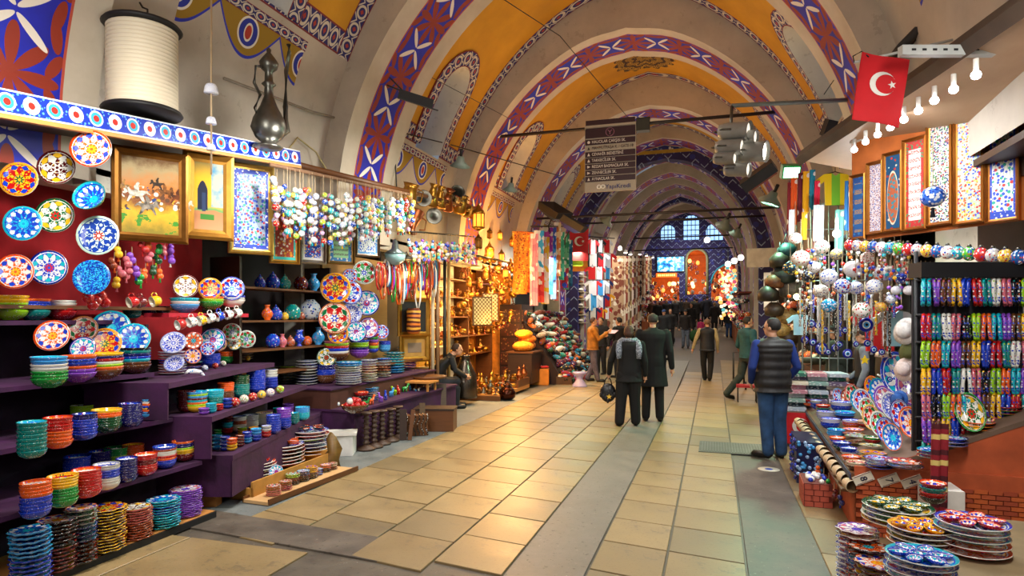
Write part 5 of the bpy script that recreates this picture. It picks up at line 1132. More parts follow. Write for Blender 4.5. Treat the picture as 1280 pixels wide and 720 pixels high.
for i in range(70):                                                     # small brass and leather wares hung on the shop front
    y = 12.4+R.random()*3.6; z = 1.5+R.random()*1.6; k = R.randrange(5); m_ = R.choice([0, 1, 3, 4, 0]); o = O(BN[k].replace(' ', '_'), brass(k), BM[m_], None, (-4.95+R.uniform(-.25, .25), y, z), (R.uniform(-.5, .5)+pi*(i % 2), R.uniform(-.4, .4), 0), R.uniform(.08, .15))
    tag(o, f'{BW[m_]} {BN[k]} hung up in the lantern shop, {ordn(i+1)} of the hung pieces', BN[k].split()[-1], 'wares hung in the lantern shop')
t = T('hanging_rod', 'iron bar carrying the lanterns along the shop front', 'rod', (-4.8, 11.9, 3.05)); O('bar', MB().tube([(0, 0, 0), (0, 5.2, .1)], .025, 6).mesh('bar'), DARKIRON, t)
for i, (px, c) in enumerate(((650, '#e8901c'), (656, '#c85a18'), (661, '#e8a020'), (666, '#d87818'))):                       # gold and orange embroidered textiles
    p = PX(px, 290, -4.6); t = tag(O('embroidered_cloth', MB().grid([[(.05*sin(a*1.3+b_*.5), a*.10-.25, -b_*.22) for a in range(6)] for b_ in range(8)]).mesh('cloth'), multi(c, ['#f4c040', '#a83a10', '#e87818'], 18, .45, .7, 0), None, p, (0, 0, R.uniform(-.2, .2)-.6)), f'orange and gold embroidered hanging, {ordn(i+1)} from left by the lantern shop', 'hanging', 'embroidered hangings')
for i, (px, py, w_, rz_) in enumerate(((603, 389, .42, .9), (613, 384, .30, .5))):                                            # chequered inlay boards
    b = NB('inlay_squares', .4); x, y, z = b.xyz(b.tc('Object')); ck = b.gt(b.mul(b.sn(b.mul(x, 75.0)), b.sn(b.mul(z, 75.0))), 0.0)
    p = PX(px, py, -4.55); t = T('inlaid_board', ('wide', 'narrow')[i]+' board with inlaid checks hung at the platform front', 'board', p, (0, 0, rz_)); O('panel', flat(MB().box((0, 0, 0), (w_, .03, .55)), 'panel'), b.col(b.mix(ck, lin('#8a6a38'), lin('#e8d8a0'))), t); O('frame', flat(MB().box((0, .01, 0), (w_+.05, .02, .6)), 'frame'), OAK, t)
t = T('carved_cabinet', 'dark carved wooden cabinet with inlaid drawers between the lanterns and scarves', 'cabinet', (-5.15, 16.75, 0))
O('cabinet_body', flat(MB().box2((-.3, -.55, 0), (.3, .55, 2.1)), 'cabinet_body'), pm('#2a1410', .5), t)
for j in range(5):
    dr = O('drawer', flat(MB().box2((.3, -.5, .12+j*.38), (.33, .5, .44+j*.38)), 'drawer'), multi('#3a1c14', ['#8a6a40', '#3a1c14', '#6a3020'], 16, .35, .4, .1), t); O('knob', MB().ball((.345, 0, .28+j*.38), .02, 8).mesh('knob'), BRASS, dr)
    O('side_drawer', flat(MB().box2((-.26, -.58, .12+j*.38), (.26, -.55, .44+j*.38)), 'drawer'), multi('#3a1c14', ['#8a6a40', '#3a1c14', '#6a3020'], 16, .35, .4, .1), t)
t = T('display_table', 'small dark wooden table piled with yellow orange cloth bundles', 'table', (-4.62, 15.75, 0)); O('tabletop', flat(MB().box2((-.35, -.5, .86), (.35, .5, .9)), 'tabletop'), OAK, t); O('apron', flat(MB().box2((-.31, -.46, .1), (.31, .46, .86)), 'apron'), DARKWOOD, t)
for i, (dx, dy, z, s_, c) in enumerate(((0, -.1, 1.33, .24, '#e8a018'), (.02, -.22, 1.02, .28, '#d88818'), (-.05, .22, 1.03, .28, '#c86a20'), (.05, .05, 1.2, .24, '#e07a20'))):
    p = Vector((-4.62+dx, 15.75+dy, z)); tag(O('folded_cloth', MB().ball((0, 0, 0), (s_*1.0, s_*1.1, s_*.5), 12).mesh('cloth'), multi(c, ['#f4c040', '#b85a18'], 14, .3, .9, 0), None, p), f'yellow orange folded cloth bundle, {ordn(i+1)} from the top beside the brass ware', 'cloth')
# book piles and boxes on the floor
K = 0
for (px, py, w_, d_, h_, c) in ((672, 481, .5, .5, .42, '#c87820'), (662, 470, .4, .5, .60, '#a81c18'), (690, 478, .5, .4, .22, '#b8482c'), (703, 481, .4, .3, .2, '#4a3018'), (715, 478, .5, .4, .16, '#5a4a9a'), (690, 470, .6, .4, .42, '#d8c8b0'), (650, 478, .4, .6, .35, '#b07a30'), (712, 471, .5, .4, .34, '#3c3a80'), (727, 474, .4, .4, .14, '#c8506a')):
    K += 1; p = PZ(px, py, 0); t = T('goods_box', f"box of small wares on the floor before the textile heap, {ordn(K)} placed, {['orange','red','rust','brown','violet','cream','tan','indigo','pink'][K-1]}", 'box', (p.x, p.y+.2, 0), (0, 0, .2)); O('box_body', flat(MB().box((0, 0, h_/2), (w_, d_, h_)), 'box_body'), pm(c, .7), t)
    for j in range(6): O('packet', me('packet', lambda: flat(MB().box((0, 0, 0), (1, 1, 1)), 'packet')), pm(['#e8e0d0', '#c02828', '#4a58b8', '#e8c060', '#e8e8f0'][(j+K) % 5], .6), t, (R.uniform(-.3, .3)*w_, R.uniform(-.3, .3)*d_, h_+.02+.03*(j//3)), (0, 0, R.uniform(0, 3)), (w_*.42, d_*.3, .035))
p = PZ(723, 484, 0); t = T('plastic_stool', 'pale lilac plastic stool with flared foot standing by the tan jacket man', 'stool', (p.x, p.y+.15, 0)); O('stool_body', MB().lathe([(.19, 0), (.19, .03), (.09, .17), (.08, .2), (.10, .27), (.17, .33), (.18, .37), (0, .37)], 20).mesh('stool_body'), pm('#b0a8d8', .4), t)
# heap of slippers, cushions and rolled scarves
HC = ['#1c1a20', '#a8181c', '#1c6a8a', '#2a8a7a', '#7a3a18', '#c8b8a0', '#4a1c48', '#c86a28', '#1c4a30', '#d8d0c8', '#8a1c2c', '#3a2a20']
HN = ['black', 'red', 'blue', 'teal', 'brown', 'cream', 'plum', 'orange', 'dark green', 'white', 'crimson', 'umber']
K = 0
for j in range(13):
    for i in range(17):
        K += 1; f = j/12; x = -3.62-1.2*f+R.uniform(-.06, .06); c = R.randrange(12)
        p = Vector((x, 16.55+i*.24+R.uniform(-.08, .08), max(.06, .10+1.72*f+R.uniform(-.04, .07))))
        o = O('rolled_scarf', me('roll', lambda: MB().ball((0, 0, 0), (1, .42, .38), 10).mesh('roll')), multi(HC[c], 0 if c % 3 else 2, 3.5, .3, .8, 0), None, p, (R.uniform(-.5, .5), R.uniform(-.5, .5), R.uniform(0, 3)), R.uniform(.15, .22))
        tag(o, f'{HN[c]} patterned rolled scarf, {ordn(i+1)} from left in the {ordn(j+1)} tier of the textile heap', 'scarf', 'rolled scarves in the heap')
t = T('heap_table', 'slanted stand hidden under the textile heap', 'stand', (-4.9, 18.6, 0)); O('slanted_board', MB().add([(1.2, -2.2, 0), (1.2, 2.0, 0), (0, 2.0, 1.75), (0, -2.2, 1.75), (0, -2.2, 0), (0, 2.0, 0)], [(0, 1, 2, 3), (0, 3, 4), (1, 5, 2), (3, 2, 5, 4)]).mesh('slanted_board', False), pm('#2c1c1c', .9), t)
# long scarves on a high rail
def hangcloth(p, w_, L_, mat, rz_, name='hanging_scarf', folds=3, amp=.03):
    nx, nz = 8, 6; P = [[(w_*(i/nx-.5), amp*sin(i/nx*folds*2*pi+j*.3), -L_*j/nz) for i in range(nx+1)] for j in range(nz+1)]
    m_ = MB().grid(P); Q = [[(x, y+.012, z) for x, y, z in r] for r in P]; m_.grid(Q[::-1]); m_.grid([P[-1], Q[-1]]); m_.grid([[r[0] for r in P], [r[0] for r in Q]]); m_.grid([[r[-1] for r in Q], [r[-1] for r in P]])
    return O(name, m_.mesh('cloth'), mat, None, p, (0, 0, rz_))
SCV = [('#d888a0', '#e8a0b0', 'pink'), ('#38a8e0', '#e8f0f8', 'sky blue and white'), ('#c82838', '#e05040', 'red'), ('#e8c030', '#e8d8d0', 'yellow and white'), ('#3878d8', '#58b8e8', 'bright blue'), ('#9a3ac0', '#c050c8', 'violet'), ('#e8ecf4', '#a8c0f0', 'white and pale blue'),
       ('#2858c8', '#3a98e0', 'royal blue'), ('#8a3c30', '#a85040', 'brick brown'), ('#e8d0a8', '#c87840', 'cream and orange'), ('#3aa890', '#58c8a8', 'sea green'), ('#2a8a6a', '#7ac0a0', 'green'), ('#1c5a8a', '#3a80b0', 'deep blue'), ('#a8283c', '#2848c0', 'red and blue')]
for i, (px, pt_, pb_, wpx) in enumerate(((668, 292, 382, 8), (674, 288, 340, 10), (677, 300, 378, 6), (682, 296, 380, 8), (687, 290, 368, 8), (684, 284, 330, 12), (692, 300, 374, 6), (690, 284, 350, 9), (695, 330, 376, 6), (697, 278, 345, 7), (702, 290, 350, 6), (708, 292, 362, 6), (713, 300, 358, 5), (706, 335, 360, 8))):
    p = PX(px, pt_, -4.35-.02*(i % 3)); d = depth(p); c = SCV[i]; o = hangcloth(p, wpx*d/FPX*1.35, (pb_-pt_)*d/FPX, multi(c[0], [c[1], c[0], '#f0f0f0', c[1]], 5.5, .6, .8, 0), radians(38))
    tag(o, f'{c[2]} long scarf, {ordn(i+1)} from left on the high scarf rail', 'scarf', 'long scarves on the rail')
t = T('hanging_rod', 'rail carrying the long bright scarves', 'rod', PX(664, 283, -4.35)); q = PX(716, 283, -4.35)-t.location; O('bar', MB().tube([(0, 0, 0), tuple(q)], .02, 6).mesh('bar'), IRON, t)
def redflag(p, w_, h_, rz_, lab, tilt=0, name='flag', wave=.02, rx=0):
    t = T(name, lab, 'flag', p, (rx, tilt, rz_)); m_ = MB(); nx, nz = 8, 8
    def yy(u, v): return wave*sin(u*5+v*2)
    P = [[(w_*(i/nx-.5), yy(i/nx, j/nz), -h_*j/nz) for i in range(nx+1)] for j in range(nz+1)]; m_.grid(P); m_.grid([[(x, y+.008, z) for x, y, z in r] for r in P][::-1]); O('cloth', m_.mesh('cloth'), pm('#c8101c', .7, var=.06), t)
    def put(pts, nm):
        m2 = MB(); vs = [(x, yy(x/w_+.5, -z/h_)-.006, z) for x, z in pts]; m2.add(vs, [tuple(range(len(vs)))]); m2.add([(x, y+.022, z) for x, y, z in vs], [tuple(range(len(vs)))[::-1]]); O(nm, m2.mesh(nm, False), WHITE, t)
    r = min(w_, h_)*.25; cx_, cz_ = 0, -h_*.42; quads = []
    m2 = MB(); A_ = [radians(a) for a in range(28, 333, 16)]; out = []; inn = []
    for k, a in enumerate(A_):
        ox, oz = cx_+r*cos(a), cz_+r*sin(a); f = k/(len(A_)-1); c2 = cx_+r*.26; a2 = radians(38+f*284); ix, iz = c2+r*.80*cos(a2), cz_+r*.80*sin(a2)
        out.append((ox, yy(ox/w_+.5, -oz/h_)-.006, oz)); inn.append((ix, yy(ix/w_+.5, -iz/h_)-.006, iz))
    m2.grid([out, inn]); m2.grid([[(x, y+.022, z) for x, y, z in inn], [(x, y+.022, z) for x, y, z in out]]); O('crescent', m2.mesh('crescent'), WHITE, t)
    sx, sz = cx_+r*.75, cz_; put([(sx+r*.36*(1 if k % 2 == 0 else .4)*cos(pi+k*pi/5), sz+r*.36*(1 if k % 2 == 0 else .4)*sin(pi+k*pi/5)) for k in range(10)], 'star'); return t
p = PX(724, 284, -4.2); d = depth(p); redflag(p, 20*d/FPX*1.2, 42*d/FPX, radians(30), 'red flag with white crescent hanging beside the long scarves', wave=.03)
p = PX(723, 322, -4.7); d = depth(p); t = T('light_panel', 'orange lit panel behind a lime bag above the cap shelves', 'panel', p); O('panel', flat(MB().box((0, 0, 0), (.7, .05, 1.0)), 'panel'), pm('#e88a18', .6), t)
p = PX(722, 328, -4.4); tag(O('lime_bag', MB().lathe([(.16, -.12), (.2, -.1), (.18, .08), (.1, .16), (0, .16)], 10).mesh('bag'), pm('#b8d820', .6), None, p), 'lime green bag hanging on the orange panel', 'bag')
t = T('cap_shelves', 'lit shelves stacked with white and brown knitted caps', 'shelf', PX(724, 400, -4.9)); d = depth(t.location)
for j in range(7):
    z = j*9.5*d/FPX-.1; O('shelf', flat(MB().box((0, 0, z), (.5, 1.0, .03)), 'shelf'), pm('#c8b898', .5), t)
    for i in range(6):
        c = ['#e8e0d0', '#7a4a24', '#d8d0c0', '#a87848'][(j+i // 3) % 4]; q = t.location+Vector((.12, -.4+i*.16, z+.06)); tag(O('knitted_cap', me('cap', lambda: MB().lathe([(1, 0), (1, .3), (.8, .75), (.4, .95), (0, 1)], 10).mesh('cap')), pm(c, .9), None, q, sc=.085), f"{'brown' if c in ('#7a4a24', '#a87848') else 'white'} knitted cap, {ordn(i+1)} from the near end on the {ordn(j+1)} cap shelf from below", 'cap', 'caps on the shelves')
point('shop_lamp', tuple(PX(726, 350, -4.3)), 30, (1, .85, .6), .1)
# football shirts on a vertical rail
def shirt(p, s, cols_, rz_, lab, group, rx=0):
    t = T('shirt', lab, 'shirt', p, (rx, 0, rz_), group, s); pts = [(-.22, -.7), (.22, -.7), (.24, -.15), (.42, -.3), (.48, -.16), (.26, .0), (.09, .02), (0, -.04), (-.09, .02), (-.26, .0), (-.48, -.16), (-.42, -.3), (-.24, -.15)]
    O('shirt_body', me('shirt', lambda: MB().prism(pts[::-1], .05).mesh('shirt', False)), stripes(cols_, 0, 1.0, .8), t); O('hanger', me('hanger', lambda: MB().tube([(-.22, 0, .0), (0, 0, .06), (.22, 0, .0)], .012, 5).tube([(0, 0, .06), (0, 0, .16)], .01, 5).mesh('hanger')), DARKIRON, t); return t
JC = [('#c81820', '#f0f0f0', '#c81820'), ('#1a2a6a', '#f0f0f0', '#1a2a6a'), ('#f0f0f0', '#e8e8f0', '#d81c1c'), ('#101014', '#f0f0f0', '#101014'), ('#e8a018', '#c81c1c', '#e8a018'), ('#f0f0f0', '#3a9ad8', '#f0f0f0'), ('#d81c24', '#d81c24', '#f0f0f0')]
JN = ['red and white', 'navy and white', 'white with red edge', 'black and white', 'amber and red', 'white and sky', 'red']
for i in range(18):
    col_ = i % 3; row_ = i // 3; p = PX(741+col_*9, 300+row_*17, -4.15); p.y += R.uniform(-.1, .1); d = depth(p)
    shirt(p, R.uniform(.62, .85), JC[(i*3+row_) % 7], radians(30)+R.uniform(-.7, .5), f'{JN[(i*3+row_) % 7]} football shirt, {ordn(col_+1)} column, {ordn(row_+1)} from the top by the carpets', 'hung football shirts')
t = T('hanging_rod', 'bar above the football shirts', 'rod', PX(736, 296, -4.2)); q = PX(768, 298, -4.2)-t.location; O('bar', MB().tube([(0, 0, 0), tuple(q)], .03, 6).mesh('bar'), IRON, t)
# carpets hung along the far left wall
CP = [('#b89878', '#7a4030'), ('#d8c8b0', '#a07860'), ('#8a3028', '#c8a070'), ('#c0b09a', '#6a5a50'), ('#6a5430', '#b89a60'), ('#e0d0c8', '#9a4850'), ('#4a2c28', '#a87a58'), ('#c8c0b8', '#8a6a5a'), ('#a8503c', '#e0c8a0'), ('#2a2228', '#d8c8b8')]
CN = ['tan and brown', 'cream and tan', 'deep red and gold', 'grey beige', 'olive brown', 'pale rose', 'dark brown', 'light grey', 'brick red', 'black and cream']
for i in range(15):
    px = 770+i*2.7; x = -4.25+.02*(i % 2); p = PX(px, 320, x); d = depth(p); zt = p.z; zb = g(p.y)+.5
    o = hangcloth(p, .85, zt-zb, multi(CP[i % 10][0], [CP[i % 10][1], CP[i % 10][0], '#e8dcc8', CP[i % 10][1]], 5, .55, .9, 0), radians(38), 'hanging_carpet', 1, .04)
    tag(o, f'{CN[i % 10]} patterned runner carpet, {ordn(i+1)} from the near end of the carpet row', 'carpet', 'hung runner carpets')
K = 0
for (px, py) in ((775, 312), (782, 316), (800, 318), (808, 320), (816, 322), (788, 318)):
    K += 1; p = PX(px, py, -4.0); t = T('spot_lamp', f'small lit white spot lamp, {ordn(K)} above the carpet row', 'lamp', p); O('head', MB().lathe([(.10, 0), (.09, .1), (.03, .16), (0, .17)], 12).mesh('head'), pm('#c8c8c8', .4), t); O('bulb', MB().ball((0, 0, 0), (.09, .09, .03), 10).mesh('bulb'), glow('#fff6e0', 12), t)
area('carpet_light', (-3.3, 28, 4.4), (-4.4, 29, 2), .4, 120, (1, .88, .72), 6); area('shirt_light', (-3.2, 23, 4.2), (-4.3, 24, 2.5), .4, 60, (.95, .97, 1))
lamp('reflector lamp casting green light beside the scarf shop', PD(757, 278, 19), 1.6, 1.2, .8, True, True, '#60ffb0', 10)
for k, (px, py, r_) in enumerate(((690, 272, .0), (712, 288, .4))):
    p = PD(px, py, 17); t = T('floodlight', ('wide dark floodlight housing over the scarf rail', 'second dark floodlight tilted left of the small red flag')[k], 'floodlight', p, (.5, .3, .5+r_)); O('housing', MB().lathe([(.2, 0), (.45, .12), (.5, .3), (.46, .3), (0, .12)], 4).mesh('housing', False), BLACK, t); O('bracket', MB().tube([(0, 0, 0), (0, 0, -.25), (.1, 0, -.4)], .02, 5).mesh('bracket'), DARKIRON, t)
# wall cables and the big black floodlight at the first blue band
p = PD(520, 124, 9.6); t = T('floodlight', 'large black floodlight hanging from the first blue band', 'floodlight', p, (.25, .25, .5)); O('housing', flat(MB().box((0, 0, 0), (.52, .20, .13)), 'housing'), BLACK, t); O('visor', flat(MB().box((.05, -.12, -.07), (.62, .10, .015)), 'visor'), DARKIRON, t); O('lens', flat(MB().box((0, -.02, -.07), (.46, .15, .01)), 'lens'), pm('#3a3a38', .1), t)
O('arm', MB().tube([(-.2, 0, .05), (-.9, .5, .45)], .012, 5).mesh('arm'), DARKIRON, t); O('arm', MB().tube([(-.2, 0, .05), (-1.0, .6, .15)], .012, 5).mesh('arm'), DARKIRON, t)
def cable(lab, pts, r=.008, m=DARKIRON):
    q0 = Vector(pts[0]); tag(O('cable', MB().tube([tuple(Vector(q)-q0) for q in pts], r, 5).mesh('cable'), m, None, q0), lab, 'cable')
cable('pipe running along the left wall above the ball strands', [PX(280, 98, -5.25), PX(390, 140, -5.3), PX(470, 160, -5.2)], .018, pm('#8a8070', .6)); cable('drooping cable from the first band to the copper pots', [PX(493, 165, -5.1), PX(494, 200, -5.1), PX(496, 238, -5.0)], .012)
cable('long thin wire crossing under the vault from left', [PY(600, -20, 9), PY(700, 45, 11), PY(800, 165, 14)], .008); cable('thin wire across the left vault', [PX(400, 25, -5.0), PX(470, 60, -4.9), PY(640, 150, 12.5)], .006)
cable('wire along the left cornice', [PX(470, 158, -5.0), PY(560, 180, 12), PY(700, 220, 15)], .012); cable('curved pipe on the white wall above the ball rod', [PX(350, 200, -5.3), PX(372, 172, -5.35), PX(395, 190, -5.35), PX(408, 212, -5.3)], .012, pm('#a89868'))
# white canopy roof edge above the ball rod, between ewer and copper pots
t = T('wire_canopy', 'rough timber beam running above the ball strands to the copper pots', 'beam', PX(348, 200, -4.9)); q = PX(600, 262, -4.9)-t.location; O('beam', MB().tube([(0, 0, 0), tuple(q)], .04, 6).mesh('beam'), OAK, t)
# ------------------------------------------------------------ people
def loft(mb, secs, n=14, m=0):
    """secs: list of (centre, rx, ry[, axis]) rings, roughly vertical stack; closed ends"""
    vs = []; fs = []
    for (c, rx, ry) in secs:
        for i in range(n):
            t = 2*pi*i/n; vs.append((c[0]+rx*cos(t), c[1]+ry*sin(t), c[2]))
    k = len(secs)
    for j in range(k-1):
        for i in range(n):
            a = j*n+i; b = j*n+(i+1) % n; fs.append((a, b, b+n, a+n))
    fs.append(tuple(range(n-1, -1, -1))); fs.append(tuple(range((k-1)*n, k*n)))
    mb.add(vs, fs, m)
def bendtube(mb, pts, rs, n=10):
    P = []; Q = []
    for i in range(len(pts)-1):
        a, b = Vector(pts[i]), Vector(pts[i+1])
        for k in range(4): f = k/4; P.append(a.lerp(b, f)); Q.append(rs[i]*(1-f)+rs[i+1]*f)
    P.append(Vector(pts[-1])); Q.append(rs[-1]); mb.tube(P, Q, n)
    for p, r in zip(pts, rs): mb.ball(p, r*.99, n)
def hand(mb, w, d, side, curl=.5):
    d = Vector(d).normalized(); u = Vector((0, 1, 0)) if abs(d.y) < .8 else Vector((0, 0, 1)); b = d.cross(u).normalized(); u = b.cross(d).normalized()
    w = Vector(w); pc = w+d*.045
    mb.tube([w-d*.01, w+d*.03, w+d*.085], [(.018, .026), (.018, .036), (.013, .040)], 8)
    inw = -b*side
    for i, (o_, L) in enumerate(((-.030, .060), (-.010, .072), (.010, .068), (.029, .052))):
        p0 = w+d*.08+u*o_; p1 = p0+d*L*.55+inw*L*.2*curl; p2 = p1+d*L*.35+inw*L*.6*curl
        mb.tube([p0-d*.02, p0, p1, p2], [.0095, .0095, .009, .0075], 6)
    p0 = w+d*.025+u*.03; p1 = p0+d*.035+u*.025+inw*.01; p2 = p1+d*.03+u*.004+inw*.012; mb.tube([w+d*.02, p0, p1, p2], [.013, .012, .0105, .009], 6)
def person(label, loc, head=0, H=1.75, top='#1a1a1e', bottom='#1c1c22', hair='#2a1c14', coat=.0, voxel=.014, pose=None, sleeves=None, wide=1.0, puffy=False,
           shoes='#14110f', hat=None, skin='#c89474', longhair=0, collar=None, group=None, vest=False, bald=0, looks=0, legw=1.0):
    po = dict(pelvis=(0, 0, .93), chest=(0, .0, 1.28), neck=(0, 0, 1.47), headc=(0, .02, 1.62), elL=(-.27, -.03, 1.13), wrL=(-.28, .06, .88), elR=(.27, -.03, 1.13), wrR=(.28, .06, .88),
              knL=(-.10, .03, .49), anL=(-.11, 0, .09), knR=(.10, .03, .49), anR=(.11, 0, .09), toL=(-.13, .17, .03), toR=(.13, .17, .03))
    po.update(pose or {}); V = {k: Vector(v) for k, v in po.items()}; s = H/1.75
    pel, ch, nk, hc = V['pelvis'], V['chest'], V['neck'], V['headc']
    shv = (nk-ch).normalized(); sw = .185*wide
    shL = nk+Vector((-sw, 0, -.055)); shR = nk+Vector((sw, 0, -.055))
    def torso(mb, e, lo=None, puff=False):
        a = pel+(pel-ch)*.12; S_ = []
        prof = [(0, .165, .115), (.12, .17, .12), (.3, .155, .11), (.5, .16, .115), (.72, .18, .125), (.88, .185, .115), (.96, .15, .095), (1.04, .07, .065)]
        N_ = 30 if puff else 12
        for i in range(N_+1):
            f = i/N_*1.04; j = max(k for k in range(len(prof)) if prof[k][0] <= f+1e-6); j = min(j, len(prof)-2); q = (f-prof[j][0])/(prof[j+1][0]-prof[j][0])
            rx = prof[j][1]*(1-q)+prof[j+1][1]*q; ry = prof[j][2]*(1-q)+prof[j+1][2]*q
            c = a.lerp(ch, f/.55) if f < .55 else ch.lerp(nk, (f-.55)/.45)
            pf = .016*abs(sin(f*pi*6.5)) if puff else 0
            S_.append((c, rx*wide+e+pf, ry*wide+e+pf))
        if lo is not None:
            z0 = S_[0][0].z; S_ = [(Vector((a.x, a.y, lo)), S_[0][1]+.035, S_[0][2]+.03), (Vector((a.x, a.y, (lo+z0)/2)), S_[0][1]+.015, S_[0][2]+.012)]+S_
        loft(mb, S_, 18)
    # body
    mb = MB(); torso(mb, 0); mb.tube([nk-shv*.05, nk+(hc-nk)*.5], [.058, .052], 10)
    hm = Matrix.Translation(hc) @ Matrix.Rotation(looks, 4, 'Z')
    mb.ball((0, 0, .025), (.076, .094, .098), 16, 0, hm); mb.ball((0, .028, -.045), (.056, .066, .07), 14, 0, hm); mb.ball((0, .098, -.012), (.013, .02, .024), 8, 0, hm); mb.ball((0, .085, -.028), (.018, .018, .012), 8, 0, hm)
    for q in (-1, 1): mb.ball((q*.078, -.005, -.005), (.012, .02, .032), 8, 0, hm)
    mb.ball((0, .08, .018), (.05, .018, .01), 8, 0, hm); mb.ball((0, .082, -.062), (.026, .012, .007), 8, 0, hm)
    for (sh, el, wr, sd) in ((shL, V['elL'], V['wrL'], -1), (shR, V['elR'], V['wrR'], 1)):
        bendtube(mb, [sh, el, wr], [.052, .038, .027]); hand(mb, wr, wr-el, sd)
    for hp, kn, an, to in ((-.09, 'knL', 'anL', 'toL'), (.09, 'knR', 'anR', 'toR')):
        h0 = pel+Vector((hp, 0, -.04)); bendtube(mb, [h0, V[kn], V[an]], [.08, .05, .035]); mb.tube([V[an]+Vector((0, 0, -.02)), V[to]], [.035, .03], 8)
    def shell(name, mb_, mat, par=None, vx=None, sm=2):
        o = O(name, mb_.mesh(name), mat, par); rm = o.modifiers.new('r', 'REMESH'); rm.mode = 'VOXEL'; rm.voxel_size = (vx or voxel)/1; rm.use_smooth_shade = True
        if sm: q = o.modifiers.new('s', 'SMOOTH'); q.factor = .5; q.iterations = sm
        return o
    b = shell('person', mb, pm(skin, .5, var=.05), None, min(voxel, .011) if voxel < .016 else voxel, 1)
    b.location = loc; b.rotation_euler = (0, 0, radians(head)); b.scale = (s, s, s); tag(b, label, 'person', group)
    # trousers
    mb = MB()
    for hp, kn, an in ((-.09, 'knL', 'anL'), (.09, 'knR', 'anR')):
        h0 = pel+Vector((hp, 0, -.03)); bendtube(mb, [h0, V[kn], V[an]+Vector((0, 0, .0))], [.108*legw, .080*legw, .068*legw], 12)
    loft(mb, [(pel+Vector((0, 0, -.12)), .16, .11), (pel+Vector((0, 0, 0)), .178, .132), (pel+Vector((0, 0, .08)), .168, .122)], 16)
    shell('trousers', mb, pm(bottom, .85, var=.3, sc=9, bump=.004), b)
    mb = MB(); torso(mb, .022+(.012 if puffy else 0), lo=(pel.z-coat) if coat else pel.z-.04, puff=puffy)
    mb.tube([nk-shv*.04, nk+shv*.045+Vector((0, -.01, 0))], [.085, .072], 12)
    if not vest:
        for (sh, el, wr) in ((shL, V['elL'], V['wrL']), (shR, V['elR'], V['wrR'])): bendtube(mb, [sh, el, el.lerp(wr, .93)], [.078, .058, .047], 12)
        shell('jacket', mb, pm(top, .85, var=.3, sc=8, bump=.004), b)
    else:
        shell('waistcoat', mb, pm(top, .6, var=.3, sc=8), b)
        mb = MB(); 
        for (sh, el, wr) in ((shL, V['elL'], V['wrL']), (shR, V['elR'], V['wrR'])): bendtube(mb, [sh, el, el.lerp(wr, .93)], [.068, .052, .042], 12)
        loft(mb, [(ch, .15, .10), (nk, .12, .07)], 12); shell('shirt', mb, pm(sleeves or top, .85, var=.2, sc=8), b)
    for an, to in (('anL', 'toL'), ('anR', 'toR')):
        mb = MB(); a = V[an]; t_ = V[to]; mb.tube([a+(a-t_)*.22+Vector((0, 0, -.03)), a+Vector((0, 0, -.045)), a.lerp(t_, .5)+Vector((0, 0, -.02)), t_+Vector((0, 0, .01)), t_+(t_-a)*.18], [.036, .046, .048, .044, .026], 10)
        mb.tube([a+Vector((0, 0, .02)), a+Vector((0, 0, -.04))], .048, 10); O('shoe', mb.mesh('shoe'), pm(shoes, .35), b)
    # hair
    mb = MB(); k0 = len(mb.v); mb.ball((0, -.012, .034), (.086, .098, .098), 24)
    vs = []
    for v in mb.v:
        x, y, z = v; face = y > .015+max(0, z-.045)*.9 and z < .10-bald*.0
        if face or (z < -.035 and not longhair): f = .86; x, y, z = x*f, y*f-.006, z*f+.004
        if bald and z > .09: x, y, z = x*.88, y*.88, z*.9
        if longhair and z < .02 and y < .03: z = z-longhair*(.02-z)*1.0; x *= 1.12; y = y*1.15-.01
        vs.append((x, y, z))
    mb.v = vs; h = O('hair', mb.mesh('hair'), pm(hair, .7, var=.35, sc=60, bump=.004), b, tuple(hc), (0, 0, looks))
    if hat: O('hat', MB().ball((0, -.01, .065), (.092, .10, .075), 16).tube([(0, .07, .055), (0, .14, .04)], [(.07, .012), (.05, .006)], 10).mesh('hat'), pm(hat, .8), b, tuple(hc), (0, 0, looks))
    for q in (-1, 1):
        O('eye', me('eye', lambda: MB().ball((0, 0, 0), .010, 8).mesh('eye')), pm('#1a1210', .2), b, tuple(hm @ Vector((q*.030, .083, .006))))
    return b
def foot(px, py, z=None):
    if z is not None: return PZ(px, py, z)
    d = ray(px, py); y = 4.0
    while y < 45:                                  # walk out along the line of sight until it meets the street
        t = y/d.y; q = Vector((d.x*t, y, EYE+d.z*t))
        if q.z <= g(y): return Vector((q.x, y, g(y)))
        y += .05
    return q
HP = lambda d: Vector((sin(radians(-d)), cos(radians(d)), 0))
# woman in black with the grey scarf, seen from behind
p = foot(786, 533)
w1 = person('woman with brown bob and grey scarf in black, seen from behind, holding a handbag', (p.x, p.y, 0), 8, 1.63, '#060607', '#060607', '#4a2c1a', .16, .012, longhair=.35, wide=1.1, legw=1.25,
    pose=dict(wrL=(-.34, .08, .90), elL=(-.31, -.02, 1.13), anL=(-.16, -.05, .09), toL=(-.2, .1, .03), knL=(-.13, .0, .49), anR=(.12, .05, .09), toR=(.13, .22, .03)))
mb = MB()
for q in (-1, 1): mb.tube([(q*.06, .05, 1.50), (q*.11, -.02, 1.515), (q*.155, -.06, 1.48), (q*.17, -.12, 1.42), (q*.17, -.15, 1.32), (q*.165, -.155, 1.18)], [(.03, .03), (.035, .03), (.045, .022), (.05, .018), (.055, .015), (.055, .012)], 10)
mb.tube([(-.13, -.06, 1.49), (0, -.10, 1.50), (.13, -.06, 1.49)], [(.03, .035)]*3, 10)
O('scarf', mb.mesh('scarf'), multi('#7c8490', ['#4c5460', '#a8b0bc', '#5c6470'], 50, .5, .8, 0), w1)
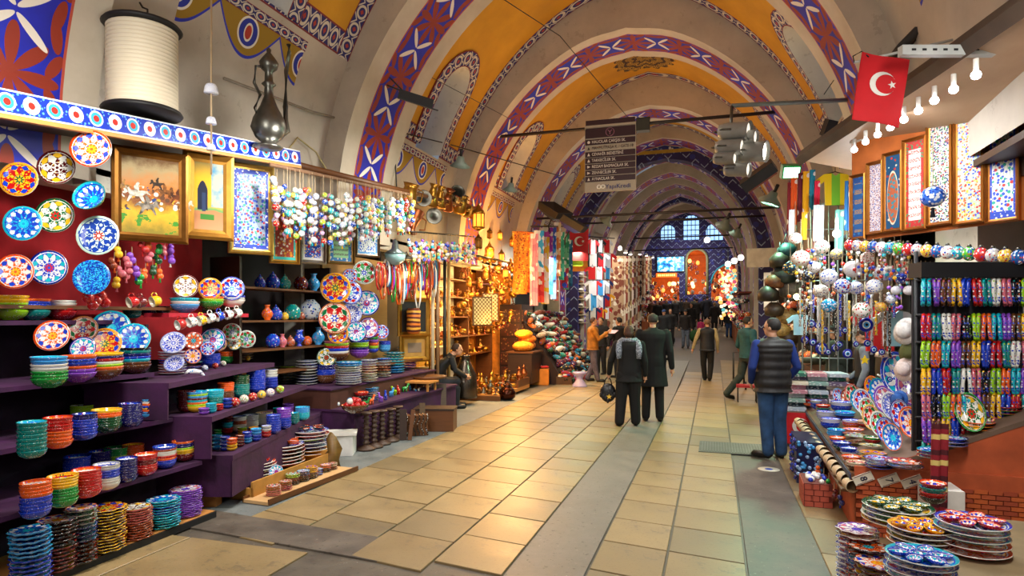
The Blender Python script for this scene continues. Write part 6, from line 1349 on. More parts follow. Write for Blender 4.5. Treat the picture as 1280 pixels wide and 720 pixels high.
# her black handbag with a yellow star
hp_ = w1.matrix_basis @ Vector((-.36, .10, .80)); t = T('handbag', 'black lace handbag with a yellow star, held by the woman in black', 'handbag', hp_, (0, 0, radians(8)))
O('bag_body', MB().ball((0, 0, -.22), (.13, .06, .16), 16).mesh('bag_body'), multi('#101014', ['#3a3c40', '#101014', '#24262a'], 40, .4, .4, .3), t)
for s_ in (-1, 1): O('strap', MB().tube([(s_*.07, 0, -.12), (s_*.04, 0, 0), (0, 0, .04)], .01, 6).mesh('strap'), BLACK, t)
st = [(.045*cos(pi/2+i*pi/5)*(1 if i % 2 == 0 else .45), .045*sin(pi/2+i*pi/5)*(1 if i % 2 == 0 else .45)) for i in range(10)]
O('star', MB().prism(st, .012, 0, Matrix.Translation((.02, -.062, -.28))).mesh('star', False), pm('#f0c040', .5), t)
for i in range(7): O('fringe', me('fr', lambda: MB().ball((0, 0, 0), (.03, .03, .05), 8).mesh('fringe')), BLACK, t, (-.11+.036*i, -.04, -.34+.03*abs(i-3)))
p = foot(816, 527)
person('man in long black overcoat with thinning grey hair, seen from behind beside the woman', (p.x, p.y, 0), 5, 1.84, '#030405', '#050506', '#3a302a', .36, .012, wide=1.14, bald=1, pose=dict(wrR=(.30, .02, .86), wrL=(-.28, .05, .86)))
p = foot(966, 574)
vm = person('man in black quilted waistcoat, blue sleeves and jeans, standing by the right counter', (p.x, p.y, 0), 22, 1.76, '#1a1818', '#24466e', '#16100e', .10, .011, vest=True, sleeves='#0c2c74', puffy=True, wide=1.1, looks=.7, legw=1.05,
    pose=dict(elL=(-.29, -.05, 1.14), wrL=(-.22, .12, .94), elR=(.29, -.05, 1.14), wrR=(.22, .12, .94), anL=(-.06, .0, .09), toL=(-.16, .16, .03), knL=(-.07, .03, .49)))
p = foot(934, 500)
person('man in teal jumper striding behind the man in the quilted waistcoat', (p.x, p.y, 0), -55, 1.78, '#1c4a50', '#28302c', '#201814', .05, .013, wide=1.0, looks=-.3,
    pose=dict(anL=(-.12, -.42, .14), toL=(-.12, -.26, .04), knL=(-.1, -.08, .50), anR=(.1, .3, .09), toR=(.1, .46, .03), knR=(.1, .22, .52), wrL=(-.2, .16, .98), wrR=(.2, .16, .98)))
p = foot(884, 476)
person('man in navy waistcoat with beige sleeves walking away down the middle', (p.x, p.y, 0), 3, 1.73, '#0a121c', '#060608', '#7a6048', .08, .014, vest=True, sleeves='#a89a70', bald=1, wide=1.08,
    pose=dict(wrL=(-.38, .02, .9), elL=(-.31, -.06, 1.15), anL=(-.06, .1, .09), toL=(-.06, .27, .03), anR=(.06, -.12, .11), toR=(.06, .04, .03)))
p = foot(741, 477)
person('man in tan jacket and grey trousers holding out a paper, left of the street', (p.x, p.y, 0), -75, 1.76, '#a86c20', '#5c5668', '#4a3020', .06, .013, wide=1.15,
    pose=dict(elR=(.24, .14, 1.16), wrR=(.16, .38, 1.34), elL=(-.25, .05, 1.15), wrL=(-.2, .3, 1.22), anL=(-.12, -.14, .09), toL=(-.13, .03, .03), anR=(.12, .12, .09), toR=(.13, .28, .03)))
q = foot(741, 477)+HP(-75)*.55; tag(O('paper', flat(MB().box((0, 0, 0), (.26, .18, .012)), 'paper'), pm('#e8c0d0', .6), None, (q.x, q.y, 1.36), (.5, 0, -.6)), 'pink and white paper held by the man in the tan jacket', 'paper')
p = foot(752, 470)
person('dark haired man in black facing the viewer behind the tan jacket man', (p.x-.1, p.y+.5, 0), 160, 1.76, '#1c1a1c', '#16161a', '#1a120e', .05, .014)
p = foot(772, 474)
person('man in black jacket facing the man in the tan jacket', (p.x, p.y+.35, 0), 62, 1.76, '#141214', '#101014', '#1a120e', .1, .014, wide=1.08, pose=dict(elL=(-.25, .12, 1.15), wrL=(-.18, .34, 1.25)))
# seated trader at the jewellery corner
p = PZ(560, 512, 0)
sm_ = person('young man in black waistcoat sitting hunched by the purple table end', (p.x-.35, p.y+.1, 0), -62, 1.76, '#12161a', '#20242c', '#3a2414', .04, .012, vest=True, sleeves='#181c20', looks=-.1,
    pose=dict(pelvis=(0, 0, .50), chest=(0, .16, .82), neck=(0, .34, 1.0), headc=(0, .46, 1.12), knL=(-.16, .44, .52), anL=(-.15, .46, .09), toL=(-.16, .62, .03), knR=(.16, .44, .52), anR=(.15, .42, .09), toR=(.16, .58, .03),
              elL=(-.28, .40, .74), wrL=(-.12, .62, .62), elR=(.28, .40, .74), wrR=(.10, .62, .60)))
t = T('stool', 'low wooden stool under the seated young man', 'stool', (p.x-.35, p.y+.1, 0)); O('seat', MB().lathe([(.16, .36), (.17, .37), (.17, .40), (0, .40)], 16).mesh('seat'), OAK, t)
for a in range(4): O('leg', MB().tube([(.10*cos(a*1.57), .10*sin(a*1.57), .36), (.14*cos(a*1.57), .14*sin(a*1.57), 0)], .018, 6).mesh('leg'), OAK, t)
# traders behind the right counter
p = PD(1046, 560, 9.6); person('trader in olive grey jacket reaching left behind the hanging eye beads', (p.x, p.y, 0), 60, 1.66, '#3c4238', '#2a2c2c', '#2a2220', .22, .013, wide=1.15, hat='#1c1c1e',
    pose=dict(elL=(-.20, .22, 1.18), wrL=(-.14, .46, 1.16), elR=(.24, .18, 1.16), wrR=(.16, .44, 1.12)))
p = PD(1081, 560, 8.9); person('trader in dark hood with grey padded sleeves behind the counter', (p.x, p.y, 0), 75, 1.62, '#1e1c22', '#2a2c34', '#1c1614', .1, .013, vest=True, sleeves='#7c8490', hat='#1c1a20', pose=dict(elR=(.27, .05, 1.12), wrR=(.25, .22, .96)))
# the crowd further up the street
def far(px, pyf, Hpx, label, head, top, bottom, coat=.1, hair='#1c1612', H=1.72, **k):
    p = foot(px, pyf); hh = min(1.88, max(1.58, Hpx*depth(p)/FPX)) if H > 1.5 else H
    return person(label, (p.x, p.y, g(p.y)), head, hh, top, bottom, hair, coat, .024, **k)
F_ = [(830, 437, 50, 'man in blue cap and dark coat walking with a bulky black bag', 170, '#14181c', '#14161c', dict(hat='#1c3a6a')), (838, 432, 46, 'man in black jacket just behind the blue capped man', 175, '#181618', '#16161a', {}),
      (857, 435, 48, 'man in brown black jacket and pale jeans facing the viewer', 178, '#1e1614', '#5c6674', dict(hat='#1a1614')), (864, 420, 42, 'dark haired man in black behind the man in pale jeans', 170, '#141416', '#1a1c20', {}),
      (876, 424, 30, 'child in a bright pink hooded coat', 10, '#d83a78', '#3a2a3a', dict(H=1.1, hat='#d83a78', longhair=.1)), (871, 409, 36, 'man in dark jacket farther up the street centre', 5, '#161618', '#1c1c20', {}),
      (884, 408, 44, 'tall man in a long navy coat with his back turned', 0, '#141a2a', '#10141c', dict(coat=.4)), (893, 414, 36, 'light haired woman in long black coat', 4, '#120f14', '#120f14', dict(coat=.45, hair='#8a6a40', longhair=.3)),
      (911, 422, 37, 'man in dark jumper and blue jeans at the right hand stalls', -20, '#101820', '#2a4470', {}), (930, 433, 46, 'person in a red padded waistcoat near the right hand shops', 150, '#c01818', '#141a24', dict(puffy=True)),
      (852, 404, 27, 'small distant figure in a dark coat, left of the ramp', 0, '#14161a', '#14161a', {}), (858, 404, 26, 'small distant figure in brown beside the dark coated one', 10, '#3a2a1c', '#16161a', {}),
      (833, 410, 36, 'dark figure with orange scarf near the carpets', 200, '#1a1a1c', '#14141a', dict(collar=1)), (822, 414, 38, 'man in black before the carpet wall', 170, '#141414', '#141414', {}),
      (815, 410, 36, 'woman in brown coat at the far left stalls', 190, '#4a2c1c', '#1a1614', dict(longhair=.3)), (844, 408, 34, 'man in charcoal coat between the capped man and the ramp', 185, '#22242a', '#16161a', {}),
      (898, 406, 30, 'distant figure in grey near the lamp shop', 0, '#4a4a52', '#1c1c24', {}), (905, 408, 30, 'distant man in black near the lamp shop', 20, '#141418', '#1c1c24', {}),
      (880, 403, 26, 'far figure in dark clothes on the ramp foot', 0, '#1c1c24', '#14141a', {}), (845, 402, 26, 'far figure in a pale jacket on the left', 0, '#8a8478', '#24242c', {}), (920, 418, 36, 'man in brown jacket by the far right stalls', 60, '#3c2a20', '#20242c', {}),
      (776, 428, 50, 'dark figure passing the hanging carpets', 60, '#141c26', '#14161a', {}), (868, 403, 26, 'far figure in olive at the ramp', 0, '#3a3c2a', '#1c1c1c', {}), (827, 404, 28, 'far figure in red brown by the left stalls', 0, '#5a2018', '#1c1c1c', {})]
for i, (px, pf, hp, lab, hd, tp, bt, kw) in enumerate(F_):
    k2 = dict(kw); k2.pop('collar', None); far(px, pf, hp, lab, hd, tp, bt, k2.pop('coat', .1), k2.pop('hair', '#1c1612'), k2.pop('H', 1.72), **k2)
for (px, py, lab, c, hp) in ((839, 431, 'bulky black bag carried low by the blue capped man', '#101214', .2), (868, 428, 'big green sack beside the child in pink', '#1c4a1c', .28)):
    p = foot(px, py); t = T('sack', lab, 'bag', (p.x, p.y, g(p.y))); O('bag_body', MB().ball((0, 0, hp*1.15), (hp*.9, hp*.6, hp*1.15), 14).mesh('bag_body'), pm(c, .8, var=.3), t); O('strap', MB().tube([(-hp*.4, 0, hp*2.1), (0, 0, hp*2.6), (hp*.4, 0, hp*2.1)], .02, 6).mesh('strap'), BLACK, t)
# ------------------------------------------------------------ right side
# tie rods and the hanging street sign
def rod(lab, y, z, x0=-5.3, x1=2.1, r=.035):
    t = T('tie_rod', lab, 'tie rod', (x0, y, z)); O('bar', MB().tube([(0, 0, 0), (x1-x0, 0, 0)], r, 8).mesh('bar'), pm('#2c2420', .6), t); return t
rod('black iron tie rod carrying the street sign across the second arch', 13.3, 5.72, -4.62, 1.3); rod('iron tie rod across the arcade beyond the street sign', 18.2, 4.66, -5.1, 1.8); rod('second farther iron tie rod across the arcade', 22.6, 5.1, -5.0, 1.7); rod('farthest iron tie rod before the lit windows', 35.0, 6.0, -4.6, 1.3); rod('thin iron rod beneath the three windows', 37.5, 5.6, -4.5, 1.2)
YS = 13.2; a = PY(731, 157, YS); c = PY(795, 237, YS); W_, H_ = c.x-a.x, a.z-c.z
t = T('street_sign', 'dark brown direction sign with white street names hanging from the tie rod', 'sign', (a.x, YS, c.z)); MAR = pm('#2a0c16', .5, var=.05); CRM = pm('#a09684', .6, var=.04)
O('board', flat(MB().box2((0, 0, 0), (W_, .05, H_)), 'board'), CRM, t)
for x in (.15, W_-.15): O('hanger', MB().tube([(x, .02, H_), (x, .02, 5.72-c.z)], .012, 5).mesh('hanger'), DARKIRON, t)
O('top_plate', flat(MB().box2((.02, -.01, H_*.955), (W_-.02, .06, H_+.09)), 'top_plate'), MAR, t)
O('top_rail', flat(MB().box2((0, -.012, H_*.955), (W_, .06, H_*.99)), 'top_rail'), CRM, t)
rows = [('\u25cf', 'HALICILAR ÇARŞISI SK.', 1), ('\u25b2', 'MAHMUTPAŞA K. / GATE-18', 0), ('\u25b2', 'CEVAHİR BEDESTENİ', 1), ('\u25b2', 'TAKKECİLER SK.', 1), ('\u25b6', 'RESSAM BASMACILAR SK.', 1), ('\u25b6', 'ZENNECİLER SK.', 1), ('\u25b2', 'AYNACILAR SK.', 1)]
def text(body, x, z, size, mat, parent, y=-.016, name='lettering', rot=0, align='LEFT', wd=None):
    cu = bpy.data.curves.new(name, 'FONT'); cu.body = body; cu.size = size; cu.extrude = .003; cu.align_x = align; cu.align_y = 'CENTER'; cu.resolution_u = 2
    o = bpy.data.objects.new(name, cu); COL.objects.link(o); bpy.context.view_layer.update(); m_ = bpy.data.meshes.new_from_object(o.evaluated_get(bpy.context.evaluated_depsgraph_get())); bpy.data.objects.remove(o)
    m_.materials.clear(); m_.materials.append(None); q = O(name, m_, mat, parent, (x, y, z), (pi/2, rot, 0))
    if wd and m_.vertices:
        xs_ = [v.co.x for v in m_.vertices]; s_ = wd/(max(xs_)-min(xs_)); q.scale = (min(s_, 1.3), 1, 1)
    return q
WT = pm('#d8d0c4', .5, var=.02); O('emblem_panel', flat(MB().box2((.012, -.012, H_*.80), (W_-.012, 0, H_*.945)), 'panel'), MAR, t)
EM = pm('#8a5a70', .5); O('emblem', MB().tube([(W_/2+.085*cos(i*pi/8), -.02, H_*.872+.085*sin(i*pi/8)) for i in range(16)], .007, 5, closed=True).mesh('emblem'), EM, t)
for dx, dz in ((-.04, .04), (.04, .04), (0, -.05)): O('emblem', MB().tube([(W_/2, -.02, H_*.872), (W_/2+dx, -.02, H_*.872+dz)], .010, 5).mesh('emblem'), EM, t)
z1 = H_*.785; hh = (z1-H_*.145)/7
for i, (g_, s, dk) in enumerate(rows):
    zb = z1-(i+1)*hh
    if dk: O('row_panel', flat(MB().box2((.012, -.012, zb+.008), (W_-.012, 0, zb+hh-.008)), 'row_panel'), MAR, t)
    mt = WT if dk else pm('#241014', .5); zc_ = zb+hh/2; ax = .085
    pts = {'\u25cf': [(ax+.03*cos(k*pi/6), zc_+.03*sin(k*pi/6)) for k in range(12)], '\u25b2': [(ax-.028, zc_-.03), (ax+.028, zc_-.03), (ax, zc_+.034)], '\u25b6': [(ax-.03, zc_-.028), (ax+.034, zc_), (ax-.03, zc_+.028)]}[g_]
    O('arrow', MB().prism(pts, .006, 0, Matrix.Translation((0, -.016, 0))).mesh('arrow', False), mt, t); text(s, .15, zc_, .085, mt, t).scale.x = .80
for k in range(2): O('logo', MB().tube([(.30+k*.085+.036*cos(i*pi/6), -.02, H_*.07+.036*sin(i*pi/6)) for i in range(12)], .014, 6, closed=True).mesh('logo'), WHITE, t)
text('YapıKredi', .43, H_*.065, .13, pm('#16246a', .5), t)
p = PY(804, 157, 13.3); t = T('loudspeaker', 'small dark box loudspeaker on the tie rod right of the street sign', 'loudspeaker', p); O('box_body', flat(MB().box((0, 0, 0), (.26, .2, .24)), 'box_body'), pm('#2a2c22', .6), t); O('bracket', flat(MB().box((0, 0, .14), (.28, .05, .05)), 'bracket'), DARKIRON, t)
# arms, spotlights and floodlight cluster at right
p0 = PD(915, 132, 8.0); p1 = PD(1078, 124, 8.4); t = T('lamp_arm', 'long pale bracket arm carrying the cluster of white spotlights', 'bracket', p0); O('bar', MB().tube([(0, 0, 0), tuple(p1-p0)], .028, 4).mesh('bar'), pm('#6c7470', .5), t); O('drop', MB().tube([(0, 0, 0), (-.02, 0, -.35)], .02, 5).mesh('drop'), PEWTER, t)
def spot(px, py, s, ax, i, lit=False):
    p = PD(px, py, 8.0); q = Vector(ax).to_track_quat('Z', 'Y').to_euler(); t = T('spotlight', f'white cylindrical spotlight, {ordn(i)} of the cluster on the pale arm', 'spotlight', p, q, 'white spotlights on the arm', s)
    O('housing', me('spoth', lambda: MB().lathe([(.0, -.2), (.09, -.19), (.11, -.12), (.115, .18), (.125, .2), (.11, .2), (.10, .05), (0, .05)], 20).mesh('housing')), pm('#8a8a84', .4), t); O('lens', me('spotl', lambda: MB().lathe([(.108, .16), (0, .165)], 16).mesh('lens')), glow('#fff4e0', 9 if lit else 1.2), t)
    O('yoke', me('yoke', lambda: MB().tube([(.12, 0, 0), (.14, 0, -.1), (0, 0, -.28), (-.14, 0, -.1), (-.12, 0, 0)], .012, 5).mesh('yoke')), PEWTER, t)
for i, (px, py, s, lit) in enumerate(((918, 164, 1.25, 0), (912, 184, 1.1, 0), (906, 198, .9, 0), (936, 190, 1.4, 1), (921, 212, 1.0, 0), (930, 172, 1.0, 0))): spot(px, py, s*.78, (.85, -.35, -.12), i+1, bool(lit))
p = PD(948, 220, 8.3); t = T('floodlight', 'black and rust floodlight under the spotlight cluster', 'floodlight', p, (.5, -.55, -.3)); O('housing', flat(MB().box((0, 0, 0), (.46, .25, .14)), 'housing'), pm('#1c1a18', .5), t); O('back_plate', flat(MB().box((0, 0, -.08), (.4, .2, .03)), 'back_plate'), pm('#7a3a20', .6), t)
for i, (px, py, zc_, lab, c, e, s) in enumerate(((962, 252, 10.5, 'pale enamel reflector lamp below the black and rust floodlight', '#f0f0e0', 6, 1.3), (905, 283, 20, 'pale reflector lamp glowing in front of the right hand window', '#d8ffe8', 10, 2.0), (920, 293, 20, 'dark reflector lamp right of the glowing one', '#f0f0e0', 5, 1.6))): lamp(lab, PD(px, py, zc_), s, .6, .7, True, True, c, e)
p = PD(988, 214, 9.5); t = T('floodlight', 'small green glowing floodlight under the canopy edge', 'floodlight', p, (.4, 0, .2)); O('housing', flat(MB().box((0, 0, 0), (.26, .12, .2)), 'housing'), pm('#3a8a5a', .4), t); O('lens', flat(MB().box((0, -.065, -.01), (.22, .01, .15)), 'lens'), glow('#a8ffc8', 5), t)
p = PD(1036, 160, 8.0); t = T('floodlight', 'small black floodlight at the canopy corner above', 'floodlight', p, (.4, .2, .3)); O('housing', flat(MB().box((0, 0, 0), (.12, .14, .2)), 'housing'), BLACK, t)
for i, (px, py) in enumerate(((884, 300), (918, 326), (910, 330), (926, 322))): p = PD(px, py, 24); t = T('spot_lamp', f'small lit white lamp, {ordn(i+1)} of the group below right hand window', 'lamp', p); O('bulb', MB().ball((0, 0, 0), .11, 8).mesh('bulb'), glow('#fff8e8', 12), t); O('holder', MB().tube([(0, 0, .08), (0, 0, .6)], .015, 5).mesh('holder'), DARKIRON, t)
# canopy of the right stall
A0, A1, A2 = Vector((1.03, 8.6, 3.70)), Vector((1.66, 5.76, 3.70)), Vector((2.15, 3.3, 3.70))
t = T('shop_canopy', 'boarded canopy over the right stall with bright tubes beneath', 'canopy', A0)
def cp(v): return tuple(Vector(v)-A0)
up = Vector((.95, .1, .0))
m_ = MB(); m_.add([cp(A0), cp(A1), cp(A2), cp(A2+Vector((1.2, 0, -.35))), cp(A1+Vector((1.3, .1, -.35))), cp(A0+Vector((1.5, .3, -.35)))], [(0, 1, 4, 5), (1, 2, 3, 4)]); m_.add([cp(Vector(v)+Vector((0, 0, .04))) for v in (A0, A1, A2, A2+Vector((1.2, 0, -.35)), A1+Vector((1.3, .1, -.35)), A0+Vector((1.5, .3, -.35)))], [(5, 4, 1, 0), (4, 3, 2, 1)])
O('soffit_board', m_.mesh('soffit_board', False), wood('#c8a888', '#a88868', 2.0), t)
for q0, q1 in ((A0, A1), (A1, A2)): O('edge_beam', MB().tube([cp(q0+Vector((-.02, 0, .02))), cp(q1+Vector((-.02, 0, .02)))], [(.05, .09)]*2, 4).mesh('edge_beam', False), pm('#4a3c30', .7), t)
O('end_board', MB().add([cp(A0), cp(A0+Vector((1.5, .3, -.35))), cp(A0+Vector((1.5, .3, .0))), cp(A0+Vector((0, 0, .1)))], [(0, 1, 2, 3)]).mesh('end_board', False), pm('#6a5440', .7), t)
for i, (px, py) in enumerate(((1068, 186), (1082, 176), (1097, 167), (1113, 158), (1130, 148), (1148, 137), (1168, 124), (1192, 110), (1220, 92))):
    q = PP(px, py, A0+Vector((0, 0, -.10)), (.27, .0, 1)); t = T('bulb_lamp', f'bright round white bulb, {ordn(i+1)} from the far end beneath the right canopy', 'lamp', q); O('bulb', MB().ball((0, 0, -.01), (.032, .032, .03), 10).mesh('bulb'), glow('#f4faff', 16), t); O('socket', MB().tube([(0, 0, .01), (0, 0, .10)], .018, 8).mesh('socket'), WHITE, t)
# white pelmet strip above the framed panels
# flag on its pole
q0 = PD(1068, 78, 5.0); q1 = PD(1138, 62, 5.0); t = T('flag_pole', 'short white pole holding out the red flag at right', 'pole', q0); O('pole', MB().tube([(0, 0, 0), tuple((q1-q0)*1.75)], .010, 8).mesh('pole'), pm('#b8b8b0', .5), t); O('hook', MB().tube([(0, 0, 0), (-.01, 0, .05), (.05, 0, .08), (.1, 0, .03)], .006, 5).mesh('hook'), DARKIRON, t)
redflag(PD(1107, 70, 4.98), .385, .53, YAW+.1, 'red flag with white crescent and star on a short pole, upper right', tilt=-radians(-8), wave=.015)
q = PD(1160, 64, 4.6); t = T('slotted_rail', 'white slotted metal rail at the upper right', 'rail', q, (0, 0, YAW)); O('rail', flat(MB().box((.3, 0, 0), (1.0, .06, .07)), 'rail'), pm('#b8bcb8', .4), t)
for i in range(12): O('slot', me('slot', lambda: flat(MB().box((0, 0, 0), (.03, .004, .015)), 'slot')), BLACK, t, (-.12+i*.075, -.031, 0))
cable('thick bundle of black cables climbing at the upper right', [PY(1105, 85, 8.1), PY(1125, 60, 7.6), PY(1160, 25, 7.4), PY(1200, -10, 7.2)], .05, BLACK); cable('second black cable at the upper right', [PY(1115, 75, 8.0), PY(1150, 45, 7.5), PY(1190, 15, 7.3)], .02, BLACK); cable('sagging wire from the lamp arm to the vault', [PD(1030, 118, 8.4), PY(1070, 60, 10), PY(1120, 0, 10)], .006)
# framed calligraphy panels
pn = [Vector((1.42, 7.62, 0)), Vector((1.98, 6.95, 0))]; dn = (pn[1]-pn[0]).normalized(); nn = Vector((dn.y, -dn.x, 0)); RZ = atan2(dn.y, dn.x)
def rpanel(label, px0, px1, py0, py1, pic, matf=None):
    def at(px, py): return PP(px, py, pn[0], nn)
    a = at(px0, (py0+py1)/2); b_ = at(px1, (py0+py1)/2); c = (a+b_)/2; h = (py1-py0)*depth(c)/FPX; frame(label, c, (b_-a).length, h, RZ, matf or metal('#c07a34', .4), pic, fw=.035)
rpanel('narrow blue panel with gold motifs, farthest framed panel at right', 1064, 1084, 218, 300, calli('#1c5a9a', '#c8963a', '#1c4a8a', '#2a78b8', 6.0)); rpanel('white panel with fine violet scrolls, second framed panel at right', 1085, 1106, 202, 293, multi('#d8ccd0', ['#7a3050', '#2a4a9a', '#a8746a'], 80, .45, .6, 0), )
b = NB('medallion_panel', .3); x, y, z = b.xyz(b.tc('Generated')); u = b.mul(b.sub(x, .5), 2.4); v = b.mul(b.sub(z, .42), 2.6); r_ = b.m('SQRT', b.add(b.mul(u, u), b.mul(v, v))); d, cc = b.vor(b.tc('Object'), 26); sx, _, _ = b.xyz(cc)
col = b.mix(b.lt(d, .36), lin('#1a4a70'), b.ramp(sx, [(0, '#1a4a70'), (.5, '#b03028'), (.8, '#d8d0b8')], True)); col = b.mix(b.lt(r_, .95), col, lin('#d8c8a8')); col = b.mix(b.lt(r_, .88), col, b.mix(b.lt(d, .4), lin('#a85838'), lin('#3a7a8a')))
rpanel('dark blue panel with a rust oval medallion, third framed panel at right', 1105, 1130, 190, 290, b.col(col)); rpanel('white panel with red calligraphy lines and floral border, fourth framed panel', 1130, 1160, 172, 288, calli('#ece6dc', '#b03a30', '#b02828', '#2a8a5a', 11.0, 22)); rpanel('framed floral panel with red border, nearest at the right', 1160, 1192, 150, 282, multi('#d8d0c0', ['#8a3028', '#2a3a7a', '#3a7a4a'], 60, .5, .6, 0)); rpanel('framed green and red panel beyond the nearest framed one', 1194, 1232, 132, 280, multi('#a8b8a0', 2, 50, .5, .6, 0)); rpanel('last framed panel toward the viewer at right', 1234, 1276, 112, 278, iznik('#e8e8e0'))
t = T('mounting_board', 'orange board on which the framed panels hang at right', 'board', tuple(pn[0]+Vector((0, 0, 2.55))), (0, 0, RZ)); O('board', flat(MB().box2((-.04, .03, .03), (1.9, .06, 1.15)), 'board'), pm('#c86a28', .7), t); O('pelmet', flat(MB().box2((-.04, .0, 1.08), (1.9, .05, 1.22)), 'pelmet'), WHITE, t)
# grid rack, yellow shirt, coloured cloths
t = T('grid_rack', 'tall metal wire rack behind the hanging ornaments at right', 'rack', PD(1042, 560, 9.4)); t.location.z = 0
for i in range(8): O('upright', me('gu', lambda: MB().tube([(0, 0, 0), (0, 0, 3.5)], .012, 5).mesh('upright')), pm('#a8b0b0', .4, .6), t, (-.42+i*.12, 0, 0))
for i in range(9): O('crossbar', me('gc', lambda: MB().tube([(-.45, 0, 0), (.45, 0, 0)], .010, 5).mesh('crossbar')), pm('#a8b0b0', .4, .6), t, (0, 0, .4+i*.38))
shirt(PD(1044, 218, 9.0), .62, ('#f0cc10', '#f0cc10', '#7ac030', '#f0cc10', '#f0cc10'), YAW, 'yellow shirt with a green centre hanging high on the wire rack', 'shirts on the wire rack'); shirt(PD(1118, 390, 7.2), .55, ('#e8f0f4', '#a8dce8', '#e8f0f4'), YAW, 'white and pale turquoise shirt spread behind the ornaments', 'shirts on the wire rack'); shirt(PD(1100, 385, 7.8), .75, ('#d01418', '#d01418'), YAW, 'red shirt hanging behind the ball ornaments', 'shirts on the wire rack'); shirt(PD(1000, 394, 9.5), .42, ('#a8e0f0', '#c8f0f8'), YAW, 'pale blue small shirt with a red heart by the counter', 'shirts on the wire rack')
for i, (px, py, h_, w_, c, nm) in enumerate(((988, 228, 62, 6, '#8a1c28', 'dark red'), (993, 222, 60, 7, '#e85a18', 'orange'), (1001, 216, 62, 6, '#6a1424', 'maroon'), (1008, 214, 52, 7, '#f0b010', 'amber'), (1016, 212, 50, 6, '#18809a', 'teal'), (1022, 226, 36, 6, '#e02848', 'crimson'), (990, 262, 40, 6, '#e8ecf4', 'white'), (1006, 265, 34, 6, '#f0b428', 'yellow'), (1050, 262, 50, 10, '#8ad8c8', 'pale green'), (1024, 256, 44, 12, '#d0dce0', 'grey white'), (1060, 226, 60, 6, '#3a8ad8', 'bright blue'))):
    p = PD(px, py, 9.2-.05*i); tag(hangcloth(p, w_*.012, h_*9/FPX, multi(c, [c, '#f0e8e0', c], 9, .4, .8, 0), YAW, 'hanging_cloth', 2, .02), f'{nm} cloth, {ordn(i+1)} of the cloths hanging at the far end of the right stall', 'cloth', 'cloths at the right stall')
p = PD(1046, 292, 8.2); t = T('bulb_lamp', 'dazzling white bulb in the middle of the right stall', 'lamp', p); O('bulb', MB().ball((0, 0, 0), .05, 12).mesh('bulb'), glow('#f8ffff', 40), t); O('socket', MB().tube([(0, 0, .04), (0, 0, .2)], .02, 8).mesh('socket'), WHITE, t); point('bulb_light', (p.x-.1, p.y-.15, p.z), 26, (.95, 1, .98), .05)
p = PD(996, 371, 10); t = T('bulb_lamp', 'small warm bulb low by the right stall bags', 'lamp', p); O('bulb', MB().ball((0, 0, 0), .05, 12).mesh('bulb'), glow('#ffe8a0', 14), t); O('cord', MB().tube([(0, 0, .04), (0, 0, 1.6)], .006, 5).mesh('cord'), BLACK, t)
# large hanging ceramic balls
def cball(px, py, rpx, zc_, mat, lab, tassel=None, sq=.92):
    p = PD(px, py, zc_); r = rpx*zc_/FPX; t = T('ceramic_ball', lab, 'hanging ornament', p, (0, 0, R.uniform(0, 6)), 'large hanging ceramic balls')
    O('ball', me('cball', lambda: MB().ball((0, 0, 0), 1, 20).mesh('ball')), mat, t, sc=(r, r, r*sq)); O('cord', me('cord', None) if 'cord' in _ME else None, CORD, t, (0, 0, .5), sc=(.003, .003, .5-r*.9)); O('cap', MB().lathe([(.3*r, r*.86), (.12*r, r*1.05), (0, r*1.06)], 10).mesh('cap'), PEWTER, t)
    if tassel: O('tassel', me('tassel', m_tassel), pm(tassel, .9), t, (0, 0, -r*.95), sc=r*.55)
BW_ = multi('#eceff2', ['#1a3fb4', '#5a80d8', '#eceff2'], 4.3); BR_ = multi('#efe9e2', ['#c02828', '#efe9e2', '#2a8a5a'], 3.9)
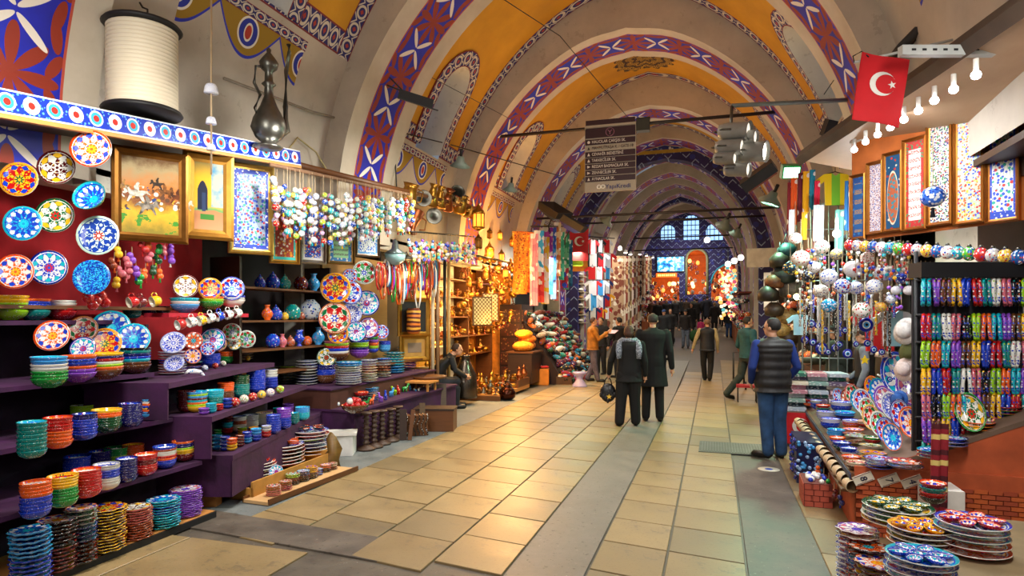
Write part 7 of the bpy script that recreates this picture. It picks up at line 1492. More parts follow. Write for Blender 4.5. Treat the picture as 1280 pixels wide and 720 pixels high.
for i, (px, py, r, zc_, m_, lab, ts) in enumerate(((1166, 246, 14, 5.2, multi('#3a70d8', ['#e8f0f8', '#1a3fa4'], 3.6, .5), 'big blue lace patterned ball with dark ribbons at the right edge', '#101420'), (994, 298, 8, 8.6, BR_, 'white ball with red and green flowers, high at the left', None), (1027, 309, 9.5, 8, BR_, 'white ball with rose pattern left of the dazzling bulb', None), (1001, 323, 11, 8.2, multi('#e8e4d8', ['#b03030', '#e8e4d8'], 4.3), 'cream ball with red dotted bands at the left', None),
        (1046, 318, 8, 7.8, multi('#8a8478', ['#e8c040', '#4a4a48'], 4.3), 'grey and gold patterned ball under the dazzling bulb', None), (1018, 334, 8, 8, multi('#e8e8e8', ['#24242c', '#e8e8e8'], 5.0), 'white ball with black dots', None), (1066, 336, 11, 7, pm('#e4e4ea', .25), 'plain glossy white ball at the stall centre', None), (1077, 305, 7, 7, pm('#d02420', .25), 'bright red ball on the bauble rod', None), (1036, 346, 10.5, 7.6, BW_, 'white ball with blue roses left of the plain white one', None),
        (1105, 341, 11, 6.8, BW_, 'white ball with small blue dots right of the plain one', None), (1053, 358, 10.5, 7.2, multi('#dfe6f4', ['#1a3fb4', '#c02828', '#1a3fb4'], 3.6, .5), 'dense blue floral ball at the centre', None), (1070, 360, 9, 7.4, BW_, 'blue and white leaf ball right of the dense blue one', None), (1026, 364, 9.5, 7.8, multi('#d8d0c0', ['#4a5070', '#8a5a48'], 5.0), 'beige ball with small dark pattern', None),
        (1036, 382, 9.5, 7.4, multi('#1c98c8', ['#e8e8f0', '#0a4a8a'], 3.9, .45), 'turquoise bottomed ball with white crown', None), (1093, 358, 10, 6.8, BW_, 'white ball with blue flower on its side', None), (1077, 388, 11, 6.8, BR_, 'white ball with red and green tulips, low centre', None), (1126, 348, 7.5, 6.5, multi('#18208a', 1, 4.2), 'navy blue ball near the right', None), (1120, 363, 6, 6.5, pm('#dcdce4', .25), 'small plain white ball at right', None), (1136, 363, 6.5, 6.4, pm('#e8e4e8', .25), 'small white ball beside the right hand bracelets', None),
        (1114, 374, 6, 6.6, BW_, 'small blue and white ball near right', None), (1101, 384, 7, 6.7, multi('#d8b040', ['#c03028', '#2a60b8'], 4.3), 'small multicoloured ball right of the tulip ball', None), (1084, 322, 8, 7, BR_, 'pink and white ball under the red one', None), (1010, 345, 9, 8.4, multi('#2a2c38', ['#c0a860', '#7a88a0'], 3.6), 'dark mottled ball at the left', None), (988, 335, 9, 8.8, multi('#1a2a34', ['#3a8a9a', '#c8b040'], 2.9), 'dark teal ball at the far left', None))): cball(px, py, r, zc_, m_, lab, ts)
# bauble rod with striped baubles and key tassels beneath
qa, qb = PD(1062, 303, 6.8), PD(1290, 318, 5.0); t = T('hanging_rod', 'rod strung with large baubles below the framed panels', 'rod', qa); O('bar', MB().tube([(0, 0, 0), tuple(qb-qa)], .012, 6).mesh('bar'), DARKIRON, t)
BC = [('red', '#d03028'), ('grey', '#b8b8b8'), ('yellow', '#e8c040'), ('blue', '#1a5a9a'), ('white', '#e8e8e8'), ('turquoise', '#2aa0a8'), ('green', '#4ab030')]
for i in range(19):
    q = qa.lerp(qb, i/18); n_, c = BC[i % 7]; t = T('bauble', f'{n_} patterned bauble, {ordn(i+1)} from the far end of the bauble rod', 'bauble', q, (0, 0, R.uniform(0, 3)), 'baubles on the rod'); O('ball', me('cball', None), multi(c, ['#f0f0f0', '#c02828', '#1a3fb4'], 3.2, .45), t, (0, 0, -.03), sc=(.055, .055, .062)); O('cap', me('bcap', lambda: MB().lathe([(.02, .03), (.012, .05), (0, .052)], 8).mesh('cap')), PEWTER, t)
K = 0
for r_ in range(2):
    for i in range(38):
        f = i/37; q = qa.lerp(qb, f)+Vector((.08+.1*r_, .12+.14*r_, -.12-.02*r_)); K += 1; c = ['red', 'cobalt', 'yellow', 'white', 'maroon', 'turquoise', 'orange'][(i*3+r_) % 7]
        strand(f"{cw(c)} key tassel, {ordn(i+1)} from the far end in the {('front', 'rear')[r_]} row under the baubles", q, 2, [glaze(c), glaze(['white', 'cobalt', 'red'][i % 3])], .16+.05*sin(i*2.1), f"key tassels in the {('front', 'rear')[r_]} row", ['red', 'cobalt', 'black', 'white', 'orange'][i % 5], .020, name='key_tassel')
# blue eye beads
def nazar(px, py, r, zc_, i):
    p = PD(px, py, zc_); rr = r*zc_/FPX; t = T('eye_bead', f'blue glass eye bead pendant, {ordn(i)} of the cluster over the counter', 'pendant', p, (0, 0, YAW-.1), 'glass eye pendants', rr)
    for nm, a, y_, h_ in (('disc', 1, 0, '#0c1a8c'), ('white_ring', .56, -.22, '#e8ecf0'), ('blue_ring', .40, -.25, '#3aa0e0'), ('pupil', .2, -.28, '#0a0a14')):
        O(nm, me('nz'+nm, lambda: MB().lathe([(a*.92, -y_), (a, -y_+.05 if nm != 'disc' else .12), (a*.85, -y_+.06 if nm != 'disc' else .24), (0, -y_+.07 if nm != 'disc' else .26)], 18, 0, Matrix.Rotation(pi/2, 4, 'X')).mesh(nm)), pm(h_, .1, coat=.5), t)
    O('cord', me('nzc', lambda: MB().tube([(0, 0, .9), (0, 0, 9)], .05, 5).mesh('cord')), multi('#8a8478', ['#c8c0b0', '#4a4440'], 3, .5), t)
for i, (px, py, r, z) in enumerate(((1006, 425, 5, 8.4), (1016, 428, 4.5, 8.3), (1027, 436, 8, 8), (1022, 407, 4, 8.3), (1014, 405, 5, 8.6), (1031, 413, 4, 8), (1049, 431, 4.5, 7.8), (1044, 435, 5, 7.8), (1059, 442, 6, 7.6), (1082, 406, 9, 7), (1092, 437, 4.5, 7), (1084, 429, 4.5, 7.2), (1035, 440, 4, 7.9), (1056, 413, 4, 7.7), (1070, 430, 3.5, 7.4), (1112, 474, 3.5, 7.0), (1102, 440, 4, 6.9))): nazar(px, py, r, z, i+1)
for i in range(22):                                                                       # beaded strands between the eyes
    px = 1000+i*5.6; p = PD(px, 360+8*(i % 3), 8.3-.07*i); c = ['grey', 'brown', 'black', 'cobalt', 'silver', 'yellow'][i % 6]; ln = .5+.2*sin(i*1.7)
    tag(O('bead_string', MB().tube([(0, 0, -k*ln/14) for k in range(15)], [.018, .010]*7+[.018], 6).mesh('bead_string'), multi(HUES[c], ['#c8c0b0', '#5a5448', '#e8e0d0'], 60), None, p), f'{cw(c)} beaded string, {ordn(i+1)} from left among the blue eye pendants', 'bead string', 'bead strings over the counter')
for i in range(60):                                                                       # small ornaments filling the stall above
    px = 985+R.random()*150; py = 300+R.random()*85; zc_ = 9.0-R.random()*1.2; c = R.choice(['red', 'cobalt', 'white', 'yellow', 'turquoise', 'orange', 'purple', 'grey', 'maroon'])
    strand(f'small {cw(c)} bead charm, {ordn(i+1)} of those hanging deep in the right stall', PD(px, py-14, zc_), 3, [glaze(c), BALLM[i % 10]], .3, 'small charms deep in the stall', R.choice(['red', 'cobalt', 'orange', 'black', 'white']), .024, name='charm')
# dark bags hanging at the far end
for i, (px, py, s_, c) in enumerate(((975, 318, .22, '#2a2418'), (984, 306, .2, '#1c4a50'), (980, 335, .26, '#16201e'), (990, 352, .26, '#5a5048'), (968, 345, .2, '#6a3a1c'), (984, 388, .22, '#8a6a3a'), (976, 405, .2, '#b08a4a'), (985, 415, .2, '#4a3420'), (968, 380, .2, '#3a2a1c'), (960, 360, .22, '#241a14'))):
    p = PD(px, py, 10.5); t = T('leather_bag', f"{['olive','teal','black','taupe','rust','tan','sandy','brown','umber','near black'][i]} hanging bag at the far end of the right stall", 'bag', p, (0, 0, R.uniform(0, 3)), 'hanging bags'); O('bag_body', me('bagb', lambda: MB().lathe([(.5, -1), (.75, -.9), (.8, -.3), (.4, .1), (.3, .15), (0, .15)], 12).mesh('bag')), pm(c, .5, var=.3), t, sc=s_); O('strap', me('bags', lambda: MB().tube([(-.3, 0, .1), (-.1, 0, .9), (.1, 0, .9), (.3, 0, .1)], .04, 5).mesh('strap')), BLACK, t, sc=s_)

# counter --------------------------------------------------------
ORG = pm('#b8542c', .7, var=.15); C0 = Vector((1.1, 5.8, 0))
ct = T('sales_counter', 'long sloping sales counter faced with orange brick at its near end', 'counter', C0, (0, 0, -.035)); SL = .45
m_ = MB(); L_ = 4.3
for y in (0, L_): pass
m_.add([(0, 0, .48), (2.0, 0, .48+2*SL), (2.0, L_, .48+2*SL), (0, L_, .48), (0, 0, .44), (2.0, 0, .44+2*SL), (2.0, L_, .44+2*SL), (0, L_, .44)], [(0, 1, 2, 3), (7, 6, 5, 4), (0, 4, 5, 1), (3, 2, 6, 7), (0, 3, 7, 4)])
O('sloping_top', m_.mesh('sloping_top', False), pm('#6a5444', .7), ct); O('front_panel', flat(MB().box2((0, 0, 0), (.03, L_, .44)), 'front_panel'), ORG, ct); O('edge_strip', flat(MB().box2((-.035, -.01, .44), (.0, L_, .50)), 'edge_strip'), OAK, ct); O('edge_strip', flat(MB().box2((-.045, -.01, .45), (-.035, L_, .49)), 'edge_strip'), pm('#2a3a5a', .5), ct)
O('mortar_face', flat(MB().box2((0, .0, 0), (1.6, .05, .44)), 'mortar_face'), pm('#7a3418', .8), ct)
bk = flat(MB().box((0, 0, 0), (.088, .02, .03)), 'brick')
for j in range(12):
    for i in range(17):
        x = .045+i*.095+(.047 if j % 2 else 0)
        if x < 1.58: O('brick', bk, [ORG, pm('#c8602c', .7), pm('#a8482a', .7)][(i*5+j*3) % 3], ct, (x, -.008, .02+j*.037))
O('tile_rail', flat(MB().box2((-.01, -.012, .43), (1.6, .01, .56)), 'tile_rail'), ORG, ct); O('riser', MB().add([(0, .005, .5), (1.6, .005, .5), (1.6, .005, .44+1.6*SL)], [(0, 1, 2)]).mesh('riser', False), ORG, ct)
for (px, py, dgt, rt) in ((1079, 598, '8', -1.25), (1111, 600, '7', -1.05), (1140, 602, '4', -1.0)):
    p = PY(px, py, 5.77); t = T('number_tile', f'white number tile reading {dict(zip("874", ("eight", "seven", "four")))[dgt]} tilted on the brick counter end', 'number tile', p, (0, -.45, -.03)); O('tile', flat(MB().box((0, 0, 0), (.15, .012, .072)), 'tile'), pm('#e8e0cc', .2), t)
    for a_, b_ in (((-.062, -.008, .028), (.062, -.004, .032)), ((-.062, -.008, -.032), (.062, -.004, -.028))): O('band', flat(MB().box2(a_, b_), 'band'), pm('#7a4048', .3), t)
    text(dgt, 0, 0, .075, pm('#141440', .3), t, y=-.010, name='numeral', rot=pi/2+.1, align='CENTER')
def CT(px, py): return PP(px, py, (1.1, 5.8, .485), (-SL, 0, 1))
A = 'sloping counter'
fl_ = [(1010, 508, 12, 'red', 'orange', 2), (1020, 512, 14, 'white', 'cobalt', 3), (1029, 518, 17, 'red', 'teal', 3), (1052, 517, 25, 'white', 'cobalt', 4), (1032, 529, 21, 'white', 'silver', 4), (1056, 527, 24, 'sky', 'navy', 3), (1038, 538, 23, 'white', 'cobalt', 4), (1064, 537, 21, 'white', 'orange', 3), (1045, 549, 21, 'sky', 'sky', 3), (1067, 546, 25, 'orange', 'orange', 2), (1047, 556, 19, 'orange', 'cobalt', 2), (1072, 555, 27, 'lime', 'lime', 2), (1052, 565, 22, 'cobalt', 'darkgreen', 3),
      (1088, 567, 28, 'darkgreen', 'red', 2), (1061, 572, 21, 'cobalt', 'silver', 3), (1064, 580, 22, 'orange', 'orange', 2), (1092, 576, 30, 'yellow', 'yellow', 2), (1071, 590, 25, 'cream', 'brown', 3), (1098, 588, 31, 'white', 'cobalt', 4), (1130, 588, 42, 'brown', 'navy', 2), (1090, 556, 20, 'green', 'red', 2), (1080, 535, 16, 'cream', 'red', 2), (1165, 575, 34, 'teal', 'red', 3), (1190, 560, 34, 'cobalt', 'white', 3), (1222, 540, 36, 'orange', 'yellow', 3), (1255, 520, 36, 'red', 'green', 3), (1200, 530, 30, 'lime', 'sky', 3), (1232, 512, 30, 'purple', 'white', 3), (1262, 495, 30, 'turquoise', 'navy', 3)]
for i, (px, py, wd, c, c2, n) in enumerate(fl_): stack(px, py, py-3-n*2.6, wd, n, [c2, c], .5, A, kind='bowl' if wd < 30 else 'plate', which=ordn(i+1), P=CT, rim=c if c != 'white' else 'cobalt', group='bowls on the sloping counter')
lean = [(1067, 500, 11, 'red', 2, 1.2), (1074, 507, 11, 'teal', 3, 1.2), (1060, 503, 9, 'brown', 9, 1.2), (1049, 500, 8, 'sky', 0, 1.1), (1080, 510, 13, 'white', 0, 1.25), (1086, 519, 12, 'white', 11, 1.25), (1093, 492, 12, 'orange', 4, 1.1), (1101, 498, 14, 'teal', 3, 1.1), (1107, 508, 14, 'purple', 10, 1.15), (1116, 516, 14, 'white', 5, 1.2), (1091, 530, 13, 'yellow', 2, 1.15), (1101, 538, 13, 'white', 11, 1.15), (1109, 546, 13, 'cobalt', 0, 1.15),
        (1128, 527, 15, 'navy', 0, 1.15), (1117, 555, 14, 'orange', 3, 1.15), (1140, 538, 16, 'orange', 8, 1.0), (1127, 565, 16, 'white', 1, 1.2), (1151, 556, 20, 'cream', 2, 1.05), (1126, 484, 24, 'cobalt', 1, 1.25), (1141, 496, 20, 'purple', 10, 1.1), (1170, 570, 24, 'sky', 4, 1.0), (1170, 530, 22, 'sky', 0, 1.1), (1160, 512, 16, 'orange', 8, 1.2), (1197, 555, 22, 'red', 8, 1.1), (1225, 575, 24, 'cobalt', 1, 1.1), (1215, 528, 20, 'green', 7, 1.1), (1252, 560, 24, 'orange', 4, 1.1), (1245, 520, 20, 'turquoise', 3, 1.1), (1200, 600, 22, 'white', 0, 1.1)]
for i, (px, py, r, c, k, a) in enumerate(lean):
    p = CT(px, py+r*.55); d = depth(p)
    if p.y < 5.9: continue
    rr = r*1.32*d/FPX; up_ = Vector((-.55, -.45, .75)).normalized(); n_ = Vector((-.50, -.80, .42)).normalized()
    ax = Vector((-.35, .1, 1)).normalized(); q = n_.to_track_quat('Z', 'Y'); e = (q @ Euler((0, 0, 0)).to_quaternion()); lx = e @ Vector((1, 0, 0)); ang = math.atan2(e.inverted() @ ax @ Vector((0, 1, 0)) if False else (e.inverted() @ ax).y, (e.inverted() @ ax).x)
    e = (q @ Euler((0, 0, ang)).to_quaternion()).to_euler()
    o = O('oval_dish', me('oval', m_oval), [glaze(c), inlay(k), glaze(c)], None, (p.x, p.y, p.z+rr*.8), e, (rr, rr*1.15, rr)); tag(o, f'{cw(c)} rimmed oval dish, {ordn(i+1)} of those propped upright on the sloping counter', 'dish', 'oval dishes on the counter')
# row of cups lying along the counter edge
for i in range(15):
    q = Vector((1.045+.0*i, 5.9+i*.235, .40)); o = O('mug', me('cup', m_cup), [pm('#c8ac88', .5), pm('#8a6a48', .6), pm('#e8dcc0', .4)], None, q, (radians(94), 0, radians(14)), (.052, .052, .08)); tag(o, f'beige mug lying on its side, {ordn(i+1)} from the near end along the counter edge', 'mug', 'beige mugs along the counter edge')
t = T('mug_rail', 'rail below the counter edge that carries the beige mugs', 'rail', (1.03, 5.85, .33), (0, 0, -.035)); O('rail', flat(MB().box2((-.03, 0, 0), (.05, 3.6, .02)), 'rail'), OAK, t)
for i in range(9):
    q = Vector((1.02, 6.0+i*.28, .24-.02*(i % 2))); strand(f'dark charm string, {ordn(i+1)} from the near end under the counter edge', q+Vector((0, 0, .08)), 2, [glaze(['navy', 'maroon', 'green', 'cobalt', 'orange'][i % 5])], .12, 'charms under the counter edge', ['cobalt', 'maroon', 'red'][i % 3], .026, name='charm')
# brick patterned box with beads, blue bead block, small things
p = PZ(1018, 628, 0); t = T('brick_box', 'small salmon brick box filled with white beads by the counter foot', 'box', (.93, 6.72, 0), (0, 0, -.03)); O('box_body', flat(MB().box((0, 0, .11), (.24, .42, .22)), 'box_body'), pm('#6a2a20', .8), t)
for j in range(4):
    for i in range(3): O('brick', me('bk2', lambda: flat(MB().box((0, 0, 0), (.072, .012, .046)), 'brick')), pm('#b0503c', .7), t, (-.078+i*.08-(.03 if j % 2 and i else 0), -.212, .03+j*.053))
    for i in range(5): O('brick', me('bk3', lambda: flat(MB().box((0, 0, 0), (.012, .075, .046)), 'brick')), pm('#b0503c', .7), t, (-.122, -.166+i*.083, .03+j*.053))
for k in range(24): O('bead', me('ball', None), [multi('#e8e8e8', 0, 3), glaze('white'), glaze('cobalt')][k % 3], t, (R.uniform(-.09, .09), R.uniform(-.18, .18), .235), sc=.024)
t = T('bead_block', 'stand covered in dark blue glass beads left of the counter', 'stand', (.98, 7.75, 0), (0, 0, -.03)); O('stand_body', flat(MB().box((0, 0, .22), (.26, .7, .44)), 'stand_body'), pm('#0c1440', .4), t)
for k in range(90):
    sd = k % 2; O('bead', me('ball', None), [glaze('cobalt'), glaze('sky'), glaze('navy'), multi('#8ab8e8', 1, 3)][k % 4], t, (R.uniform(-.12, .12), -.355, R.uniform(.03, .44)) if sd else (-.135, R.uniform(-.34, .34), R.uniform(.03, .44)), sc=.020)
# red flag cloth table, folded textiles
t = T('textile_table', 'low table under the folded textiles behind the counter', 'table', (1.35, 10.3, 0), (0, 0, .0)); O('tabletop', flat(MB().box((0, 0, .45), (.9, 1.7, .04)), 'tabletop'), OAK, t)
for x in (-.42, .42):
    for y in (-.8, .8): O('leg', flat(MB().box((x, y, .22), (.05, .05, .43)), 'leg'), OAK, t)
redflag(Vector((1.12, 9.42, .47)), .62, .42, .0, 'red flag cloth with white crescents draped over the textile table front', wave=.01); redflag(Vector((.88, 9.9, .47)), .8, .42, radians(-90), 'red flag cloth with crescent draped on the street side of the textile table', wave=.01)
K = 0
for j in range(9):
    for i in range(3):
        K += 1; c = ['#b8c8d8', '#d8a8b8', '#2a3a4a', '#e8e0c8', '#8ab0a8', '#6a5a7a', '#d8d8e0', '#3a7a6a', '#c88a9a'][(j*2+i) % 9]; nm = ['pale blue', 'rose', 'slate', 'cream', 'sage', 'mauve', 'silvery', 'green', 'pink'][(j*2+i) % 9]
        o = O('folded_textile', me('fold', lambda: MB().box((0, 0, 0), (1, 1, 1)).mesh('fold', False)), multi(c, [c, '#f0f0f0', c], 6, .4, .8, 0), None, (1.1+i*.27+R.uniform(-.02, .02), 9.75+.12*(j % 2)+j*.02, .50+j*.058), (0, 0, R.uniform(-.1, .1)), (.25, .42, .05)); tag(o, f'{nm} folded textile, {updown(j, 9)} of the {ordn(i+1)} pile behind the standing man', 'textile', 'folded textiles')
# shelf with hats behind counter at the right
for i, (px, py, r, c, nm) in enumerate(((1133, 414, 17, '#e0dcd8', 'white'), (1139, 440, 16, '#5a6030', 'olive'), (1132, 462, 15, '#e8d8d4', 'cream'), (1124, 500, 12, '#2a60b0', 'blue'))):
    p = PD(px, py, 6.3); t = T('brimmed_hat', f'{nm} brimmed hat, {ordn(i+1)} from the top left of the bracelet rack', 'hat', p, facing(p, (-.75, -.6, .2))); O('brim', me('brim', lambda: MB().lathe([(1, 0), (1.02, .04), (.6, .1), (.58, .08)], 20).mesh('brim')), pm(c, .8), t, sc=r*6.3/FPX); O('crown', me('crown', lambda: MB().lathe([(.6, .08), (.56, .5), (.3, .62), (0, .63)], 20).mesh('crown')), pm(c, .8), t, sc=r*6.3/FPX)
p = PD(1104, 485, 7.2); t = T('dancer_figure', 'small white whirling dancer figurine under a mushroom shaped lamp', 'figurine', p); O('skirt', MB().lathe([(.10, -.02), (.11, -.01), (.035, .09), (.02, .13), (0, .15)], 14).mesh('skirt'), pm('#ece4d8', .5), t); O('head', MB().ball((0, 0, .165), .02, 8).mesh('head'), SKIN, t)
for s_ in (-1, 1): O('arm', MB().tube([(0, 0, .12), (s_*.06, 0, .15)], .01, 5).mesh('arm'), pm('#ece4d8', .5), t)
p = PD(1104, 446, 7.2); tag(O('shell_lamp', MB().lathe([(.02, -.07), (.02, 0), (.09, .0), (.075, .05), (0, .075)], 14).mesh('lamp'), multi('#e8d0b8', ['#c05840', '#e8d0b8', '#7a8a60'], 40), None, p), 'mushroom shaped painted lamp above the white dancer', 'lamp')
p = PD(1081, 450, 7.0); st_ = [(.05*(1 if k % 2 == 0 else .45)*cos(k*pi/5+.3), .05*(1 if k % 2 == 0 else .45)*sin(k*pi/5+.3)) for k in range(10)]; tag(O('star_ornament', MB().prism(st_, .02).mesh('star', False), pm('#f0d020', .4), None, p, (0, 0, YAW)), 'bright yellow star ornament hanging before the padded sleeve', 'ornament')
# bracelet rack
t = T('bracelet_rack', 'tall black rack hung with beaded bracelets at the right edge', 'rack', PD(1150, 800, 5.15), (0, 0, YAW)); t.location.z = 0
zr = [PD(1150, y_, 5.15).z for y_ in (350, 394, 428, 462, 492, 522, 552, 582)]
for x in (0.0, .85): O('upright', MB().tube([(x, .05, 0), (x, .05, 2.3)], .015, 6).mesh('upright'), BLACK, t)
for z in zr: O('bar', MB().tube([(-.02, .02, z), (.87, .02, z)], .010, 6).mesh('bar'), BLACK, t)
O('top_box', flat(MB().box2((-.02, -.05, zr[0]+.02), (.87, .12, zr[0]+.14)), 'top_box'), BLACK, t)
O('back_panel', flat(MB().box2((-.02, .06, .3), (.87, .08, zr[0])), 'back_panel'), pm('#1c1a22', .8), t)
bc = ['turquoise', 'purple', 'brown', 'yellow', 'cobalt', 'red', 'teal', 'white', 'pink', 'black', 'lime', 'orange']
bme = MB().tube([(.022*cos(a/12*2*pi), .0, -.10+.10*sin(a/12*2*pi)) for a in range(12)], [.013, .018]*6, 6, closed=True).mesh('bracelet')
off = Vector((CS, SN, 0))
for j, z in enumerate(zr[:-1]):
    for i in range(22):
        c = bc[(i//2+j*5) % 12]; q = t.location+off*(.01+i*.040)+Vector((-SN*-.0, 0, z))+Vector((SN, -CS, 0))*.03
        o = O('bracelet', bme, multi(HUES[c], ['#e8e8e8', HUES[c], HUES[bc[(i*5+j) % 12]], '#1a3fb4'], 60, .45), None, q, (R.uniform(-.08, .08), 0, YAW+R.uniform(.6, 1.2)), 1.0); tag(o, f'{cw(c)} beaded bracelet, {ordn(i+1)} from left in the {ordn(j+1)} row of the rack', 'bracelet', 'beaded bracelets on the rack')
# near corner table and plates
t = T('corner_table', 'white sided low table carrying the big serving platters, lower right', 'table', (1.75, 4.35, 0), (0, 0, -.1)); O('table_body', flat(MB().box((0, 0, .20), (.95, 1.3, .40)), 'table_body'), pm('#c8c4bc', .6), t); O('tabletop', flat(MB().box((0, 0, .415), (.99, 1.34, .03)), 'tabletop'), pm('#8a7a5a', .6), t)
O('edge_strip', flat(MB().box((-.50, 0, .415), (.015, 1.34, .035)), 'edge_strip'), DARKWOOD, t)
def platter(px, pyf, pyt, wd, n, cols_, z, which, fill, nf=7, sc_=.36):
    p, r, zt = stack(px, pyf, pyt, wd, n, cols_, z, 'corner table', kind='plate', which=which, rim='white', group='platters on the corner table')
    for k in range(nf):
        a = 2*pi*k/(nf-1) if k else 0; rad = r*.55 if k else 0; q = p+Vector((cos(a)*rad, sin(a)*rad, 0)); q.z = zt-.01
        tag(O('small_dish', me('oval', m_oval), [glaze(fill), inlay(BYHUE[fill]), glaze(fill)], None, q, (0, 0, a), (r*sc_, r*sc_*1.2, r*.35)), f'{cw(fill)} leaf dish, {ordn(k+1)} of the set on the {which} platter', 'dish', 'leaf dishes on platters')
platter(1122, 664, 640, 80, 4, ['yellow', 'lime', 'green', 'darkgreen'], .43, 'green topmost', 'darkgreen'); platter(1150, 690, 666, 74, 4, ['red', 'maroon', 'white', 'yellow'], .43, 'yellow', 'yellow'); platter(1150, 735, 704, 80, 4, ['cobalt', 'white', 'cobalt', 'sky'], .43, 'blue and white', 'cobalt'); platter(1215, 700, 660, 80, 5, ['red', 'teal', 'white'], .43, 'red and teal', 'red')
stack(1072, 740, 668, 48, 11, ['white', 'silver', 'white', 'maroon'], .0, 'floor by corner table', kind='flower', which='tall', top=10, rim='white'); stack(1084, 752, 690, 48, 9, ['navy', 'black', 'cobalt', 'black'], .0, 'floor by corner table', kind='flower', which='blue edged', top=9, rim='black'); stack(1098, 770, 712, 54, 9, ['black', 'brown', 'maroon'], .0, 'floor by corner table', kind='flower', which='orange centred', top=8, rim='black')
p = PD(1176, 640, 4.6); tag(hangcloth(Vector((p.x, p.y, 1.0)), .12, .75, stripes(('#8a1424', '#8a1424', '#d8c070', '#8a1424', '#4a0c18'), 2, 4.0), YAW, 'striped_cloth', 2, .015), 'crimson cloth with gold bands hanging at the lower right', 'cloth')
t = T('display_plinth', 'small white plinth beside the counter end', 'plinth', PY(1166, 690, 5.55)); t.location.z = 0; O('block', flat(MB().box((.05, 0, .25), (.22, .3, .5)), 'block'), WHITE, t)
row_of([(1166, 632, 606, 30, 4, ['black', 'red', 'teal', 'red'], dict(kind='bowl'))], .5, 'white plinth')
# red stool and pushchair
p = PZ(934, 503, 0); t = T('red_stool', 'low stool with red seat and dark metal legs in the right lane', 'stool', (p.x, p.y+.1, 0)); O('seat', flat(MB().box((0, 0, .33), (.42, .32, .05)), 'seat'), pm('#a01420', .6), t)
for x in (-.18, .18):
    for y in (-.13, .13): O('leg', MB().tube([(x, y, 0), (x, y, .31)], .014, 6).mesh('leg'), DARKIRON, t)
p = PZ(930, 490, 0); t = T('black_trolley', 'folded black hand trolley behind the red stool', 'trolley', (p.x-.1, p.y+.5, 0)); O('frame', MB().tube([(-.12, 0, .1), (-.12, 0, .9), (.12, 0, .9), (.12, 0, .1)], .025, 6).mesh('frame'), BLACK, t); [O('wheel', MB().tube([(x-.02, 0, .1), (x+.02, 0, .1)], .1, 14).mesh('wheel'), BLACK, t) for x in (-.16, .16)]
# ------------------------------------------------------------ far shops right and the end wall
for i, (y, h_, c, lab) in enumerate(((11.5, 3.0, '#2a241e', 'dark timber shop front beyond the right stall'), (15.2, 3.0, '#3a3028', 'second dark timber shop front on the right'), (19.6, 3.0, '#2c2622', 'third dark timber shop front on the right'))):
    t = T('shop_front', lab, 'shop_front', (1.75, y, 0)); O('post', flat(MB().box2((0, 0, 0), (.16, .16, h_)), 'post'), pm(c, .6), t); O('post', flat(MB().box2((0, 2.6, 0), (.16, 2.76, h_)), 'post'), pm(c, .6), t); O('lintel', flat(MB().box2((0, 0, h_-.25), (.16, 2.76, h_)), 'lintel'), pm(c, .6), t); O('counter_base', flat(MB().box2((.0, .16, 0), (.5, 2.6, .8)), 'counter_base'), pm('#5a3a24', .7), t); O('back_panel', flat(MB().box2((.9, 0, 0), (.95, 2.76, h_)), 'back_panel'), pm('#4a3828', .8), t)  # posts, lintel and counter of one timber shop front
K = 0
for y0 in (11.7, 15.4, 19.8):
    for j in range(4):
        for i in range(9):
            K += 1; q = Vector((1.72, y0+.1+i*.27, 2.6-j*.5)); c = ['brown', 'rust', 'cream', 'black', 'orange', 'maroon', 'grey'][(i*3+j) % 7]
            t = T('pendant_bag', f'{cw(c)} pouch, {ordn(i+1)} along in the {ordn(j+1)} row of the shop front at {["near", "middle", "far"][[11.7, 15.4, 19.8].index(y0)]} right', 'pouch', q, (0, 0, R.uniform(0, 3)), 'pouches on the right shop fronts', .13); O('bag_body', me('bagb', None), multi(HUES[c], 2, 3, .3, .6, 0), t); O('strap', me('bags', None), BLACK, t)
for k, (y, p_) in enumerate(((13, 40), (17, 40), (21, 40))): area('shop_lamp', (1.0, y, 2.95), (1.9, y, 1), .3, p_, (1, .85, .65))
# white shop window with papers
p = PX(955, 318, 1.8); t = T('white_display', 'pale lit shop sign with white sheets at the far right', 'sign', PD(956, 322, 17)); O('panel', flat(MB().box((0, 0, 0), (.9, .06, .5)), 'panel'), pm('#c8ccc0', .5), t); O('panel', flat(MB().box((.15, 0, -.9), (.35, .06, 1.0)), 'panel'), pm('#d8dcd8', .5), t)
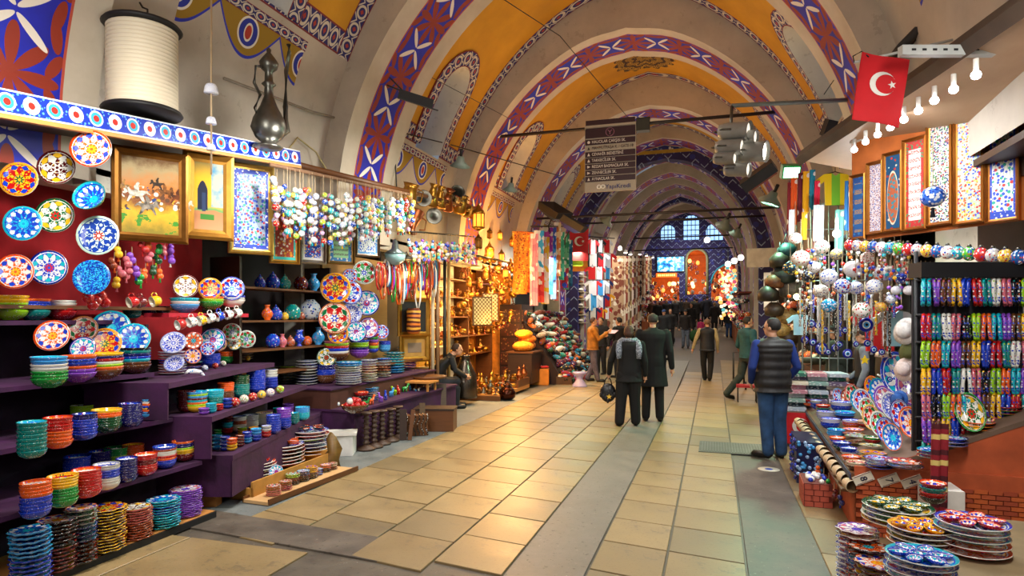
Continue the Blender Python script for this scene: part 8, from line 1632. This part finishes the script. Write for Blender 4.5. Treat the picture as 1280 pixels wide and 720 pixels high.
# far right and left stalls under the second vault: counters with goods and glowing mosaic lamps
K = 0
for i in range(230):
    px = 899+R.random()*38; py = 334+R.random()*68; y = 35+R.random()*9
    q = PY(px, py, y)
    if q.x > 1.15: q.x = 1.15-R.random()*.3
    if q.z < g(q.y)+.3: continue
    K += 1; c = R.choice(['#ffd890', '#fff0c8', '#ffb860', '#f8e8c8', '#e86040', '#60c0c8', '#d85878']); dim = c in ('#e86040', '#60c0c8', '#d85878')
    tag(O('mosaic_lamp', me('ball', None), glow(c, .8 if dim else 1.3), None, q, sc=R.uniform(.06, .12)), f"{'coloured' if dim else 'cream'} glowing mosaic lamp globe, {ordn(K)} of the far right lamp shop" , 'lamp', 'mosaic lamps of the far shop')
for i in range(5):
    y = 25.5+i*3.2
    t = T('far_stall', f'small goods stall with a wooden counter, {ordn(i+1)} along the far right side', 'stall', (1.08, y, g(y))); O('counter_base', flat(MB().box2((-.1, -1, 0), (.22, 1.3, .85)), 'counter_base'), pm('#8a4a20', .7), t); O('awning', flat(MB().box2((-.2, -1, 2.4), (.22, 1.3, 2.46)), 'awning'), pm('#6a2a24', .8), t)
    for k in range(16): O('goods', me('ball', None), multi(HC[(k*5+i) % 12], 2, 2.5, .45, .6, 0), t, (R.uniform(-.02, .12), -.9+k*.14, .93+R.random()*.15), sc=(.12, .1, .12))
    for k in range(14): O('hung_goods', me('bagb', None), multi(HC[(k*7+i*3) % 12], 0, 2.5, .45, .6, 0), t, (R.uniform(-.12, .1), -.9+k*.16, 2.2-.5*(k % 3)), sc=.16)
for i in range(3):
    y = 38.5+i*2.4
    t = T('far_stall', f'crowded stall of scarves and wares, {ordn(i+1)} at the far left end', 'stall', (-4.3, y, g(y))); O('counter_base', flat(MB().box2((-.2, -1, 0), (.5, 1.2, .8)), 'counter_base'), pm('#a85a28', .7), t)
    for k in range(16): O('goods', me('ball', None), multi(HC[(k*5+i) % 12], 2, 2.5, .45, .6, 0), t, (R.uniform(-.1, .4), -.9+k*.13, .88+R.random()*.4), sc=(.14, .12, .16))
    for k in range(10): O('hung_goods', me('bagb', None), multi(HC[(k*7+i*3) % 12], 0, 2.5, .45, .6, 0), t, (R.uniform(0, .4), -.9+k*.2, 2.2-.4*(k % 3)), sc=.2)
# goods inside the gate and the two openings
for nm, h, n_, lab in (('left', lopen, 40, 'left opening under the screen'), ('gate', gate, 22, 'arched gate'), ('right', ropen, 60, 'wide arch at right')):
    for k in range(n_):
        x = h[0]+R.random()*(h[1]-h[0]); z = h[2]+R.random()*(h[3]-h[2])*.8; c = R.randrange(12)
        tag(O('hanging_ware', me('ball', None), glow(['#ffe0a0', '#ff9040', '#ffd070'][k % 3], 2.2) if k % 4 == 0 else multi(HC[c], 2, 2.5, .5, .6, 0), None, (x, EY+.9+R.random(), z), sc=(.13, .1, .16)), f'small {HN[c] if k % 4 else "glowing"} ware, {ordn(k+1)} of those inside the {lab}', 'ware', f'wares inside the {lab}')
area('end_light', (-1.6, 43.5, 5.8), (-1.6, 46, 4.5), .8, 90, (.85, .85, 1))
